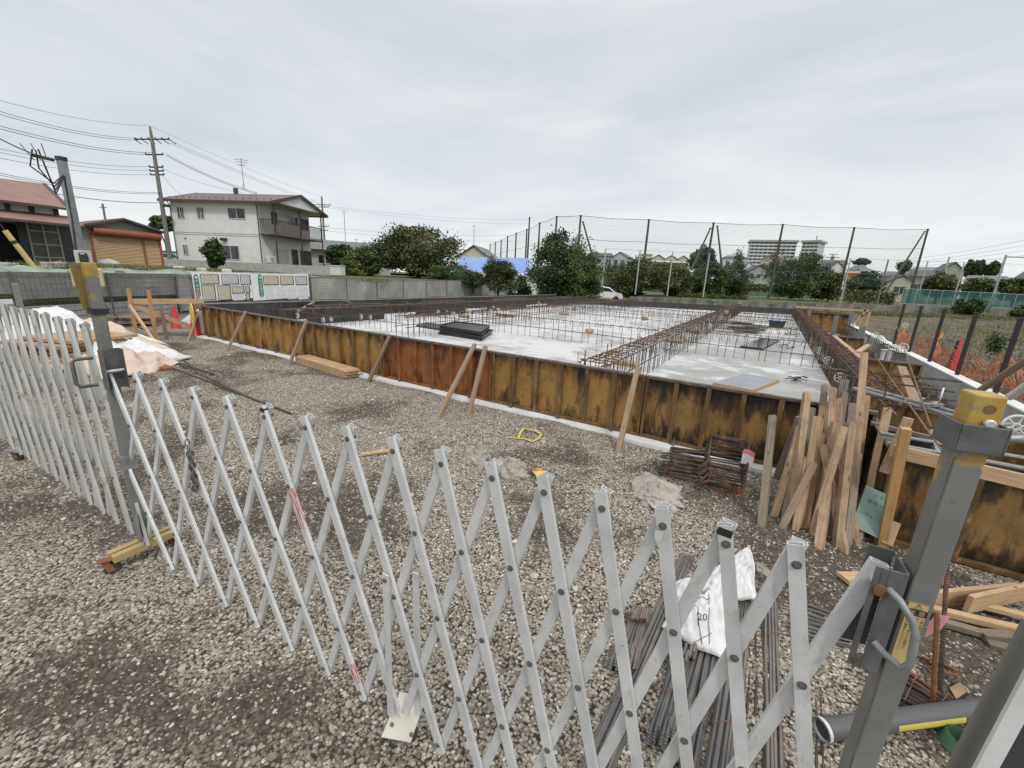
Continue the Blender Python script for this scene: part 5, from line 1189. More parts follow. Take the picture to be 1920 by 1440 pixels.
def fence(i, s0, s1, label, z0, z1, sheet, sz0, wires, base, loc, np_, matname):
    a, b = along(i, s0), along(i, s1); d = (b-a).normalized(); L = (b-a).length; nn = Vector((d.y, -d.x, 0))
    t = thing('site_fence', label, 'fence', a, 'grey fences along the left boundary')
    for k in range(np_+1): MB().tube([a+d*L*k/np_+nn*.03+Vector((0, 0, z0-.2)), a+d*L*k/np_+nn*.03+Vector((0, 0, z1+.02))], .024, 6).build('fence_post', F['galv_dark'], t)
    def P(u, v): return a+d*L*u-nn*.02+nn*(.03*math.sin(u*L*2.1)+.02*math.sin(u*L*5+v*3))*(1-abs(2*v-1))+Vector((0, 0, sz0+(z1-sz0)*v+.02*math.sin(u*L*1.3)*(1-v)))
    MB().grid(P, int(L*4), 6).build('mesh_sheet', F[matname], t, smooth=True, angle=180)
    if wires:
        m = MB()
        for k in range(int(L/.12)): m.tube([a+d*.12*k+nn*.015+Vector((0, 0, z0)), a+d*.12*k+nn*.015+Vector((0, 0, z1))], .004, 3)
        for k in range(int((z1-z0)/.16)+1): m.tube([a+nn*.02+Vector((0, 0, z0+.16*k)), b+nn*.02+Vector((0, 0, z0+.16*k))], .004, 3)
        m.build('wire_mesh', F['galv_dark'], t)
    if base:
        MB().bar(a-nn*.12+Vector((0, 0, z0-.3+(base+.3)/2)), b-nn*.12+Vector((0, 0, z0-.3+(base+.3)/2)), .12, base+.3).build('block_base', F['concrete'], t)
        for k in range(1, 4): MB().bar(a-nn*.058+Vector((0, 0, z0+base*k/4)), b-nn*.058+Vector((0, 0, z0+base*k/4)), .006, .02).build('block_joint', F['old_wall'], t)
    MB().tube([a+nn*.03+Vector((0, 0, z1)), b+nn*.03+Vector((0, 0, z1))], .018, 6).build('top_rail', F['galv'], t)
fence(0, .0, 1, 'grey sheeted wire fence at the far left behind the left gate', -.15, 1.42, 1, .85, True, .82, 0, 3, 'mesh_sheet2')
fence(1, .003, 1, 'grey sheeted wire fence behind the red cones and the pallet', -.15, 1.42, 1, .70, True, .66, 0, 2, 'mesh_sheet2')
fence(2, .003, 1, 'sheeted wire fence carrying the white notice boards', -.15, 1.40, 1, .05, True, .0, 0, 4, 'mesh_sheet')
fence(3, .003, 1, 'long pale grey sheeted fence running back to the big dark trees', -.12, 1.34, 1, .02, True, .0, 0, 9, 'mesh_sheet')
a, b = along(0, .2)+Vector((.3, 0, .72)), along(0, .98)+Vector((.3, 0, .70))
tag(MB().bar(a, b, .05, .12).build('white_plank', F['concrete_white'], loc=a), 'long off-white plank fixed along the far left fence behind the left gate', 'plank')
# notice boards
def notice():
    # the boards stand along the third fence, on its site side
    A, B = along(2, -.02), along(2, 1.0); dd = (B-A).normalized(); N = Vector((dd.y, -dd.x, 0)); A = A+N*.10; B = B+N*.10
    def Q(px, py, off=0): return atP(px, py, A+N*off, B+N*off)
    def quad(m, x0, y0, x1, y1, sh, off, th=.006, mi=0):
        # a rectangle given by its left / right / top / bottom in the picture, kept upright on the board plane
        a, b = Q(x0, y0, off), Q(x1, y0+.028*(x1-x0), off); h0 = Q(x0+sh, y1, off).z
        c, d = Vector((b.x, b.y, h0)), Vector((a.x, a.y, h0)); b = Vector((b.x, b.y, a.z)); m.prism([a, b, c, d], N*th, mi)
        return a, b, c, d
    for k, (x0, x1, items) in enumerate(((358.5, 468.5, 0), (469.5, 577, 1))):
        P0 = Q(x0, 510+3*k); t = thing('notice_board', ['white notice board with seven framed sheets, left of the pair', 'white notice board with three framed sheets and blank pockets, right of the pair'][k], 'notice board', (P0.x, P0.y, 0), 'site notice boards on the fence')
        m = MB(); quad(m, x0, 509.5+3.2*k, x1, 566-2*k, 10 if k == 0 else 5, 0, .02); m.build('board_face', F['white_board'], t)
        # green pill with white lettering
        gx = (363, 372) if k == 0 else (483.5, 491.5)
        a, b, c, d = [Q(*p, .022) for p in ((gx[0], 516), (gx[1], 516.3), (gx[1]+6, 560), (gx[0]+6, 560))]
        a, b = Q(gx[0], 521, .022), Q(gx[1], 521.3, .022); w = (b-a).length; zb = Q(gx[0]+5, 558, .022).z; zt = a.z+.02; cx = (a+b)/2; u = dd
        m = MB(); r = w/2; out = [cx+u*r*math.cos(x)+Vector((0, 0, zt-cx.z+r*math.sin(x))) for x in [math.pi*i/10 for i in range(11)]] + [cx-u*r*math.cos(x)+Vector((0, 0, zb+r-cx.z-r*math.sin(x))) for x in [math.pi*i/10 for i in range(11)]]
        m.prism(out, N*.006); gp = m.build('green_sign', F['sign_green'], t)
        m = MB(); e = cx+N*.009; m.tube([e+u*r*.6*math.cos(x)+Vector((0, 0, zt-cx.z+r*.35*math.sin(x))) for x in [2*math.pi*i/16 for i in range(16)]], .012, 4, closed=True).bar(e-u*r*.35+Vector((0, 0, zt-cx.z)), e+u*r*.35+Vector((0, 0, zt-cx.z)), .03, .01, N)
        m.build('emblem', F['white_board'], gp)
        text_part('安全掲示' if k == 0 else '安全掲示板', r*1.15, e+Vector((0, 0, zt-cx.z-r*1.6)), u, (0, 0, 1), F['white_board'], gp, vertical=True, gap=1.25 if k == 0 else 1.0)
        fr = [(374.5, 513.5, 409, 533, 2), (414.5, 514.5, 446, 533.5, 2), (449.5, 515, 478-9.8, 533.8, 2), (377, 535, 402, 563.5, 4), (406.5, 535, 431, 563.5, 4), (434, 536.5, 457, 550.5, 2), (459.5, 536.5, 467.8, 548.5, 2), (460, 550, 467.8, 563, 2)] if k == 0 else [(493, 517, 521, 534.5, 2), (524.5, 517, 549.5, 534.5, 2), (553.5, 517.5, 575, 534.5, 2)]
        cols = ['paper_cream', 'paper_grey', 'paper_grey', 'paper_cream', 'paper_cream', 'paper_cream', 'paper_cream', 'paper_cream'] if k == 0 else ['paper_cream', 'paper_cream', 'paper_grey']
        for j, (a0, b0, a1, b1, sh) in enumerate(fr):
            m = MB(); quad(m, a0, b0, a1, b1, sh, .021, .015); f = m.build('picture_frame', F['black'], t)
            m = MB(); A4 = quad(m, a0+1.3, b0+.9, a1-1.2, b1-1.3, sh, .0375, .003); sheet = m.build('paper_sheet', F[cols[j]], f)
            m = MB(); a, b, c, d = A4; W = (b-a); Hh = (d-a); nl = max(4, int(abs(Hh.z)/.055))
            for l in range(nl):
                q0 = a+N*.0045+Hh*((l+.8)/(nl+.8)); x = .08+rnd(0, .06); 
                while x < .9:
                    y = min(.93, x+rnd(.08, .3)); m.bar(q0+W*x, q0+W*y, .0195 if (l == 0) else .013, .002, N); x = y+rnd(.03, .08)
            m.build('printed_lines', F['print_red' if k == 1 and j == 0 else 'print_grey'], f)
        if k == 1:
            for r_ in range(2):
                for j in range(4):
                    a0 = 495.5+20.6*j+r_*1.5; m = MB(); quad(m, a0, 537+12.6*r_+.5*j, a0+18.6, 547.8+12.6*r_+.5*j, 1, .021, .004); m.build('clear_pocket', F['pocket'], t)
        else:
            m = MB(); quad(m, 436, 552, 458.5, 563.5, 1, .021, .004); m.build('clear_pocket', F['pocket'], t)
notice()
# sheeted pile of boards behind the left gate
pile = thing('covered_pile', 'stack of cardboard and boards under white and peach sheeting behind the left gate', 'covered pile', (-11.5, 2.4, -.1))
for i in range(7):
    MB().box((-11.3+rnd(-.2, .2), 2.35+rnd(-.15, .15), -.05+.075*i), (1.9-.1*i, 1.1, .055), .32+rnd(-.08, .08)).build('stacked_board', F['card' if i % 2 else 'wood_stake'], pile)
def drape(x0, x1, y0, y1, h, seed, mat, name, rz=.3, sag=1.0, base=-.08):
    random.seed(seed); ph = [rnd(0, 6) for _ in range(8)]; c = Vector(((x0+x1)/2, (y0+y1)/2, 0)); Rz = Matrix.Rotation(rz, 3, 'Z')
    def P(u, v):
        e = min(1, min(u, 1-u)*4)*min(1, min(v, 1-v)*4); e = e**.6
        z = base+.02+h*e*(1+.12*math.sin(5*u+ph[0])*math.sin(4*v+ph[1])) + (.04+.04*e)*math.sin(8*u+3*math.sin(5*v+ph[2])+ph[3])*math.sin(6*v+ph[4])*sag + .02*math.sin(19*u+13*v+ph[5])
        z += (.06*abs(mnoise.noise(Vector((u*7, v*5, seed)))) + .045*abs(mnoise.noise(Vector((u*16+v*5, v*12, seed+3)))) + .02*mnoise.noise(Vector((u*40, v*34, seed))))*(.4+e)
        return c + Rz @ Vector(((u-.5)*(x1-x0)+.12*math.sin(7*v+ph[6]), (v-.5)*(y1-y0)+.1*math.sin(6*u+ph[7]), 0)) + Vector((0, 0, max(base+.01, z)))
    o = MB().grid(P, 90, 70).build(name, F[mat], pile, smooth=True, angle=180, solid=.006); random.seed(seed+50); return o
drape(-14.6, -10.9, 1.9, 3.5, .46, 4, 'peach', 'peach_sheet'); drape(-15.6, -11.5, 1.6, 3.5, .58, 9, 'tarp', 'white_sheet', sag=1.5)
drape(-11.4, -9.3, 1.9, 3.2, .20, 14, 'peach', 'peach_sheet', .25); drape(-11.7, -9.9, 2.2, 3.5, .32, 19, 'tarp', 'white_sheet', .22, 1.5)
MB().tube([(-11.6, 1.2, .55), (-10.5, 1.35, .1), (-9.9, 1.45, -.02)], .05, 10).build('weight_pipe', F['concrete_white'], pile, smooth=True)
# steel rods on the ground right of the pile
for i, (a, b, t) in enumerate((((268, 652), (452, 738), 'topmost long rusty rod lying behind the gate'), ((272, 660), (400, 702), 'rusty rod lying in the middle of the rods right of the covered pile'), ((265, 668), (545, 775), 'longest thin rod pointing toward the gate on the gravel'), ((318, 655), (366, 692), 'short loose rod crossing the others right of the covered pile'))):
    p, q = gz(*a, .02), gz(*b, .02); tag(MB().tube([p, (p+q)/2+Vector((0, 0, .01)), q], .014, 6).build('steel_rod', F['rebar'], loc=p), t, 'rod', 'rods on the gravel right of the covered pile')
p, q = gz(275, 676, .03), gz(315, 692, .03); tag(MB().bar(p, q, .16, .05).build('rusty_strip', F['rust'], loc=p), 'bundle-like rusty strip lying beside the peach sheeting', 'strip')
# pallets
def pallet(x, y, z, rz, label):
    t = thing('wooden_pallet', label, 'pallet', (x, y, z)); Rz = Matrix.Rotation(rz, 3, 'Z'); c = Vector((x, y, z))
    for k in range(7): MB().box(c+Rz @ Vector((0, -.5+k/6, .135)), (1.1, .11, .022), Rz).build('deck_board', F['wood_old'], t)
    for k in range(3):
        MB().box(c+Rz @ Vector((-.5+.5*k, 0, .072)), (.09, 1.08, .10), Rz).build('bearer', F['wood_old'], t)
        MB().box(c+Rz @ Vector((0, -.48+.48*k, .011)), (1.1, .1, .02), Rz).build('base_board', F['wood_old'], t)
pallet(-16.5, 5.0, -.1, .9, 'brown wooden pallet lying below another by the fence'); pallet(-16.55, 5.05, .055, .82, 'dark wooden pallet stacked on top of another by the fence')
ws = tag(MB().grid(lambda u, v: (-15.6+1.5*u, 5.5+.9*v+.2*u, -.08+.62*(math.sin(math.pi*u)**.7)*(math.sin(math.pi*v)**.7)+.03*math.sin(9*u+5*v)), 20, 16).build('white_sheet', F['tarp'], loc=(-15, 5.8, -.1), smooth=True, angle=180), 'white sheet over a low heap behind the red cones', 'sheet')
cone(-15.0, 5.33, 'left red traffic cone behind the timber batter frame', .72, -.1); cone(-13.2, 5.12, 'right red traffic cone next to the end of the formwork', .92, -.1)
tag(MB().box((-13.95, 5.9, .05), (.42, .3, .28), .3).build('carton', F['card'], loc=(-13.95, 5.9, -.09), bevel=.01), 'small brown carton behind the right red cone', 'carton')
# batter frame
bf = thing('timber_batter', 'pale timber batter frame of three stakes with a marked rail and a slanting brace', 'batter frame', (-12.9, 4.2, -.1))
for (a, b, w) in (((258, 636), (240, 541), .07), ((294, 640), (278, 544), .07), ((312, 636), (302, 572), .06), ((374, 560), (368, 541), .06)):
    p = gz(*a) if a[1] > 600 else None
    if p is None: p = Vector((-13.2, 5.3, .55)); q = atY(*b, 5.3)
    else: q = atY(*b, p.y)
    p.z -= .05; MB().bar(p, q, w, .06, (0, -1, 0)).build('stake', F['wood_orange' if w > .06 else 'wood_old'], bf)
p, q = atY(240, 565, 3.86), atY(382, 565, 5.3); MB().bar(p, q, .04, .13).build('rail', F['wood_new'], bf)
d = (q-p); m = MB()
for k in range(9):
    c = p+d*(.5+.045*k)+Vector((0, -.025, .02)); m.bar(c, c+d*rnd(.01, .03), .004, .03 if k % 3 else .06)
m.build('pencil_marks', F['ink'], bf)
p, q = atY(245, 570, 3.9), atY(372, 618, 5.2); MB().bar(p, q, .04, .12).build('brace', F['wood_new'], bf)
p, q = gz(296, 650), atY(243, 573, 3.82); MB().bar(p, q, .06, .05, (0, -1, 0)).build('prop', F['wood_new'], bf)
h0 = Vector((-12.95, 5.05, .78)); tag(MB().tube([h0+Vector((.10*math.sin(t)*(1-.1*k), -.06, -.2+.25*math.cos(t)-.02*k)) for k in range(3) for t in [2*math.pi*i/14 for i in range(14)]] + [h0+Vector((.03, -.05, -.5)), h0+Vector((.12, -.08, -.85))], .014, 6).build('hose', F['hose'], loc=h0, smooth=True), 'yellow hose hung in loops on the left end of the formwork', 'hose')
# ------------------------------------------------------------------ terrain beyond the site
def strip(name, pts_z, mat):
    """rows of points joined to a sheet"""
    w = len(pts_z[0]); m = MB(); vs = [p for r in pts_z for p in r]
    m.add(vs, [(i*w+j, i*w+j+1, (i+1)*w+j+1, (i+1)*w+j) for i in range(len(pts_z)-1) for j in range(w-1)])
    return tag(m.build(name, mat, smooth=True), kind='structure')
ext = [FP[0]+(FP[0]-FP[1])*2.5]+FP
outw = []
for i, p in enumerate(ext):
    d = (ext[min(i+1, len(ext)-1)]-ext[max(i-1, 0)]).normalized(); outw.append(Vector((-d.y, d.x, 0)))
strip('terrace', [[p+o*.35+Vector((0, 0, -.3)) for p, o in zip(ext, outw)], [p+o*.36+Vector((0, 0, 1.12)) for p, o in zip(ext, outw)], [p+o*3+Vector((0, 0, 1.26)) for p, o in zip(ext, outw)], [p+o*10+Vector((0, 0, 1.32)) for p, o in zip(ext, outw)], [p+o*60+Vector((0, 0, 1.5)) for p, o in zip(ext, outw)]], MT['ground'])
WU = (WB-WA).normalized(); WN = Vector((-WU.y, WU.x, 0))
W0 = WA-WU*25.6; W1 = WB+WU*28
strip('far_ground', [[W0+WN*.15+Vector((0, 0, -.2)), W1+WN*.15+Vector((0, 0, -.2))], [W0+WN*.16+Vector((0, 0, .50)), W1+WN*.16+Vector((0, 0, .78))], [W0+WN*14+WU*9+Vector((0, 0, .6)), W1+WN*14+Vector((0, 0, .85))], [W0+WN*120+WU*30+Vector((0, 0, 3)), W1+WN*120+WU*80+Vector((0, 0, 3))], [W0+WN*420-WU*200+Vector((0, 0, 8)), W1+WN*420+WU*300+Vector((0, 0, 8))]], MT['ground'])
# ------------------------------------------------------------------ foliage
def leafmat(name, c0, c1, c2, tr=.15):
    n = NT(name); a = n.attr('shade')
    col = n.ramp(a, [(0, c0), (.5, c1), (1, c2)])
    n.b.inputs['Subsurface Weight'].default_value = 0
    return n.done(col, .55, spec=.35)
for nm, c in (('persimmon', ((.026, .035, .014), (.082, .096, .033), (.17, .16, .06))), ('dark', ((.016, .028, .013), (.044, .076, .028), (.098, .145, .05))), ('mid', ((.021, .035, .012), (.064, .098, .029), (.13, .175, .052))), ('olive', ((.022, .031, .012), (.064, .083, .026), (.145, .15, .046))), ('yellowish', ((.04, .05, .015), (.11, .13, .035), (.22, .21, .07))), ('grassy', ((.07, .08, .028), (.15, .155, .06), (.27, .25, .13)))):
    MT['leaf_'+nm] = leafmat('leaf_'+nm, *c)
MT['bark'] = pm('bark', (.035, .028, .022), (.075, .062, .05), 14, .9, bump=.5, stretch=(1, 1, .3))
RNG = np.random.default_rng(5)
def leaves(name, pts, size, mat, parent=None, loc=None, up=.35, shade=None, aspect=.55):
    """many small leaf faces, one object"""
    n = len(pts); base = np.array(WL[parent] if parent is not None else loc)
    d = RNG.normal(size=(n, 3)); d[:, 2] -= .25; d /= np.linalg.norm(d, axis=1)[:, None]
    e = RNG.normal(size=(n, 3)); e -= d*(e*d).sum(1)[:, None]; e /= np.linalg.norm(e, axis=1)[:, None]
    s = size*RNG.uniform(.6, 1.35, n)[:, None]; p = np.asarray(pts)-base
    v = np.stack([p-d*s*.5, p+e*s*aspect*.5, p+d*s*.5, p-e*s*aspect*.5], 1).reshape(-1, 3)
    me = bpy.data.meshes.new(name); me.vertices.add(4*n); me.vertices.foreach_set('co', v.ravel().astype(np.float32))
    me.loops.add(4*n); me.loops.foreach_set('vertex_index', np.arange(4*n, dtype=np.int32))
    me.polygons.add(n); me.polygons.foreach_set('loop_start', np.arange(0, 4*n, 4, dtype=np.int32)); me.polygons.foreach_set('loop_total', np.full(n, 4, np.int32))
    me.materials.append(mat); at = me.attributes.new('shade', 'FLOAT', 'FACE')
    sh = RNG.uniform(0, 1, n) if shade is None else np.clip(shade+RNG.normal(0, .11, n), 0, 1)
    at.data.foreach_set('value', sh.astype(np.float32)); me.update(calc_edges=True); me.validate()
    o = bpy.data.objects.new(name, me); COL.objects.link(o)
    if parent is not None: o.parent = parent; WL[o] = WL[parent]
    else: o.location = loc; WL[o] = Vector(loc)
    return o
def crown_pts(c, r, n, clumps=60, cs=.28, hollow=.45, flat=0):
    """points in leafy clumps spread through an uneven ellipsoid"""
    c = np.array(c); r = np.array(r); d = RNG.normal(size=(clumps, 3)); d /= np.linalg.norm(d, axis=1)[:, None]
    k = RNG.uniform(hollow, 1.0, clumps)**.7; k *= 1+.16*np.sin(d[:, 0]*5+c[0])*np.cos(d[:, 1]*4+c[1])
    cc = d*k[:, None]
    if flat: cc[:, 2] = np.maximum(cc[:, 2], -flat)
    w = RNG.uniform(.5, 1.4, clumps); idx = RNG.choice(clumps, n, p=w/w.sum())
    g = RNG.normal(size=(n, 3)); g /= np.linalg.norm(g, axis=1)[:, None]; g *= (RNG.uniform(.05, 1, n)**.55*np.where(RNG.uniform(0, 1, n) < .18, 1.45, 1))[:, None]
    p = cc[idx]*.9+g*cs*.9*RNG.uniform(.6, 1.2, clumps)[idx][:, None]*np.array([1, 1, .8]); tone = RNG.uniform(.1, .85, clumps)[idx]
    return c+p*r, tone
def tree(name, label, cat, base, c, r, n, size, mat, clumps=60, group=None, trunk=.12, limbs=5, flat=0, cs=.28, hollow=.45):
    n = int(n*1.9); size *= 1.3; cs *= 1.35 if clumps >= 45 else 1.7; clumps = max(clumps, 34)
    base = Vector(base); t = thing(name, label, cat, base, group); c = Vector(c)
    m = MB(); top = base.lerp(c, .55)
    m.tube([base, base.lerp(top, .5)+Vector((rnd(-.08, .08), rnd(-.08, .08), 0)), top], [trunk, trunk*.8, trunk*.62], 7)
    for i in range(limbs):
        a = 2*math.pi*i/limbs+rnd(-.4, .4); e = c+Vector((math.cos(a)*r[0]*.72, math.sin(a)*r[1]*.72, rnd(-.2, .65)*r[2])); s = base.lerp(top, rnd(.6, 1))
        m.tube([s, s.lerp(e, .5)+Vector((0, 0, .12*r[2])), e], [trunk*.5, trunk*.3, trunk*.1], 5)
    m.build('trunk', MT['bark'], t, smooth=True)
    p, tone = crown_pts(c, r, n, clumps, cs, hollow, flat); leaves('crown', p, size, MT['leaf_'+mat], t, shade=tone)
    return t
def treepx(name, label, cat, x0, x1, ytop, ybot, D, mat, n, size, zb, group=None, **k):
    """crown fills the picture box x0..x1, ytop..ybot at distance D; trunk stands at height zb"""
    xc = (x0+x1)/2; c = atD(xc, (ytop+ybot)/2, D); ytop -= .10*(ybot-ytop); rx = (atD(x1, (ytop+ybot)/2, D)-atD(x0, (ytop+ybot)/2, D)).length/2; rz = (atD(xc, ytop, D).z-atD(xc, ybot, D).z)/2
    return tree(name, label, cat, (c.x, c.y, zb), c, (rx*.98, rx*.98, rz*.95), n, size, mat, group=group, **k)
treepx('persimmon_tree', 'wide olive-brown leafy tree behind the grey sheeted fence, right of the white house', 'tree', 706, 860, 420, 522, 44, 'persimmon', 9500, .20, 1.3, clumps=110, limbs=8, trunk=.2)
treepx('broadleaf_tree', 'big dark green tree right of the blue roof where the grey fence ends', 'tree', 984, 1100, 436, 580, 33, 'dark', 9000, .15, -.1, clumps=90, limbs=7, trunk=.14)
treepx('broadleaf_tree', 'lighter bushy tree grown into the big dark tree, beside the white car', 'tree', 1050, 1134, 470, 578, 32, 'mid', 6500, .13, -.1, clumps=70, trunk=.1)
treepx('evergreen_bush', 'dark round bush beside the balcony of the white house', 'bush', 608, 668, 459, 508, 46, 'dark', 3500, .17, 1.4, clumps=50)
treepx('leafy_bush', 'yellow-green bush left of the wide olive tree', 'bush', 640, 722, 462, 522, 43, 'mid', 5200, .15, 1.3, clumps=70)
treepx('leafy_bush', 'low pale bush in front of the dark round bush by the grey wall', 'bush', 628, 690, 488, 522, 41, 'yellowish', 3000, .13, 1.3, clumps=45)
treepx('leafy_bush', 'low green bush below the right side of the wide olive tree', 'bush', 800, 890, 498, 530, 41, 'mid', 3600, .13, .6, clumps=50)
treepx('leafy_bush', 'bush with pale leaves standing in front of the blue roof', 'bush', 898, 972, 484, 545, 37, 'olive', 4200, .13, .2, clumps=50, hollow=.3)
treepx('leafy_bush', 'low dark bush under the blue roof at its left', 'bush', 858, 915, 508, 540, 38, 'dark', 2400, .13, .2, clumps=40)
treepx('leafy_bush', 'small bush under the right end of the blue roof', 'bush', 950, 995, 520, 572, 35, 'dark', 2600, .13, -.1, clumps=40)
treepx('camellia_bush', 'dark rounded bush against the front wall of the white house', 'bush', 378, 422, 447, 502, 39.5, 'dark', 3600, .15, 1.2, clumps=60, hollow=.2)
treepx('pine_tree', 'dark layered pine behind the utility pole', 'tree', 282, 327, 405, 434, 66, 'dark', 2200, .3, 1.5, clumps=22, cs=.2)
rowt = [('rounded tree with a bare trunk, leftmost of the row behind the wall', 1128, 1268, 484, 556, 47, 'olive', 6500), ('lower tree second from the left behind the block wall', 1236, 1300, 498, 562, 51, 'olive', 4200), ('broad tree third from the left behind the block wall, below the tripod of poles', 1288, 1372, 492, 560, 54, 'mid', 5200), ('tree right of the broad one, left of the gap in the row', 1340, 1412, 494, 562, 57, 'olive', 4600),
 ('large dense tree in the middle of the row below the apartment block', 1440, 1540, 484, 566, 62, 'mid', 6500), ('tree grown into the right side of the large dense one', 1510, 1586, 500, 566, 64, 'olive', 4800), ('low dark tree right of the silver post, below the orange roof', 1584, 1662, 512, 556, 72, 'dark', 4600), ('rounded tree right of the cream house behind the fence', 1722, 1802, 512, 560, 80, 'olive', 4800), ('low tree second from the right edge behind the green fence', 1796, 1868, 522, 562, 86, 'olive', 3800), ('tree at the right edge behind the green fence', 1862, 1950, 520, 566, 90, 'mid', 4800)]
for t, x0, x1, y0, y1, D, mt_, n_ in rowt: treepx('orchard_tree', t, 'tree', x0, x1, y0, y1, D, mt_, n_, .19 if D < 70 else .24, .8, 'trees behind the block wall', clumps=70, trunk=.16, flat=.65)
treepx('round_tree', 'dark domed tree beyond the net, between its tripod of poles', 'tree', 1290, 1348, 464, 512, 98, 'dark', 4200, .36, 1.5, clumps=60)
treepx('conifer', 'dark pointed conifer among the far roofs at the right', 'tree', 1824, 1846, 486, 520, 150, 'dark', 1600, .5, 3, clumps=30)
treepx('conifer', 'dark spreading tree right of the pointed conifer', 'tree', 1844, 1876, 492, 520, 150, 'dark', 1600, .5, 3, clumps=30)
treepx('pine_tree', 'spreading pine among the far roofs beside the temple-like roof', 'tree', 1808, 1826, 488, 516, 150, 'dark', 900, .5, 3, clumps=12)
treepx('pine_tree', 'small flat topped pine above the orange roof', 'tree', 1602, 1632, 485, 496, 130, 'dark', 1100, .45, 3, clumps=30, trunk=.4)
treepx('round_tree', 'small round tree behind the slanting brace of the net', 'tree', 1684, 1706, 490, 510, 100, 'dark', 1500, .3, 2, clumps=40, trunk=.3, cs=.4)
treepx('wall_bush', 'bush hanging over the block wall below the green fence', 'bush', 1786, 1848, 558, 596, 62, 'mid', 3000, .2, .1, clumps=34, hollow=.3)
treepx('wall_bush', 'bush at the foot of the block wall at the right edge', 'bush', 1894, 1940, 572, 600, 66, 'mid', 1800, .2, .0, clumps=24, hollow=.3)
def column_vine(label, x, y0, y1, D, w, mat):
    a, b = atD(x[0], y0, D), atD(x[1], y1, D); n = 900; t = RNG.uniform(0, 1, n)[:, None]
    p = np.array(a)*(1-t)+np.array(b)*t+RNG.normal(0, w*.3, (n, 3))*np.array([1, 1, 1.3])
    o = leaves('weed_clump' if 'weed' in label else 'ivy_column', p, .07 if 'weed' in label else .22, MT['leaf_'+mat], None, a); tag(o, label, 'weed' if 'weed' in label else 'ivy')
column_vine('ivy covering a post left of the gap in the trees', (1386, 1383), 474, 510, 59, .9, 'olive')
column_vine('ivy covering the foot of the net pole beside the apartment block', (1457, 1440), 478, 520, 60, 1.2, 'olive')
column_vine('ivy column rising from the large dense tree', (1524, 1522), 482, 508, 63, 1.0, 'yellowish')
column_vine('ivy hanging along a wire right of the large dense tree', (1500, 1538), 481, 484, 63, .6, 'olive')
def ivy_fence(label, x0, x1, y0, y1, D0, D1, n, mat):
    u = RNG.uniform(0, 1, n); v = RNG.uniform(0, 1, n)**.8; a, b = atD(x0, y0, D0), atD(x1, y0+(x1-x0)*.04, D1); za, zb = atD(x0, y1, D0).z, atD(x1, y1+(x1-x0)*.04, D1).z
    p = np.stack([a.x+(b.x-a.x)*u, a.y+(b.y-a.y)*u, (a.z+(b.z-a.z)*u)*v+(za+(zb-za)*u)*(1-v)], 1)+RNG.normal(0, .15, (n, 3))
    o = leaves('ivy', p, .2, MT['leaf_'+mat], None, a); tag(o, label, 'ivy')
ivy_fence('ivy mat covering the fence right of the large dense tree', 1588, 1680, 546, 566, 58, 62, 3200, 'yellowish')
ivy_fence('ivy fringe along the top of the green fence in the gap of the trees', 1404, 1442, 537, 543, 54, 55, 900, 'olive')
ivy_fence('low green growth under the broad trees behind the block wall', 1270, 1400, 552, 560, 48, 52, 2600, 'mid')
# weeds: rough grass strips
def weeds(name, label, pts, n, h, mat, spread):
    u = RNG.uniform(0, len(pts)-1.001, n); i = u.astype(int); f = (u-i)[:, None]; P = np.array([tuple(p) for p in pts])
    p = P[i]*(1-f)+P[i+1]*f; p[:, :2] += RNG.normal(0, spread, (n, 2)); p[:, 2] += RNG.uniform(-.1, .05, n)*h
    base = p; d = RNG.normal(0, .25, (n, 3)); d[:, 2] = 1; d *= (h*RNG.uniform(.5, 1.2, n))[:, None]; w = RNG.normal(size=(n, 3)); w[:, 2] = 0; w /= np.linalg.norm(w, axis=1)[:, None]; w *= h*.09
    v = np.stack([base-w, base+w, base+d], 1).reshape(-1, 3); me = bpy.data.meshes.new(name)
    me.from_pydata(v.tolist(), [], [(3*k, 3*k+1, 3*k+2) for k in range(n)]); me.materials.append(MT['leaf_'+mat]); at = me.attributes.new('shade', 'FLOAT', 'FACE'); at.data.foreach_set('value', RNG.uniform(0, 1, n).astype(np.float32))
    o = bpy.data.objects.new(name, me); COL.objects.link(o); tag(o, label, 'grass', kind='stuff')
weeds('weeds', 'rough yellow-green weeds on the bank in front of the grey house wall', [atD(x, y, 31) for x, y in ((310, 508), (400, 511), (500, 517), (560, 521), (640, 525), (700, 527))], 12000, .24, 'grassy', .8)
weeds('weeds', 'sparse weeds on the terrace in front of the garage and the barn', [atD(x, y, 27) for x, y in ((90, 499), (170, 498), (240, 503), (320, 505))], 2600, .18, 'grassy', .7)
weeds('grass', 'strip of yellow-green grass along the far edge of the field below the block wall', [WA-WU*3-WN*2.6+Vector((0, 0, -.05)), WA+WU*8-WN*2.8+Vector((0, 0, -.05)), WB-WN*3+Vector((0, 0, -.05)), WB+WU*14-WN*3.2+Vector((0, 0, -.05))], 16000, .34, 'grassy', .75)
weeds('grass', 'thin grass and stubble tufts on the field beyond the curb', [Vector((6, 9, -.05)), Vector((7, 16, -.05)), Vector((9, 26, -.05)), Vector((14, 40, -.05)), Vector((22, 56, -.05))], 9000, .20, 'grassy', 2.6)
column_vine('small green weed clump on the field behind the black posts', (1868, 1866), 636, 652, 19, .34, 'mid')

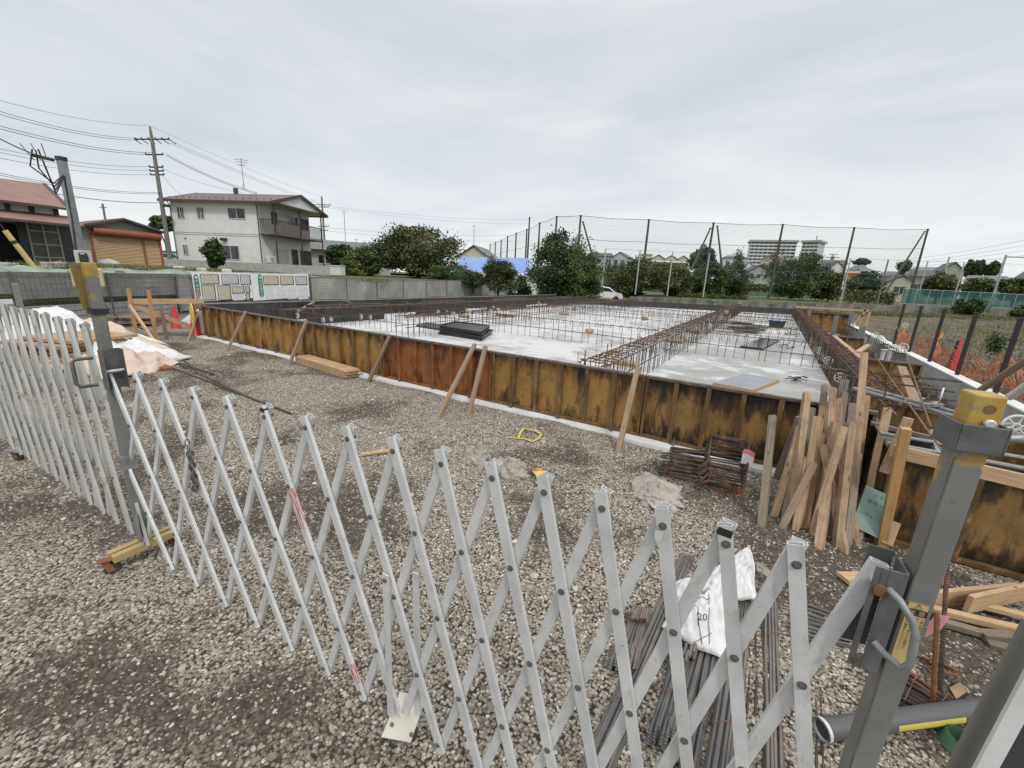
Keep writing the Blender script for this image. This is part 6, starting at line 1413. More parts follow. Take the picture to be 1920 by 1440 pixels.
# ------------------------------------------------------------------ block wall, green fence, silver posts, ball net
bw = thing('block_wall', 'long weathered grey block wall running behind the slab and the field', 'wall', W0)
for i in range(26):
    a, b = W0.lerp(W1, i/26), W0.lerp(W1, (i+1)/26); z = .66+.32*min(1, max(0, i-4)/14)
    MB().bar(a+Vector((0, 0, z/2-.2)), b-WU*.02+Vector((0, 0, z/2-.2)), .15, z+.4).build('wall_bay', F['old_wall'], bw)
MT['green_sheet'] = None
def netmat(name, col, alpha, sx, sy, lo, hi):
    n = NT(name); v = n.coord('UV', (sx, sy, 1)); s = n.sep(v)
    fr = lambda x: n.math('ABSOLUTE', n.math('SUBTRACT', n.math('FRACT', x), .5))
    g = n.math('MAXIMUM', n.ramp(fr(s[0]), [(lo, 0), (hi, 1)]), n.ramp(fr(s[1]), [(lo, 0), (hi, 1)]))
    n.link(n.math('MULTIPLY', g, alpha), n.b.inputs['Alpha']); return n.done(col, .8)
n = NT('green_windbreak'); v = n.coord('Object', (1, 1, 1)); n.link(n.ramp(n.noise(v, 1.5, 4, .6), [(.35, .80), (.65, .6)]), n.b.inputs['Alpha']); MT['green_sheet'] = n.done((.018, .105, .088), .8)
MT['ball_net'] = netmat('ball_net', (.08, .12, .11), .34, 7.5, 7.5, .36, .40)
MT['silver'] = pm('silver_post', (.38, .40, .41), (.48, .50, .51), 6, .5, .3)
MT['pole_dark'] = pm('weathered_net_pole', (.055, .048, .045), (.095, .085, .08), 6, .8)
MT['pole_conc'] = pm('concrete_pole', (.145, .135, .12), (.21, .195, .18), 6, .85)
def gfence(label, G0, G1, N_, zz):
  gf = thing('green_fence', label, 'fence', G0+Vector((0, 0, .7)), 'green windbreak fences')
  for i in range(N_):
    a, b = G0.lerp(G1, i/N_), G0.lerp(G1, (i+1)/N_); z = zz
    MB().quad(a+Vector((0, 0, z+.12)), b+Vector((0, 0, z+.12)), b+Vector((0, 0, z+1.55)), a+Vector((0, 0, z+1.55))).build('green_sheet', MT['green_sheet'], gf)
    MB().tube([a+Vector((0, 0, z)), a+Vector((0, 0, z+1.62))], .028, 5).tube([a+Vector((0, 0, z+1.6)), b+Vector((0, 0, z+1.6))], .02, 4).tube([a+Vector((0, 0, z+.1)), b+Vector((0, 0, z+.1))], .02, 4).build('fence_post', MT['silver'], gf)
gfence('green windbreak fence half hidden behind the row of orchard trees', W0+WN*10, WA+WN*10+WU*2, 16, .8)
gfence('green windbreak fence on top of the block wall at the right of the picture', WA+WN*.6+WU*4.5, W1+WN*.6, 26, .9)
spl = [(1134, 466, 1128, 548, 'leftmost silver fence post, left of the first orchard tree'), (1194, 469, 1191, 552, 'silver fence post rising from the top of the first orchard tree'), (1260, 472, 1251, 552, 'silver fence post above the second orchard tree'), (1325, 475, 1318, 556, 'silver fence post at the foot of the tripod of poles'), (1594, 485, 1576, 566, 'silver fence post beside the leaning net pole right of the apartment block'), (1738, 489.6, 1717, 570.5, 'silver fence post right of the cream house'), (1807, 492.5, 1784, 573, 'silver fence post second from the right edge'), (1882, 494, 1856, 576, 'tall silver fence post nearest the right edge')]
P0, P1 = WA+WN*1.0, WB+WN*1.0
tops = []
for tx, ty, bx, by, lb_ in spl:
    t, b = atP(tx, ty, P0, P1), atP(bx, by, P0, P1); b = Vector((b.x, b.y, .8)); t = Vector((b.x, b.y, t.z)); tops.append(t)
    tag(MB().tube([b, t], .06, 6).build('silver_post', MT['silver'], loc=b, smooth=True), lb_, 'post', 'silver fence posts on the block wall')
b = atP(1645, 567, P0, P1); t = atP(1666, 487, P0, P1); tag(MB().tube([Vector((b.x, b.y, .8)), Vector((b.x, b.y, t.z))], .07, 6).build('silver_post', MT['pole_conc'], loc=b, smooth=True), 'brown weathered fence post left of the cream house', 'post')
b = atP(1757, 560, P0+WN*14, P1+WN*14); t = atP(1775, 481, P0+WN*14, P1+WN*14); tag(MB().tube([Vector((b.x, b.y, .8)), Vector((b.x, b.y, t.z))], .1, 6).build('silver_post', MT['silver'], loc=b, smooth=True), 'taller grey post set back behind the silver posts near the temple-like roof', 'post')
b = atP(1860, 560, P0+WN*8, P1+WN*8); t = atP(1885, 478, P0+WN*8, P1+WN*8); e = atP(1960, 484, P0+WN*8, P1+WN*8)
tag(MB().tube([Vector((b.x, b.y, .8)), Vector((b.x, b.y, t.z))], .13, 6).tube([Vector((b.x, b.y, t.z-.2)), e], .09, 6).build('gantry_pole', MT['silver'], loc=b, smooth=True), 'grey pole with a horizontal arm reaching past the right edge', 'pole')
m = MB(); ordered = [tops[0], tops[1], tops[2], tops[3], tops[4], tops[5], tops[6], tops[7], tops[7]+WU*30]
for z in (0, -1.4): m.tube([p+Vector((0, 0, z)) for p in ordered], .010, 4)
tag(m.build('fence_wire', MT['pole_conc'], loc=tops[0]), 'pair of wires strung along the tops of the silver posts', 'wire')
N0, N1 = WA+WN*8, WB+WN*8
np_ = [(1089, 404.5, 1083, 'net pole second from the left with one brace on its right'), (1217, 412, 1203, 'net pole above the first orchard tree'), (1338, 418, 1322, 'middle net pole of the braced tripod'), (1468, 421, 1436, 'net pole in front of the apartment block'), (1602, 427, 1570, 'net pole right of the apartment block'), (1740, 430, 1706, 'net pole at the right end of the ball net')]
tp = []
def npole(b, t, r, lb_, grp='tall dark poles of the ball net'):
    tag(MB().tube([b, b.lerp(t, .5), t], [r*1.2, r, r*.8], 8).disc(t, r*1.1, (0, 0, 1), 8, .1).build('net_pole', MT['pole_dark'], loc=b, smooth=True), lb_, 'pole', grp)
for tx, ty, bx, lb_ in np_:
    t = atP(tx, ty, N0, N1); b = Vector((t.x, t.y, .8)); tp.append(t); npole(b, t, .125, lb_)
for (tx, ty, bx, by, off, lb_) in ((1093, 416, 1122, 520, 1.2, 'slanting brace of the second net pole, running down to the right'), (1345, 424, 1354, 505, 0, 'right leg of the tripod of net poles'), (1332, 428, 1296, 506, 0, 'left slanting leg of the tripod of net poles'), (1734, 434, 1660, 550, -1.0, 'long slanting brace at the right end of the ball net')):
    t = atP(tx, ty, N0+WN*-.3, N1+WN*-.3); b = atP(bx, by, N0+WN*-1.5, N1+WN*-1.5); npole(b, t, .10, lb_, 'slanting braces of the ball net')
# left wing of the net: goes away from the corner pole
lw = [(1044, 406, 'corner pole of the ball net behind the big dark tree'), (1012, 418, 'pole of the receding net wing nearest the corner pole'), (993, 408, 'tall pole in front of the receding net wing'), (988, 430, 'pole just left of the tall one on the receding net wing'), (968, 437, 'third pole from the far end on the middle of the receding net wing'), (952, 443, 'pole left of the middle on the receding net wing'), (940, 450, 'short looking pole near the far end of the receding net wing'), (929, 454, 'last but one pole of the receding net wing'), (919, 458, 'farthest pole of the receding net wing')]
lt = []
for tx, ty, lb_ in lw:
    t = atz(tx, ty, 8.1 if tx != 993 else 9.2)
    b = Vector((t.x, t.y, .5)); npole(b, t, .115, lb_)
    if tx != 993: lt.append(t)
bn = thing('ball_net', 'high thin ball net stretched between the tall dark poles', 'net', (tp[2].x, tp[2].y, .8))
seq = [*reversed(lt[1:]), lt[0], *tp]
for a, b in zip(seq, seq[1:]):
    L = (b-a).length; sag = Vector((0, 0, -.014*L)); mid = (a+b)/2+sag; lo = Vector((0, 0, 1)); vs = [a, mid, b, Vector((b.x, b.y, 2.6)), Vector((mid.x, mid.y, 2.6)), Vector((a.x, a.y, 2.6))]
    uv = [[(0, vs[0].z), (L/2, vs[1].z), (L/2, 2.6), (0, 2.6)], [(L/2, vs[1].z), (L, vs[2].z), (L, 2.6), (L/2, 2.6)]]
    MB().add(vs, [(0, 1, 4, 5), (1, 2, 3, 4)], 0, uv).build('net_span', MT['ball_net'], bn)
    m = MB().tube([a, mid, b], .022, 4).tube([a-Vector((0, 0, 2.2)), (a+b)/2-Vector((0, 0, 2.3)), b-Vector((0, 0, 2.2))], .018, 4)
    if L > 12:
        for f, e in ((a, .38), (b, .62)): g = a.lerp(b, e); m.tube([f, Vector((g.x, g.y, 3.2))], .016, 4)
    m.build('stay_wire', MT['pole_dark'], bn)
# ------------------------------------------------------------------ houses
for nm, c1, c2, r in (('wall_white', (.64, .638, .61), (.71, .708, .68), .8), ('apt_wall', (.52, .525, .52), (.58, .585, .58), .8), ('wall_cream', (.50, .455, .37), (.57, .52, .43), .8), ('wall_grey', (.33, .33, .32), (.40, .40, .39), .8), ('wall_green', (.30, .31, .23), (.36, .37, .28), .85), ('wall_blue', (.45, .48, .50), (.53, .56, .58), .8), ('roof_dark', (.045, .045, .048), (.085, .085, .09), .6), ('roof_grey', (.12, .125, .135), (.19, .195, .205), .6), ('roof_red', (.205, .120, .100), (.255, .155, .132), .7), ('roof_house', (.11, .078, .066), (.15, .108, .092), .6), ('roof_brown', (.085, .05, .045), (.12, .075, .065), .6), ('roof_teal', (.05, .10, .11), (.09, .15, .155), .5), ('roof_green', (.045, .085, .07), (.07, .12, .10), .6), ('roof_orange', (.38, .18, .08), (.45, .23, .11), .6), ('roof_tan', (.30, .20, .15), (.37, .26, .20), .6), ('roof_blue', (.14, .24, .50), (.19, .30, .58), .45), ('sash', (.50, .50, .49), (.60, .60, .59), .5), ('door_brown', (.05, .035, .03), (.08, .055, .045), .6), ('shutter_tan', (.47, .325, .175), (.54, .38, .21), .65), ('header_red', (.24, .075, .04), (.30, .10, .055), .5), ('green_net', (.02, .18, .11), (.03, .23, .14), .7), ('rail_brown', (.06, .038, .032), (.09, .06, .05), .6), ('ac_white', (.58, .58, .56), (.66, .66, .64), .5)):
    MT[nm] = pm(nm, c1, c2, 1.5, r, bump=.12, bscale=14, bdist=.01)
n = NT('tiled_roof_grey'); v = n.coord('UV', (1, 1, 1)); s = n.sep(v)
n.bump(n.math('SINE', n.math('MULTIPLY', s[0], 22.0)), .8, .04); MT['roof_tile'] = n.done(n.ramp(n.noise(n.coord('Object'), 2, 5, .6), [(.35, (.10, .10, .105)), (.65, (.20, .20, .205))]), .6)
n = NT('slatted_shutter'); v = n.sep(n.coord('Object'))[2]
n.bump(n.math('SINE', n.math('MULTIPLY', v, 75.0)), .6, .02); MT['shutter_tan'] = n.done(n.ramp(n.noise(n.coord('Object', (.6, .6, 9)), 1.6, 5, .6), [(.35, (.45, .31, .165)), (.65, (.54, .385, .21))]), .6)
n = NT('window_glass'); MT['glass'] = n.done(n.ramp(n.noise(n.coord('Object'), 2.5, 3, .5), [(.4, (.015, .017, .02)), (.62, (.06, .065, .07))]), .08, spec=.6)
MT['curtain'] = pm('pale_curtain', (.45, .46, .45), (.58, .59, .58), 9, .8, stretch=(4, 4, .3))
def main_house():
    M0 = CAM + ray(491, 489)*(36/FPX); M0 = Vector((M0.x, M0.y, 2.02))
    a = YAW - R_(8); B = Vector((-math.sin(a), math.cos(a), 0)); A = Vector((math.cos(a), math.sin(a), 0))   # A points right along the front, B goes back
    H = lambda u, v, w: M0 - A*u + B*v + Vector((0, 0, w))     # u to the left, v back, w up
    def onA(px, py, off=0): p = atP(px, py, H(0, -off, 0), H(1, -off, 0)); d = p-M0; return -d.dot(A), d.z
    def onB(px, py, off=0): p = atP(px, py, H(-off, 0, 0), H(-off, 1, 0)); d = p-M0; return d.dot(B), d.z
    W = onA(326, 430)[0]; D = onB(584, 480)[0]; he = onA(481, 378)[1]
    h = thing('white_house', 'two-storey off-white house with a brown balcony and low red-brown roof', 'house', M0)
    up = Vector((0, 0, 1)); m = MB()
    ap = he+1.05
    m.prism([H(0, 0, -.3), H(0, D, -.3), H(0, D, he), H(0, D/2, ap), H(0, 0, he)], A*-W); m.build('wall', MT['wall_white'], h)
    for w in (onA(400, 437)[1], onA(400, 440.5)[1]): MB().bar(H(0, -.012, w), H(W, -.012, w), .03, .035).build('trim_band', MT['wall_grey'], h)
    # roof: two low slopes with deep eaves
    ov, ro, th = .55, 1.75, .10; sl = (ap-he)/(D/2)
    for s in (0, 1):
        e, r = (-ov, D/2) if s == 0 else (D+ov, D/2); ze = he+.12-sl*ov
        m = MB().add([H(-ro, e, ze), H(W+.6, e, ze), H(W+.6, r, ap+.12), H(-ro, r, ap+.12)], [(0, 1, 2, 3)], 0, [[(0, 0), (9, 0), (9, 4), (0, 4)]])
        m.add([H(-ro, e, ze-th), H(W+.6, e, ze-th), H(W+.6, r, ap+.12-th), H(-ro, r, ap+.12-th)], [(3, 2, 1, 0)], 1)
        m.bar(H(-ro, e, ze-.08), H(W+.6, e, ze-.08), .10, .20, up, 2); m.bar(H(-ro-.01, e, ze-.08), H(-ro-.01, r, ap+.04), .05, .24, up, 2)
        m.bar(H(W+.61, e, ze-.08), H(W+.61, r, ap+.04), .05, .2, up, 2)
        if s == 0:
            for k in range(16): m.box(H(-1.2+k*(W+1.4)/15, .25, he+.27), (.09, .09, .06), 0, 2)
        m.build('roof', [MT['roof_house'], MT['wall_white'], MT['rail_brown']], h)
    # gable infill over the balcony
    MB().prism([H(-ro+.15, -.2, he-.02), H(-ro+.15, D/2, ap-.12), H(-ro+.15, D+.2, he-.02)], A*-.05).build('gable_panel', MT['wall_white'], h)
    MB().bar(H(-ro+.13, -.3, he-.05), H(-ro+.13, D+.5, he-.05), .10, .16).build('gable_beam', MT['rail_brown'], h)
    def window(face, px0, py0, px1, py1, panes=2, bars=0, name='window', sash='sash', glass='glass'):
        f = onA if face == 'A' else onB; (u0, z1), (u1, z0) = f(px0, py0), f(px1, py1); lo, hi = min(u0, u1), max(u0, u1)
        P = (lambda s, z, o: H(s, -o, z)) if face == 'A' else (lambda s, z, o: H(-o, s, z)); n_ = -B if face == 'A' else A
        m = MB(); t = .05
        for (a0, b0, a1, b1) in ((lo, z0, hi, z0), (lo, z1, hi, z1), (lo, z0, lo, z1), (hi, z0, hi, z1)): m.bar(P(a0, b0, .03), P(a1, b1, .03), t, .06, n_)
        for k in range(1, panes): s = lo+(hi-lo)*k/panes; m.bar(P(s, z0, .03), P(s, z1, .03), t, .05, n_)
        for k in range(bars): s = lo+(hi-lo)*(k+.5)/bars; m.bar(P(s, z0, .09), P(s, z1, .09), .025, .025, n_)
        w = m.build(name, MT[sash], h)
        MB().prism([P(lo+.02, z0, .006), P(hi-.02, z0, .006), P(hi-.02, z1, .006), P(lo+.02, z1, .006)], n_*.012).build('pane', MT[glass], w)
    window('A', 331, 388.5, 346.5, 409, 2, 3); window('A', 368.5, 389, 384, 409.5, 2, 2); window('A', 427, 390, 461, 410.5, 2)
    window('A', 343, 458.5, 354, 477, 2, 3); window('A', 416, 460, 450.5, 487, 2)
    window('B', 513, 466, 541, 497, 2, 0, glass='curtain'); window('B', 545, 467, 560, 498, 1); window('B', 563, 470, 584, 500, 1, sash='door_brown', glass='door_brown')
    window('B', 508, 397, 519, 421, 1, sash='door_brown', glass='door_brown'); window('B', 521, 400, 536, 411, 2, glass='curtain'); window('B', 539, 404, 559, 424, 2); window('B', 561, 410, 578, 432, 1, sash='door_brown', glass='door_brown')
    # balcony
    zb = onB(492, 438)[1]; zt = onB(490, 411)[1]; bo = 1.3; L = onB(604, 450, bo)[0]
    MB().prism([H(-.01, .15, zb-.12), H(-bo, .15, zb-.12), H(-bo, L, zb-.12), H(-.01, L, zb-.12)], (0, 0, .12)).build('balcony_floor', MT['rail_brown'], h)
    m = MB(); m.bar(H(-bo, .15, zt), H(-bo, L, zt), .06, .06).bar(H(-bo, .15, zb+.08), H(-bo, L, zb+.08), .05, .05).bar(H(-.02, .15, zt), H(-bo, .15, zt), .05, .05)
    for k in range(int(L/.15)): s = .2+.15*k; m.bar(H(-bo, s, zb+.05), H(-bo, s, zt), .035, .035)
    for k in range(8): m.bar(H(-.1-.15*k, .15, zb+.05), H(-.1-.15*k, .15, zt), .035, .035)
    m.build('balcony_rail', MT['rail_brown'], h)
    for s in (.25, L*.52, L-.1): MB().bar(H(-bo-.06, s, -.3), H(-bo-.06, s, he-.1), .09, .09, A).build('balcony_post', MT['rail_brown'], h)
    MB().tube([H(-.08, -.3, he-.1), H(-.08, -.1, he-.35), H(-.08, -.09, -.2)], .04, 6).build('downpipe', MT['rail_brown'], h)
    MB().tube([H(W+.05, -.3, he-.1), H(W-.02, -.08, he-.4), H(W-.02, -.08, -.2)], .04, 6).build('downpipe', MT['rail_brown'], h)
    u, z = onA(422, 449); MB().box(H(u, -.18, z), (.5, .3, .22), a).build('window_hood', MT['black'], h, bevel=.02)
    MB().disc(H(onA(348, 447)[0], -.03, onA(348, 447)[1]), .07, B, 10, .05).build('vent_cap', MT['rail_brown'], h)
    s, z = onB(509, 486, .3); u0 = onB(503, 481, .4); c = H(-.35, onB(509, 487, .4)[0], onB(509, 487, .4)[1])
    acu = MB().box(c, (.32, .8, .58), a).build('air_conditioner', MT['ac_white'], h, bevel=.02)
    MB().disc(c+A*.165, .22, A, 18, .02).build('fan_grille', MT['wall_grey'], acu)
    MB().box(H(onA(382, 358)[0], D*.5, ap+.35), (.28, .28, .5), a).build('chimney', MT['roof_dark'], h)
    # aerial on the roof
    t = thing('tv_aerial', 'tall thin television aerial on the roof of the white house', 'aerial', atP(458, 357, H(0, D/2, 0), H(1, D/2, 0)))
    p = WL[t]; tp_ = atP(453, 297, H(0, D/2, 0), H(1, D/2, 0)); tp_ = Vector((p.x, p.y, tp_.z)); m = MB().tube([p, tp_], .025, 5)
    for d in (A, -A): m.tube([p+d*.35-Vector((0, 0, .05)), p+Vector((0, 0, .55))], .014, 4)
    for z_, w_ in ((-.12, 1.0), (-.32, .8), (-.55, .5)):
        q = tp_+Vector((0, 0, z_)); dirv = (A+B*.4).normalized(); sd_ = Vector((dirv.y, -dirv.x, 0)); m.tube([q-dirv*w_*.6, q+dirv*w_*.6], .012, 4)
        for k in range(5): c_ = q+dirv*w_*(-.5+.25*k); m.tube([c_-sd_*.3, c_+sd_*.3], .009, 4)
    m.build('aerial_mast', MT['galv_dark'], t)
    # pale wall in front
    V = -2.6; zt = onA(400, 489.5, 2.6)[1]
    gw = thing('garden_wall', 'long pale grey low wall running along the front of the white house', 'wall', H(W+1, V, -1))
    u0, u1 = onA(304, 488, 2.6)[0], onA(620, 500, 2.6)[0]
    for k in range(5): a0, b0 = u0+(u1-u0)*k/5, u0+(u1-u0)*(k+1)/5; MB().bar(H(a0, V, zt/2-.6), H(b0+.015, V, zt/2-.6), .14, zt+1.2).build('wall_bay', MT['concrete'], gw)
    bx = H(onA(633, 508, 3.2)[0], -3.2, 0); c = Vector((bx.x, bx.y, atP(633, 508, H(0, -3.2, 0), H(1, -3.2, 0)).z))
    wb = thing('white_crate', 'white box with a pale blue lid at the right end of the grey garden wall', 'box', c-Vector((0, 0, .4)))
    MB().box(c, (.85, .7, .62), a).build('crate_body', MT['ac_white'], wb, bevel=.02); MB().box(c+Vector((0, 0, .36)), (.92, .77, .08), a).build('crate_lid', MT['wall_blue'], wb, bevel=.02)
    # bare white shrub in front
    p = H(onA(397, 484, .9)[0], -.9, -.2); m = MB()
    def br(p, d, l, r, k):
        q = p+d*l; m.tube([p, q], [r, r*.6], 5)
        if k:
            for _ in range(3): br(q, (d+Vector((rnd(-.9, .9), rnd(-.5, .5), rnd(-.3, .5)))).normalized(), l*.62, r*.6, k-1)
    br(p, Vector((.05, 0, 1)), .55, .06, 3); tag(m.build('bare_shrub', MT['concrete_white'], loc=p), 'bare whitish branching shrub in front of the dark camellia bush', 'shrub')
    return H, W, D
HH, HW, HD = main_house()
def barn():
    X = -29.0; t = thing('barn', 'open-fronted barn with two red-brown roof tiers at the left edge', 'barn', (X, 3, 1.25))
    P = lambda x, y, c=X: atX(x, y, c)
    a, b = P(-90, 363, -28.3), P(129.5, 390, -28.3); c, d = P(-90, 322, -31.8), P(83, 345, -31.8)
    MB().add([a, b, d, c], [(0, 1, 2, 3)], 0, [[(0, 0), (8, 0), (8, 3), (0, 3)]]).bar(a-Vector((0, 0, .06)), b-Vector((0, 0, .06)), .08, .1, (0, 0, 1), 1).bar(b, d, .12, .1, (0, 0, 1), 1).build('upper_roof', [MT['roof_red'], MT['rail_brown']], t)
    e = d+Vector((-3.4, .9, -1.2)); MB().add([d, c, c+Vector((-3.6, 0, -1.3)), e], [(0, 1, 2, 3)]).build('rear_roof', MT['roof_red'], t)
    z0, z1 = P(40, 401).z, P(40, 378).z+.1; yr = P(103, 398).y; yl = P(-90, 390).y
    MB().prism([(X, yl, z0-.3), (X, yr, z0-.3), (X, yr, z1), (X, yl, z1)], (-4, 0, 0)).build('upper_wall', MT['ac_white'], t)
    for px in (14, 58, 103): y = P(px, 390).y; MB().box((X+.03, y, (z0+z1)/2-.1), (.1, .16, z1-z0)).build('wall_post', MT['black'], t)
    a, b = P(-90, 398, -27.4), P(159, 423.5, -27.4); c, d = P(-90, 382, X), P(126, 405, X)
    MB().add([a, b, d, c], [(0, 1, 2, 3)]).bar(a-Vector((0, 0, .05)), b-Vector((0, 0, .05)), .06, .1, (0, 0, 1), 1).build('lower_roof', [MT['roof_red'], MT['rail_brown']], t)
    zg = 1.2; zt = P(60, 412).z+.1; y0, y1 = P(-90, 450).y, P(146, 460).y
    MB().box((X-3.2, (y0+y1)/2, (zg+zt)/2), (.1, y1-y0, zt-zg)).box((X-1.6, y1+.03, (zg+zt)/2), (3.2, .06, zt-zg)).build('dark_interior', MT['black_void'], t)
    for px0, px1, mt_ in ((38, 58, 'black'), (112, 146, 'black_form')):
        ya, yb = P(px0, 455).y, P(px1, 455).y; MB().box((X, (ya+yb)/2, (zg+zt)/2), (.08, yb-ya, zt-zg)).build('wall_board', MT[mt_], t)
    ya, yb = P(57, 455).y, P(113, 455).y; MB().box((X+.02, (ya+yb)/2, (zg+zt)/2), (.05, yb-ya, zt-zg)).build('mesh_door', MT['door_mesh'], t)
    m = MB()
    for k in range(5): z = zg+(zt-zg)*k/4; m.bar((X+.06, ya, z), (X+.06, yb, z), .04, .05)
    for k in (0, .5, 1): m.bar((X+.06, ya+(yb-ya)*k, zg), (X+.06, ya+(yb-ya)*k, zt), .05, .05, (1, 0, 0))
    m.build('door_frame', MT['wall_green'], t)
    for i in range(14):
        x, y = X+rnd(-.6, 1.6), rnd(y0+4, P(60, 490).y); s = rnd(.15, .4)
        tag(MB().tube([(x, y, 1.28), (x, y, 1.28+s*.5), (x, y, 1.28+s)], [s*.5, s*.6, s*.2], 8).build('stored_sack', MT[random.choice(['tarp', 'card', 'lump'])], loc=(x, y, 1.28), smooth=True), 'small sack or stone heaped in the open front of the barn', 'sack', 'odds and ends before the barn')
MT['door_mesh'] = pm('grey_green_mesh_panel', (.075, .08, .07), (.13, .135, .12), 2, .8)
barn()
def garage():
    X = -34.0; t = thing('garage', 'small gabled garage with a tan slatted shutter under an orange-red header', 'garage', (X, 10, 1.3)); P = lambda x, y, c=X: atX(x, y, c)
    yl, yr = P(171, 470).y, P(303, 470).y; ya = P(232, 415).y; zl = P(171, 423).z; zr = P(303, 434).z; za = P(232, 413).z; zg = 1.1
    MB().prism([(X, yl, zg), (X, yr, zg), (X, yr, zr), (X, ya, za), (X, yl, zl)], (-5.5, 0, 0)).build('wall', MT['wall_green'], t)
    el, er, ap = P(152, 420.5, X+.5), P(309, 434, X+.5), P(232, 408.5, X+.5); bk = Vector((-6.4, 0, 0))
    MB().prism([el, ap, ap-Vector((0, 0, .12)), el-Vector((0, 0, .12))], bk).build('roof', MT['roof_brown'], t); MB().prism([ap, er, er-Vector((0, 0, .12)), ap-Vector((0, 0, .12))], bk).build('roof', MT['roof_dark'], t)
    z0, z1 = P(235, 445).z, P(235, 431).z
    MB().tube([(X+.22, P(172, 434).y, (P(172, 427).z+P(172, 438).z)/2), (X+.22, P(297, 440).y, (P(297, 438).z+P(297, 450).z)/2-.02)], .24, 12).build('shutter_header', MT['header_red'], t, smooth=True)
    for a, b in ((177, 268), (272, 300)):
        y0, y1 = P(a, 470).y, P(b, 470).y; MB().box((X+.05, (y0+y1)/2, (zg+z0)/2+.15), (.04, y1-y0, z0-zg+.1)).build('shutter', MT['shutter_tan'], t)
    for px in (174, 270, 301): y = P(px, 470).y; MB().box((X+.07, y, (zg+z0)/2+.2), (.08, .12, z0-zg+.3)).build('shutter_post', MT['header_red'], t)
garage()
# grey vehicle and green net beyond the garage
gv = thing('parked_van', 'dark-windowed grey van parked between the garage and the white house', 'van', atD(322, 487, 62)); p = WL[gv]; p = Vector((p.x, p.y, 1.42)); gv.location = p; WL[gv] = p
ax = Matrix.Rotation(YAW+.1, 3, 'Z')
pr_ = [(-1.9, .25), (1.9, .25), (1.92, .65), (1.3, .78), (.85, 1.22), (-1.5, 1.26), (-1.92, .8)]
MB().prism([p+ax @ Vector((x, -.75, z)) for x, z in pr_], ax @ Vector((0, 1.5, 0))).build('body', MT['wall_grey'], gv, bevel=.06)
MB().prism([p+ax @ Vector((x, -.762, z)) for x, z in ((-1.6, .80), (1.12, .80), (.78, 1.16), (-1.42, 1.18))], ax @ Vector((0, 1.524, 0))).build('side_window', MT['glass'], gv)
for x in (-1.05, 1.05):
    for y in (-.7, .7): MB().disc(p+ax @ Vector((x, y, .3)), .29, ax @ Vector((0, 1, 0)), 16, .18).build('wheel', MT['rubber'], gv)
gq = [atD(299, 469, 70), atD(340, 472, 70), atD(343, 490, 70), atD(302, 488, 70)]; q1 = Vector((gq[3].x, gq[3].y, 1.3)); q2 = Vector((gq[2].x, gq[2].y, 1.3))
tag(MB().prism([q1, q2, Vector((q2.x, q2.y, gq[1].z)), Vector((q1.x, q1.y, gq[0].z))], (-.03, .03, 0)).build('green_netting', MT['green_net'], loc=q1), 'bright green netting screen behind the van', 'netting')
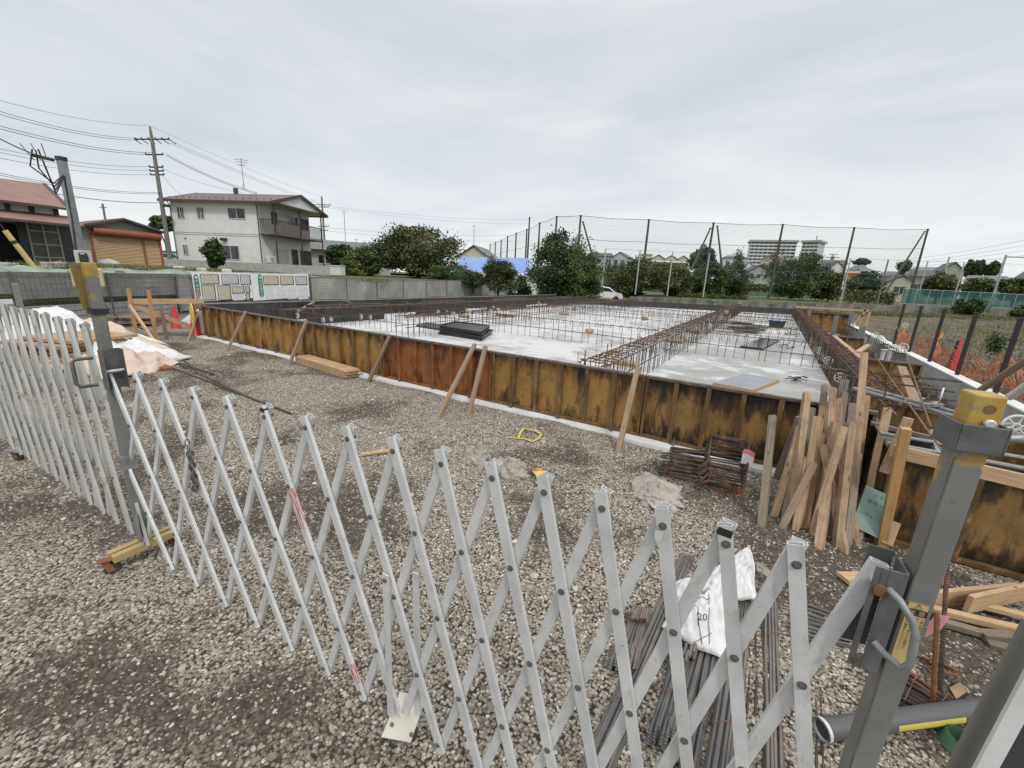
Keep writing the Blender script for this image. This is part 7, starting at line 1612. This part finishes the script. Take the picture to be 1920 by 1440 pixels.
def simple_house(label, x0, x1, ytop, yeave, ybot, D, wall, roof, kind='gable', rot=0, depth=None, zb=None, wins=(2, 1), ridge='along', cat='house', group=None, sash='sash'):
    """a house that fills the picture box; front faces the camera, turned by rot"""
    xc = (x0+x1)/2; c = atD(xc, (yeave+ybot)/2, D); w = (atD(x1, yeave, D)-atD(x0, yeave, D)).length; dep = depth or w*.8
    he = atD(xc, yeave, D).z; hr = max(he+.3, atD(xc, ytop, D).z); z0 = zb if zb is not None else 1.0
    f = Vector((c.x, c.y, 0)).normalized(); fr = Matrix.Rotation(rot, 3, 'Z') @ f; sd = Vector((fr.y, -fr.x, 0)); base = Vector((c.x, c.y, z0))
    H = lambda u, v, z: Vector((c.x, c.y, z))+sd*u+fr*v
    t = thing('house', label, cat, base, group); o = .06*w
    if ridge == 'along' or kind == 'hip':
        MB().prism([H(-w/2, 0, z0-.5), H(w/2, 0, z0-.5), H(w/2, 0, he), H(-w/2, 0, he)], fr*dep).build('wall', MT[wall], t)
        k = w*.28 if kind == 'hip' else 0
        A_, B_, C_, D_, E_, F_ = H(-w/2-o, -o*1.5, he-.1), H(w/2+o, -o*1.5, he-.1), H(w/2+o, dep+o, he-.1), H(-w/2-o, dep+o, he-.1), H(-w/2-o+k, dep/2, hr), H(w/2+o-k, dep/2, hr)
        MB().add([A_, B_, C_, D_, E_, F_], [(0, 1, 5, 4), (1, 2, 5), (2, 3, 4, 5), (3, 0, 4), (3, 2, 1, 0)], 0, [[(0, 0), (w, 0), (w, 4), (0, 4)], [(0, 0)]*3, [(0, 0), (w, 0), (w, 4), (0, 4)], [(0, 0)]*3, [(0, 0)]*4]).build('roof', MT[roof], t)
    else:
        MB().prism([H(-w/2, 0, z0-.5), H(w/2, 0, z0-.5), H(w/2, 0, he), H(0, 0, hr-.1), H(-w/2, 0, he)], fr*dep).build('wall', MT[wall], t)
        for s in (-1, 1):
            e, r = H(s*(w/2+o), -o, he-.1-(hr-he)*.1), H(0, -o, hr); MB().prism([e, r, r+Vector((0, 0, .16)), e+Vector((0, 0, .16))], fr*(dep+2*o)).build('roof', MT[roof], t)
    nx, nz = wins
    for i in range(nx):
        for j in range(nz):
            u = w*((i+.5)/nx-.5); zz = z0+(he-z0)*((j+.55)/nz); ww = min(w/nx*.5, 1.9); hh = min((he-z0)/nz*.42, 1.2)
            fm = MB().prism([H(u-ww/2, -.02, zz-hh/2), H(u+ww/2, -.02, zz-hh/2), H(u+ww/2, -.02, zz+hh/2), H(u-ww/2, -.02, zz+hh/2)], fr*-.04).build('window', MT[sash], t)
            MB().prism([H(u+s*ww/4-ww*.22, -.062, zz-hh*.42) if q == 0 else H(u+s*ww/4+ww*.22, -.062, zz-hh*.42) if q == 1 else H(u+s*ww/4+ww*.22, -.062, zz+hh*.42) if q == 2 else H(u+s*ww/4-ww*.22, -.062, zz+hh*.42) for s in (-1,) for q in range(4)], fr*-.01).prism([H(u+ww/4+dx*ww*.22, -.062, zz+dz*hh*.42) for dx, dz in ((-1, -1), (1, -1), (1, 1), (-1, 1))], fr*-.01).build('pane', MT['glass'], fm)
    return t
S = simple_house
S('low dark-tiled house with a grey ridge behind the balcony of the white house', 585, 735, 450, 470, 500, 58, 'wall_grey', 'roof_tile', 'gable', .1, 8, 1.4, (3, 1))
S('small house gable with a grey-brown roof above the blue roof', 858, 918, 461, 481, 500, 66, 'wall_cream', 'roof_tile', 'gable', -.25, 9, 1, (0, 0), 'across')
# shed with the blue roof
bs = thing('blue_roofed_shed', 'low shed with a plain bright blue sheet roof between the two big trees', 'shed', atD(915, 520, 46))
a, b, c, d = atD(838, 507, 43), atD(992, 513, 47), atD(992, 484, 52), atD(868, 481, 49)
MB().add([a, b, c, d], [(0, 1, 2, 3)]).build('roof', MT['roof_blue'], bs)
MB().prism([a-Vector((0, 0, .15)), b-Vector((0, 0, .15)), Vector((b.x, b.y, 0)), Vector((a.x, a.y, 0))], (-.3, 2.5, 0)).build('wall', MT['wall_white'], bs)
for k in (.12, .32, .5, .68, .86): p = a.lerp(b, k); q = a.lerp(b, k+.1); MB().prism([Vector((p.x+.02, p.y-.06, .1)), Vector((q.x+.02, q.y-.06, .1)), q+Vector((.02, -.06, -.25)), p+Vector((.02, -.06, -.25))], (0, .03, 0)).build('window', MT['glass'], bs)
# the town beyond the ball net
S('dark-roofed house beyond the first silver post at the left of the town', 1113, 1150, 472, 479, 505, 100, 'wall_grey', 'roof_dark', 'gable', .2, 8, 2, (2, 2))
S('pale blue-grey gabled house right of the dark-roofed one', 1148, 1174, 473, 481, 505, 104, 'wall_blue', 'roof_grey', 'gable', -.2, 8, 2, (2, 2), 'across')
S('flat cream block behind the net pole above the orchard trees', 1200, 1222, 474, 476, 505, 112, 'wall_cream', 'wall_cream', 'gable', .1, 6, 2, (2, 2))
for i, (x0, x1, yt, t_) in enumerate(((1220, 1246, 478, 'first cream gabled row house right of the net pole'), (1245, 1270, 479, 'second cream row house, behind the second silver post'), (1268, 1291, 480, 'third cream row house at the left of the domed tree'))):
    S(t_, x0, x1, yt, yt+7, 508, 108+2*i, 'wall_cream', 'roof_grey', 'gable', .1, 7, 2, (2, 2), 'across', group='cream row houses')
S('long low cream building in front of the row houses', 1214, 1284, 489, 491, 510, 96, 'wall_cream', 'wall_cream', 'gable', .05, 5, 2, (5, 1))
S('white two-storey house with a flat teal roof left of the apartment block', 1356, 1400, 477, 482, 510, 118, 'wall_white', 'roof_teal', 'hip', .15, 8, 2, (3, 2))
S('white gabled house in front of the teal-roofed one', 1392, 1413, 492, 500, 520, 104, 'wall_white', 'roof_grey', 'gable', .5, 7, 1.5, (2, 1), 'across')
S('tan-roofed house below the left end of the apartment block', 1424, 1466, 477, 486, 512, 120, 'wall_cream', 'roof_tan', 'gable', -.3, 8, 2, (3, 2), 'across')
S('dark grey house with small gables in the gap between the trees', 1402, 1442, 497, 508, 536, 84, 'wall_grey', 'roof_dark', 'gable', .2, 7, 1, (3, 2), 'across')
S('white-fronted house right of the tan roof, under the apartment block', 1458, 1476, 482, 490, 512, 122, 'wall_white', 'roof_grey', 'gable', .3, 7, 2, (2, 1), 'across')
S('grey-roofed house below the right wing of the apartment block', 1494, 1540, 485, 496, 520, 120, 'wall_grey', 'roof_grey', 'gable', -.25, 8, 2, (3, 2))
S('green-roofed house with a cream gable left of the leaning net pole', 1543, 1586, 485, 494, 515, 118, 'wall_cream', 'roof_green', 'gable', .1, 9, 2, (2, 2))
S('white house front with a sharp gable below the green roof', 1556, 1580, 491, 501, 515, 104, 'wall_white', 'roof_dark', 'gable', .4, 7, 2, (2, 1), 'across')
S('low orange-roofed building right of the leaning net pole', 1590, 1616, 507, 512, 524, 98, 'roof_orange', 'roof_orange', 'gable', .1, 5, 2, (0, 0))
S('grey roof house above the orange roof', 1586, 1622, 495, 506, 520, 116, 'wall_grey', 'roof_tile', 'hip', -.1, 9, 2, (3, 1))
S('grey hipped house right of the orange roof', 1614, 1646, 500, 509, 524, 112, 'wall_grey', 'roof_grey', 'hip', .3, 9, 2, (3, 1))
S('cream house with a wide window behind the braced end of the net', 1664, 1710, 517, 527, 556, 84, 'wall_cream', 'roof_dark', 'gable', .15, 8, .9, (1, 1), 'across')
S('grey-roofed house left of the cream house', 1644, 1690, 507, 517, 540, 100, 'wall_grey', 'roof_tile', 'gable', -.2, 8, 1, (2, 1))
S('long dark-roofed house right of the end pole of the net', 1692, 1760, 504, 517, 545, 104, 'wall_grey', 'roof_dark', 'hip', .1, 10, 1, (4, 1))
S('temple-like house with a steep dark curved gable', 1762, 1806, 492, 508, 530, 122, 'wall_green', 'roof_dark', 'gable', .2, 9, 1.5, (2, 1), 'across')
S('broad grey-tiled house in front of the dark conifers', 1804, 1866, 515, 527, 545, 106, 'wall_grey', 'roof_grey', 'gable', -.1, 8, 1, (4, 1))
S('low grey house right of the gantry pole', 1866, 1904, 516, 527, 548, 112, 'wall_grey', 'roof_tile', 'hip', .2, 9, 1, (3, 1))
S('dark-roofed house at the right edge of the town', 1898, 1950, 505, 521, 548, 118, 'wall_grey', 'roof_dark', 'gable', -.2, 10, 1, (3, 1))
S('pale grey roof peeping out behind the silver posts at the right', 1730, 1772, 508, 518, 540, 128, 'wall_blue', 'roof_grey', 'gable', .3, 9, 1, (3, 1))
S('distant dark roof left of the temple-like house', 1700, 1742, 499, 508, 520, 150, 'wall_grey', 'roof_grey', 'gable', -.3, 9, 2, (3, 1))
def apartment(label, x0, x1, ytop, D, floors, zbase, bays, rot, depth):
    xc = (x0+x1)/2; c = atD(xc, ytop+20, D); w = (atD(x1, ytop, D)-atD(x0, ytop, D)).length; h = atD(xc, ytop, D).z; f = Vector((c.x, c.y, 0)).normalized(); fr = Matrix.Rotation(rot, 3, 'Z') @ f; sd = Vector((fr.y, -fr.x, 0))
    H = lambda u, v, z: Vector((c.x, c.y, z))+sd*u+fr*v
    t = thing('apartment_block', label, 'apartment block', (c.x, c.y, zbase), 'apartment blocks far behind the net'); fh = (h-1.2-zbase)/floors
    MB().prism([H(-w/2, 0, zbase-3), H(w/2, 0, zbase-3), H(w/2, 0, h-1.2), H(-w/2, 0, h-1.2)], fr*depth).build('wall', MT['apt_wall'], t)
    MB().prism([H(-w/2-1, -2.5, h-1.2), H(w/2+1, -2.5, h-1.2), H(w/2+1, -2.5, h), H(-w/2-1, -2.5, h)], fr*(depth+3)).build('roof_slab', MT['wall_grey'], t)
    for k in range(floors):
        z = zbase+fh*k
        MB().prism([H(-w/2, -1.9, z+.05), H(w/2, -1.9, z+.05), H(w/2, -1.9, z+fh*.42), H(-w/2, -1.9, z+fh*.42)], fr*.2).prism([H(-w/2, -1.7, z), H(w/2, -1.7, z), H(w/2, -1.7, z+.2), H(-w/2, -1.7, z+.2)], fr*1.7).build('balcony', MT['apt_white'], t)
        m = MB()
        for b in range(bays): u = -w/2+w*(b+.5)/bays; m.prism([H(u-w/bays*.34, -.05, z+.3), H(u+w/bays*.34, -.05, z+.3), H(u+w/bays*.34, -.05, z+fh*.88), H(u-w/bays*.34, -.05, z+fh*.88)], fr*.03)
        m.build('window_row', MT['glass'], t)
    for b in range(bays+1): u = -w/2+w*b/bays; MB().bar(H(u, -.95, zbase), H(u, -.95, h-1.2), .25, 1.8, fr).build('party_fin', MT['apt_wall'], t)
MT['apt_white'] = pm('apartment_balcony', (.66, .665, .655), (.72, .725, .715), 4, .8)
apartment('long pale apartment block with balconies on every floor, far behind the net', 1404, 1490, 450.5, 330, 13, 4, 10, .12, 12)
apartment('shorter apartment wing standing right of the long one', 1503, 1534, 451, 318, 13, 4, 4, -.25, 12)
tag(MB().tube([atD(1531, 452, 325), atD(1532, 442, 325)], .35, 5).build('roof_mast', MT['wall_grey'], loc=atD(1531, 452, 325)), 'thin mast on the roof of the right apartment wing', 'mast')
# red-white pylon top far away
pt = thing('pylon', 'small red and white pylon top above the green-roofed house', 'pylon', atD(1561, 484, 420)); p = WL[pt]; s = 420/900
for i, (z0, z1) in enumerate(((-20, -1), (-1, 1.2), (1.2, 3.2))): MB().tube([p+Vector((0, 0, z0)), p+Vector((0, 0, z1))], [1.6-.3*i, 1.3-.3*i], 4).build('pylon_body', MT['header_red' if i == 1 else 'white_plastic'], pt)
for z, w in ((.6, 4.2), (2.8, 2.8)): MB().bar(p+Vector((-w, 0, z)), p+Vector((w, 0, z)), .45, .45).build('pylon_arm', MT['roof_tan'], pt)
# white car beyond the far corner
cr = thing('white_car', 'small white hatchback parked beyond the far end of the slab', 'car', (0, 0, 0)); p = atD(1134, 555, 45); p = Vector((p.x, p.y, -.16)); cr.location = p; WL[cr] = p
ca = Matrix.Rotation(YAW-.25, 3, 'Z'); Cc = lambda x, y, z: p+ca @ Vector((x, y, z))
prof = [(-1.75, .35), (-1.8, .75), (-1.72, 1.0), (-1.35, 1.45), (-.4, 1.5), (.45, 1.42), (1.05, .98), (1.7, .86), (1.82, .62), (1.8, .3)]
MB().prism([Cc(x, -.8, z) for x, z in prof], ca @ Vector((0, 1.6, 0))).build('body', MT['car_paint'] if 'car_paint' in MT else MT['white_plastic'], cr, bevel=.07)
for s in (-.806, .796): MB().prism([Cc(x, s, z) for x, z in ((-1.25, 1.0), (-1.05, 1.36), (-.2, 1.40), (.4, 1.32), (.85, 1.0))], ca @ Vector((0, .01, 0))).build('side_window', MT['glass'], cr)
MB().prism([Cc(.50, -.68, 1.395), Cc(.5, .68, 1.395), Cc(1.03, .72, 1.0), Cc(1.03, -.72, 1.0)], ca @ Vector((.02, 0, .02))).build('windscreen', MT['glass'], cr)
for x in (-1.15, 1.15):
    for y in (-.76, .76): MB().disc(Cc(x, y, .3), .3, ca @ Vector((0, 1, 0)), 18, .18).build('wheel', MT['rubber'], cr)
for y in (-.6, .6): MB().box(Cc(1.76, y, .72), (.1, .3, .12), ca).build('headlight', MT['galv'], cr, bevel=.02)
# ------------------------------------------------------------------ utility poles and wires
def crossarm(m, p, d, w, ins=4, up=.0, mi=0):
    m.bar(p-d*w, p+d*w, .09, .09, (0, 0, 1), mi)
    for k in range(ins):
        q = p+d*w*(-1+2*k/(ins-1)); m.tube([q, q+Vector((0, 0, .14))], .05, 6, 1)
U0 = atD(320, 487, 48); UT = atD(281, 237, 48); U0 = Vector((UT.x, UT.y, 1.4)); UD = Vector((.55, .83, 0)).normalized()
ut = thing('utility_pole', 'tall concrete utility pole with crossarms left of the white house', 'utility pole', U0, 'utility poles')
MB().tube([U0, U0.lerp(UT, .9), UT], [.19, .13, .07], 10).build('pole_shaft', MT['pole_conc'], ut, smooth=True)
def uz(py, px=290): return atD(px, py, 48).z
for py, w, ins in ((262, 1.5, 6), (290, .7, 3), (313, .55, 2), (320, .55, 2), (327, .55, 2)):
    m = MB(); crossarm(m, Vector((U0.x, U0.y, uz(py))), CR*.92+Vector((0, 0, .0)) if w > 1 else CR, w, ins); m.build('crossarm', MT['black'], ut)
m = MB()
for k in range(6): q = Vector((U0.x, U0.y, uz(262)))+CR*(-1.4+.56*k); m.tube([q, q+CR*.25+Vector((0, 0, -.18)), q+CR*.5+Vector((0, 0, -.35))], .035, 5)
m.build('insulator', MT['black'], ut); MB().disc(Vector((U0.x, U0.y, uz(384)))+CR*.35, .22, (0, 0, 1), 8, .2).build('cable_box', MT['black'], ut)
u2 = atD(606, 460, 76); u2t = atD(603, 368, 76)
u2o = thing('utility_pole', 'second utility pole with crossarms behind the right end of the white house', 'utility pole', (u2t.x, u2t.y, 1), 'utility poles')
MB().tube([Vector((u2t.x, u2t.y, 1)), u2t], [.2, .12], 8).build('pole_shaft', MT['pole_conc'], u2o, smooth=True)
for py, w in ((384, 1.3), (388, 1.0), (424, .8), (432, .6)): m = MB(); crossarm(m, Vector((u2t.x, u2t.y, atD(603, py, 76).z)), CR, w, 4); m.build('crossarm', MT['black'], u2o)
u3 = atD(192, 382, 90); u3o = tag(MB().tube([Vector((u3.x, u3.y, 1)), u3], .14, 6).bar(u3-CR*.5-Vector((0, 0, .5)), u3+CR*.5-Vector((0, 0, .5)), .1, .1).build('utility_pole', MT['pole_conc'], loc=(u3.x, u3.y, 1)), 'small distant pole showing between the barn and the garage', 'utility pole', 'utility poles')
for px, y0, y1, D, t_ in ((645, 396, 456, 64, 'thin aerial mast above the dark-tiled house'), (889, 422, 464, 68, 'thin aerial mast above the small gable near the blue roof'), (838, 430, 470, 72, 'thin aerial mast just right of the wide olive tree'), (668, 447, 470, 62, 'short aerial post at the right end of the dark-tiled roof')):
    b = atD(px+2, y1, D); tt = atD(px, y0, D); m = MB().tube([Vector((tt.x, tt.y, b.z-1)), tt], .035, 5); m.bar(tt-CR*.35-Vector((0, 0, .1)), tt+CR*.35-Vector((0, 0, .1)), .03, .03); tag(m.build('aerial_mast', MT['galv_dark'], loc=(tt.x, tt.y, b.z-1)), t_, 'aerial')
def wire(a, b, sag, r, label, extra=None, grp='overhead wires'):
    a, b = Vector(a), Vector(b); pts = [a.lerp(b, k/14)-Vector((0, 0, sag*4*(k/14)*(1-k/14))) for k in range(15)]
    r *= .58; m = MB().tube(pts, r, 4)
    if extra: m.tube([p+Vector((0, 0, extra)) for p in pts], r, 4)
    tag(m.build('overhead_wire', MT['black'], loc=a), label, 'wire', grp)
PU = lambda px, py: atD(px, py, 48)
for (ax_, ay), (bx, by), D, r, ex, t_ in (((279, 235), (-60, 172), 34, .016, None, 'topmost thin wire running left from the tip of the tall utility pole'), ((258, 263), (-60, 196), 34, .024, .14, 'double wire running left from the upper crossarm of the tall pole'), ((286, 290), (-60, 225), 34, .026, .14, 'double wire running left from the second crossarm of the tall pole'),
    ((288, 312), (-60, 266), 34, .018, None, 'upper one of three thin wires running left at mid height of the pole'), ((288, 319), (-60, 273), 34, .018, None, 'middle one of three thin wires running left at mid height of the pole'), ((288, 327), (-60, 284), 34, .018, None, 'lower one of three thin wires running left at mid height of the pole'),
    ((300, 363), (-60, 316), 34, .022, .10, 'double cable running left below the three thin wires'), ((300, 380), (-60, 331), 34, .034, None, 'thick lowest cable running left from the tall pole behind the barn')): wire(PU(ax_, ay), atD(bx, by, D), .35, r, t_, ex)
P2 = lambda py: Vector((u2t.x, u2t.y, atD(603, py, 76).z))
for (ax_, ay), b, r, ex, t_ in (((281, 236), P2(369), .016, None, 'topmost wire running right from the tall pole down to the second pole'), ((318, 268), P2(384), .022, .2, 'double wire from the upper crossarm to the second utility pole'), ((312, 292), HH(HW*.25, HD*.4, 6.0), .03, .12, 'double service cable from the tall pole to the roof of the white house'), ((300, 314), HH(HW*.42, HD*.4, 6.1), .016, None, 'thin cable from the pole to the left part of the white house roof'), ((302, 325), HH(HW*.85, .2, 5.3), .016, None, 'thin cable from the pole to the near eave of the white house'), ((303, 365), HH(HW+.2, -.2, 4.6), .026, None, 'cable with a black cable box ending at the left eave of the white house')): wire(PU(ax_, ay), b, .25, r, t_, ex)
for y0, y1, t_ in ((385, 412, 'upper wire running right from the second pole over the bushes'), (388, 420, 'lower wire running right from the second pole over the bushes'), (426, 440, 'wire running right from the lower arm of the second pole behind the trees'), (432, 452, 'lowest wire running right from the second pole behind the trees')): wire(P2(y0), atD(990, y1, 95), .6, .02, t_)
for y0, y1, D, t_ in ((492, 448, 140, 'upper far power line rising to the right edge'), (500, 470, 150, 'lower far power line rising to the right edge')): wire(atD(1700, y0, 240), atD(1990, y1, D), .5, .05, t_, 1.2)
# service pole with meter board near the fence
mp = thing('meter_pole', 'square steel service pole with a meter board and a beige switch box', 'pole', (0, 0, 0)); q = atD(150, 470, 17); q = Vector((q.x, q.y, -.15)); mp.location = q; WL[mp] = q
tz = atD(121, 300, 17).z; MB().box((q.x, q.y, (tz-.15)/2), (.155, .155, tz+.15), .4).build('pole_shaft', MT['galv_pole'], mp, bevel=.01); MB().box((q.x, q.y, tz+.02), (.17, .17, .10), .4).build('pole_cap', MT['black'], mp)
def onm(px, py, off): n_ = Vector((q.x, q.y, 0)).normalized()*-off; a = Vector((q.x, q.y, 0))+n_; s = Vector((-n_.y, n_.x, 0)); return atP(px, py, a, a+s)
def mquad(x0, y0, x1, y1, sh, off, th, name, mt_, bevel=0, par=None):
    a, b = onm(x0, y0, off), onm(x1, y0+.04*(x1-x0), off); zb = onm(x0+sh, y1, off).z; n_ = Vector((q.x, q.y, 0)).normalized()*-th
    return MB().prism([a, b, Vector((b.x, b.y, zb)), Vector((a.x, a.y, zb))], n_).build(name, mt_, par or mp, bevel=bevel)
mquad(137, 468.5, 170, 513, 6, .10, .03, 'meter_board', MT['board_pale']); mt1 = mquad(146, 473, 163, 495, 3, .135, .10, 'meter', MT['black'], .04); mquad(150, 474.5, 158, 476.5, 0, .24, .003, 'meter_label', MT['white_plastic'], 0, mt1)
bx_ = mquad(129.5, 501.5, 191, 537, 5, .14, .22, 'switch_box', MT['box_beige'], .03); mquad(149, 506, 177, 509.5, 0, .362, .002, 'pink_sticker', MT['pink'], 0, bx_); st_ = mquad(178.5, 512, 187, 527.5, 1, .362, .002, 'white_sticker', MT['white_plastic'], 0, bx_)
n_ = Vector((q.x, q.y, 0)).normalized(); rx = Vector((n_.y, -n_.x, 0)); text_part('高所', .10, onm(183.3, 517.5, .365), rx, (0, 0, 1), MT['ink'], st_, vertical=True)
MB().tube([onm(121, 330, .1), onm(122, 342, .1), onm(135, 410, .1), onm(142, 470, .1)], .022, 5).build('cable', MT['black'], mp)
m = MB()
a = atD(70, 291, 15.5); e = onm(119, 328, .12)
for k in range(4):
    s = Vector((rnd(-.25, .25), rnd(-.2, .2), 0)); m.tube([a+s*.4+Vector((0, 0, .12)), a+s+Vector((0, 0, -.25)), a.lerp(e, .45)+Vector((0, 0, -.42-.08*k)), e+Vector((-.03, 0, -.02*k))], .016, 5)
for k in range(3): m.tube([a+CR*(-.35+.25*k)+Vector((0, 0, .25)), a+CR*(-.1+.15*k)+Vector((0, 0, -.1))], .012, 4)
m.tube([a-CR*.1, a+CR*.35-Vector((0, 0, .1))], .04, 5); m.build('drip_loop', MT['black'], mp)
wire(atD(-60, 226, 13), a, .05, .022, 'black service cable coming in from the upper left to the service pole')
a, b = onm(168, 545, .1), Vector((-13.4, 4.2, .1))
tag(MB().tube([a, (a+b)/2-Vector((0, 0, .25)), b], .02, 5).build('cable', MT['black'], loc=a), 'black cable hanging from the service pole toward the timber batter frame', 'cable')
# guy wire with yellow guard
gg = thing('guy_wire', 'yellow guard tube on a guy wire at the left edge before the barn', 'guy wire', atD(69, 507, 25)); a, b = atD(69, 508, 25), atD(9, 432, 25)
MB().tube([a, b], .085, 8).build('guard_tube', MT['guard'], gg, smooth=True); MB().tube([b, atD(-60, 344, 25)], .02, 5).build('wire', MT['black'], gg); c = a.lerp(b, .68); d = (b-a).normalized(); MB().tube([c, c+d*.12], .09, 8).build('black_band', MT['black'], gg)
# sheets and stones on the terrace edge
for i, (px, py, s) in enumerate(((336, 503, .22), (378, 506, .20), (425, 508, .22))):
    p = atD(px, py, 27); tag(MB().box(p, (s*2, s*1.3, s*.9), rnd(0, 1)).build('white_block', MT['white_plastic'], loc=p, bevel=.05), ['white foam block left of the notice boards on the bank', 'white foam block above the first notice board', 'white foam block above the middle of the first notice board'][i], 'block')
p = atD(205, 497, 29); tag(MB().grid(lambda u, v: p+Vector((1.6*(u-.5)*CR.x-.8*(v-.5)*CR.y, 1.6*(u-.5)*CR.y+.8*(v-.5)*CR.x, -.25+.55*math.sin(math.pi*u)**.8*math.sin(math.pi*v)**.7)), 12, 8).build('covered_heap', MT['concrete'], loc=p, smooth=True), 'grey covered heap with a pale top in front of the garage', 'heap')
gs = [Vector(p+o*.6+Vector((0, 0, 1.3))) for p, o in zip(ext, outw)]; gs2 = [Vector(p+o*3.2+Vector((0, 0, 1.42))) for p, o in zip(ext, outw)]
m = MB(); k = 40; rows = []
def pl_at(L, t): t *= len(L)-1; i = min(int(t), len(L)-2); return L[i].lerp(L[i+1], t-i)
m.grid(lambda u, v: pl_at(gs, .2+u*.62).lerp(pl_at(gs2, .2+u*.62), v)+Vector((0, 0, .07*math.sin(37*u+5*v)*math.sin(61*u)+.05*math.sin(9*v+23*u))), 90, 6)
tag(m.build('green_sheet', MT['ground_sheet'], smooth=True, angle=180), 'pale green weed sheet laid on the bank just behind the fence top', 'sheet')
for i, (px, py) in enumerate(((8, 498), (14, 497), (20, 498), (90, 496), (97, 497), (104, 497), (112, 496), (80, 503), (90, 503))):
    p = atD(px, py, 26.5); tag(MB().box(p, (.5, .2, .2), .6).build('hollow_block', MT['concrete'], loc=p, bevel=.02), 'grey hollow block lying on the bank before the barn', 'block', 'hollow blocks on the bank')
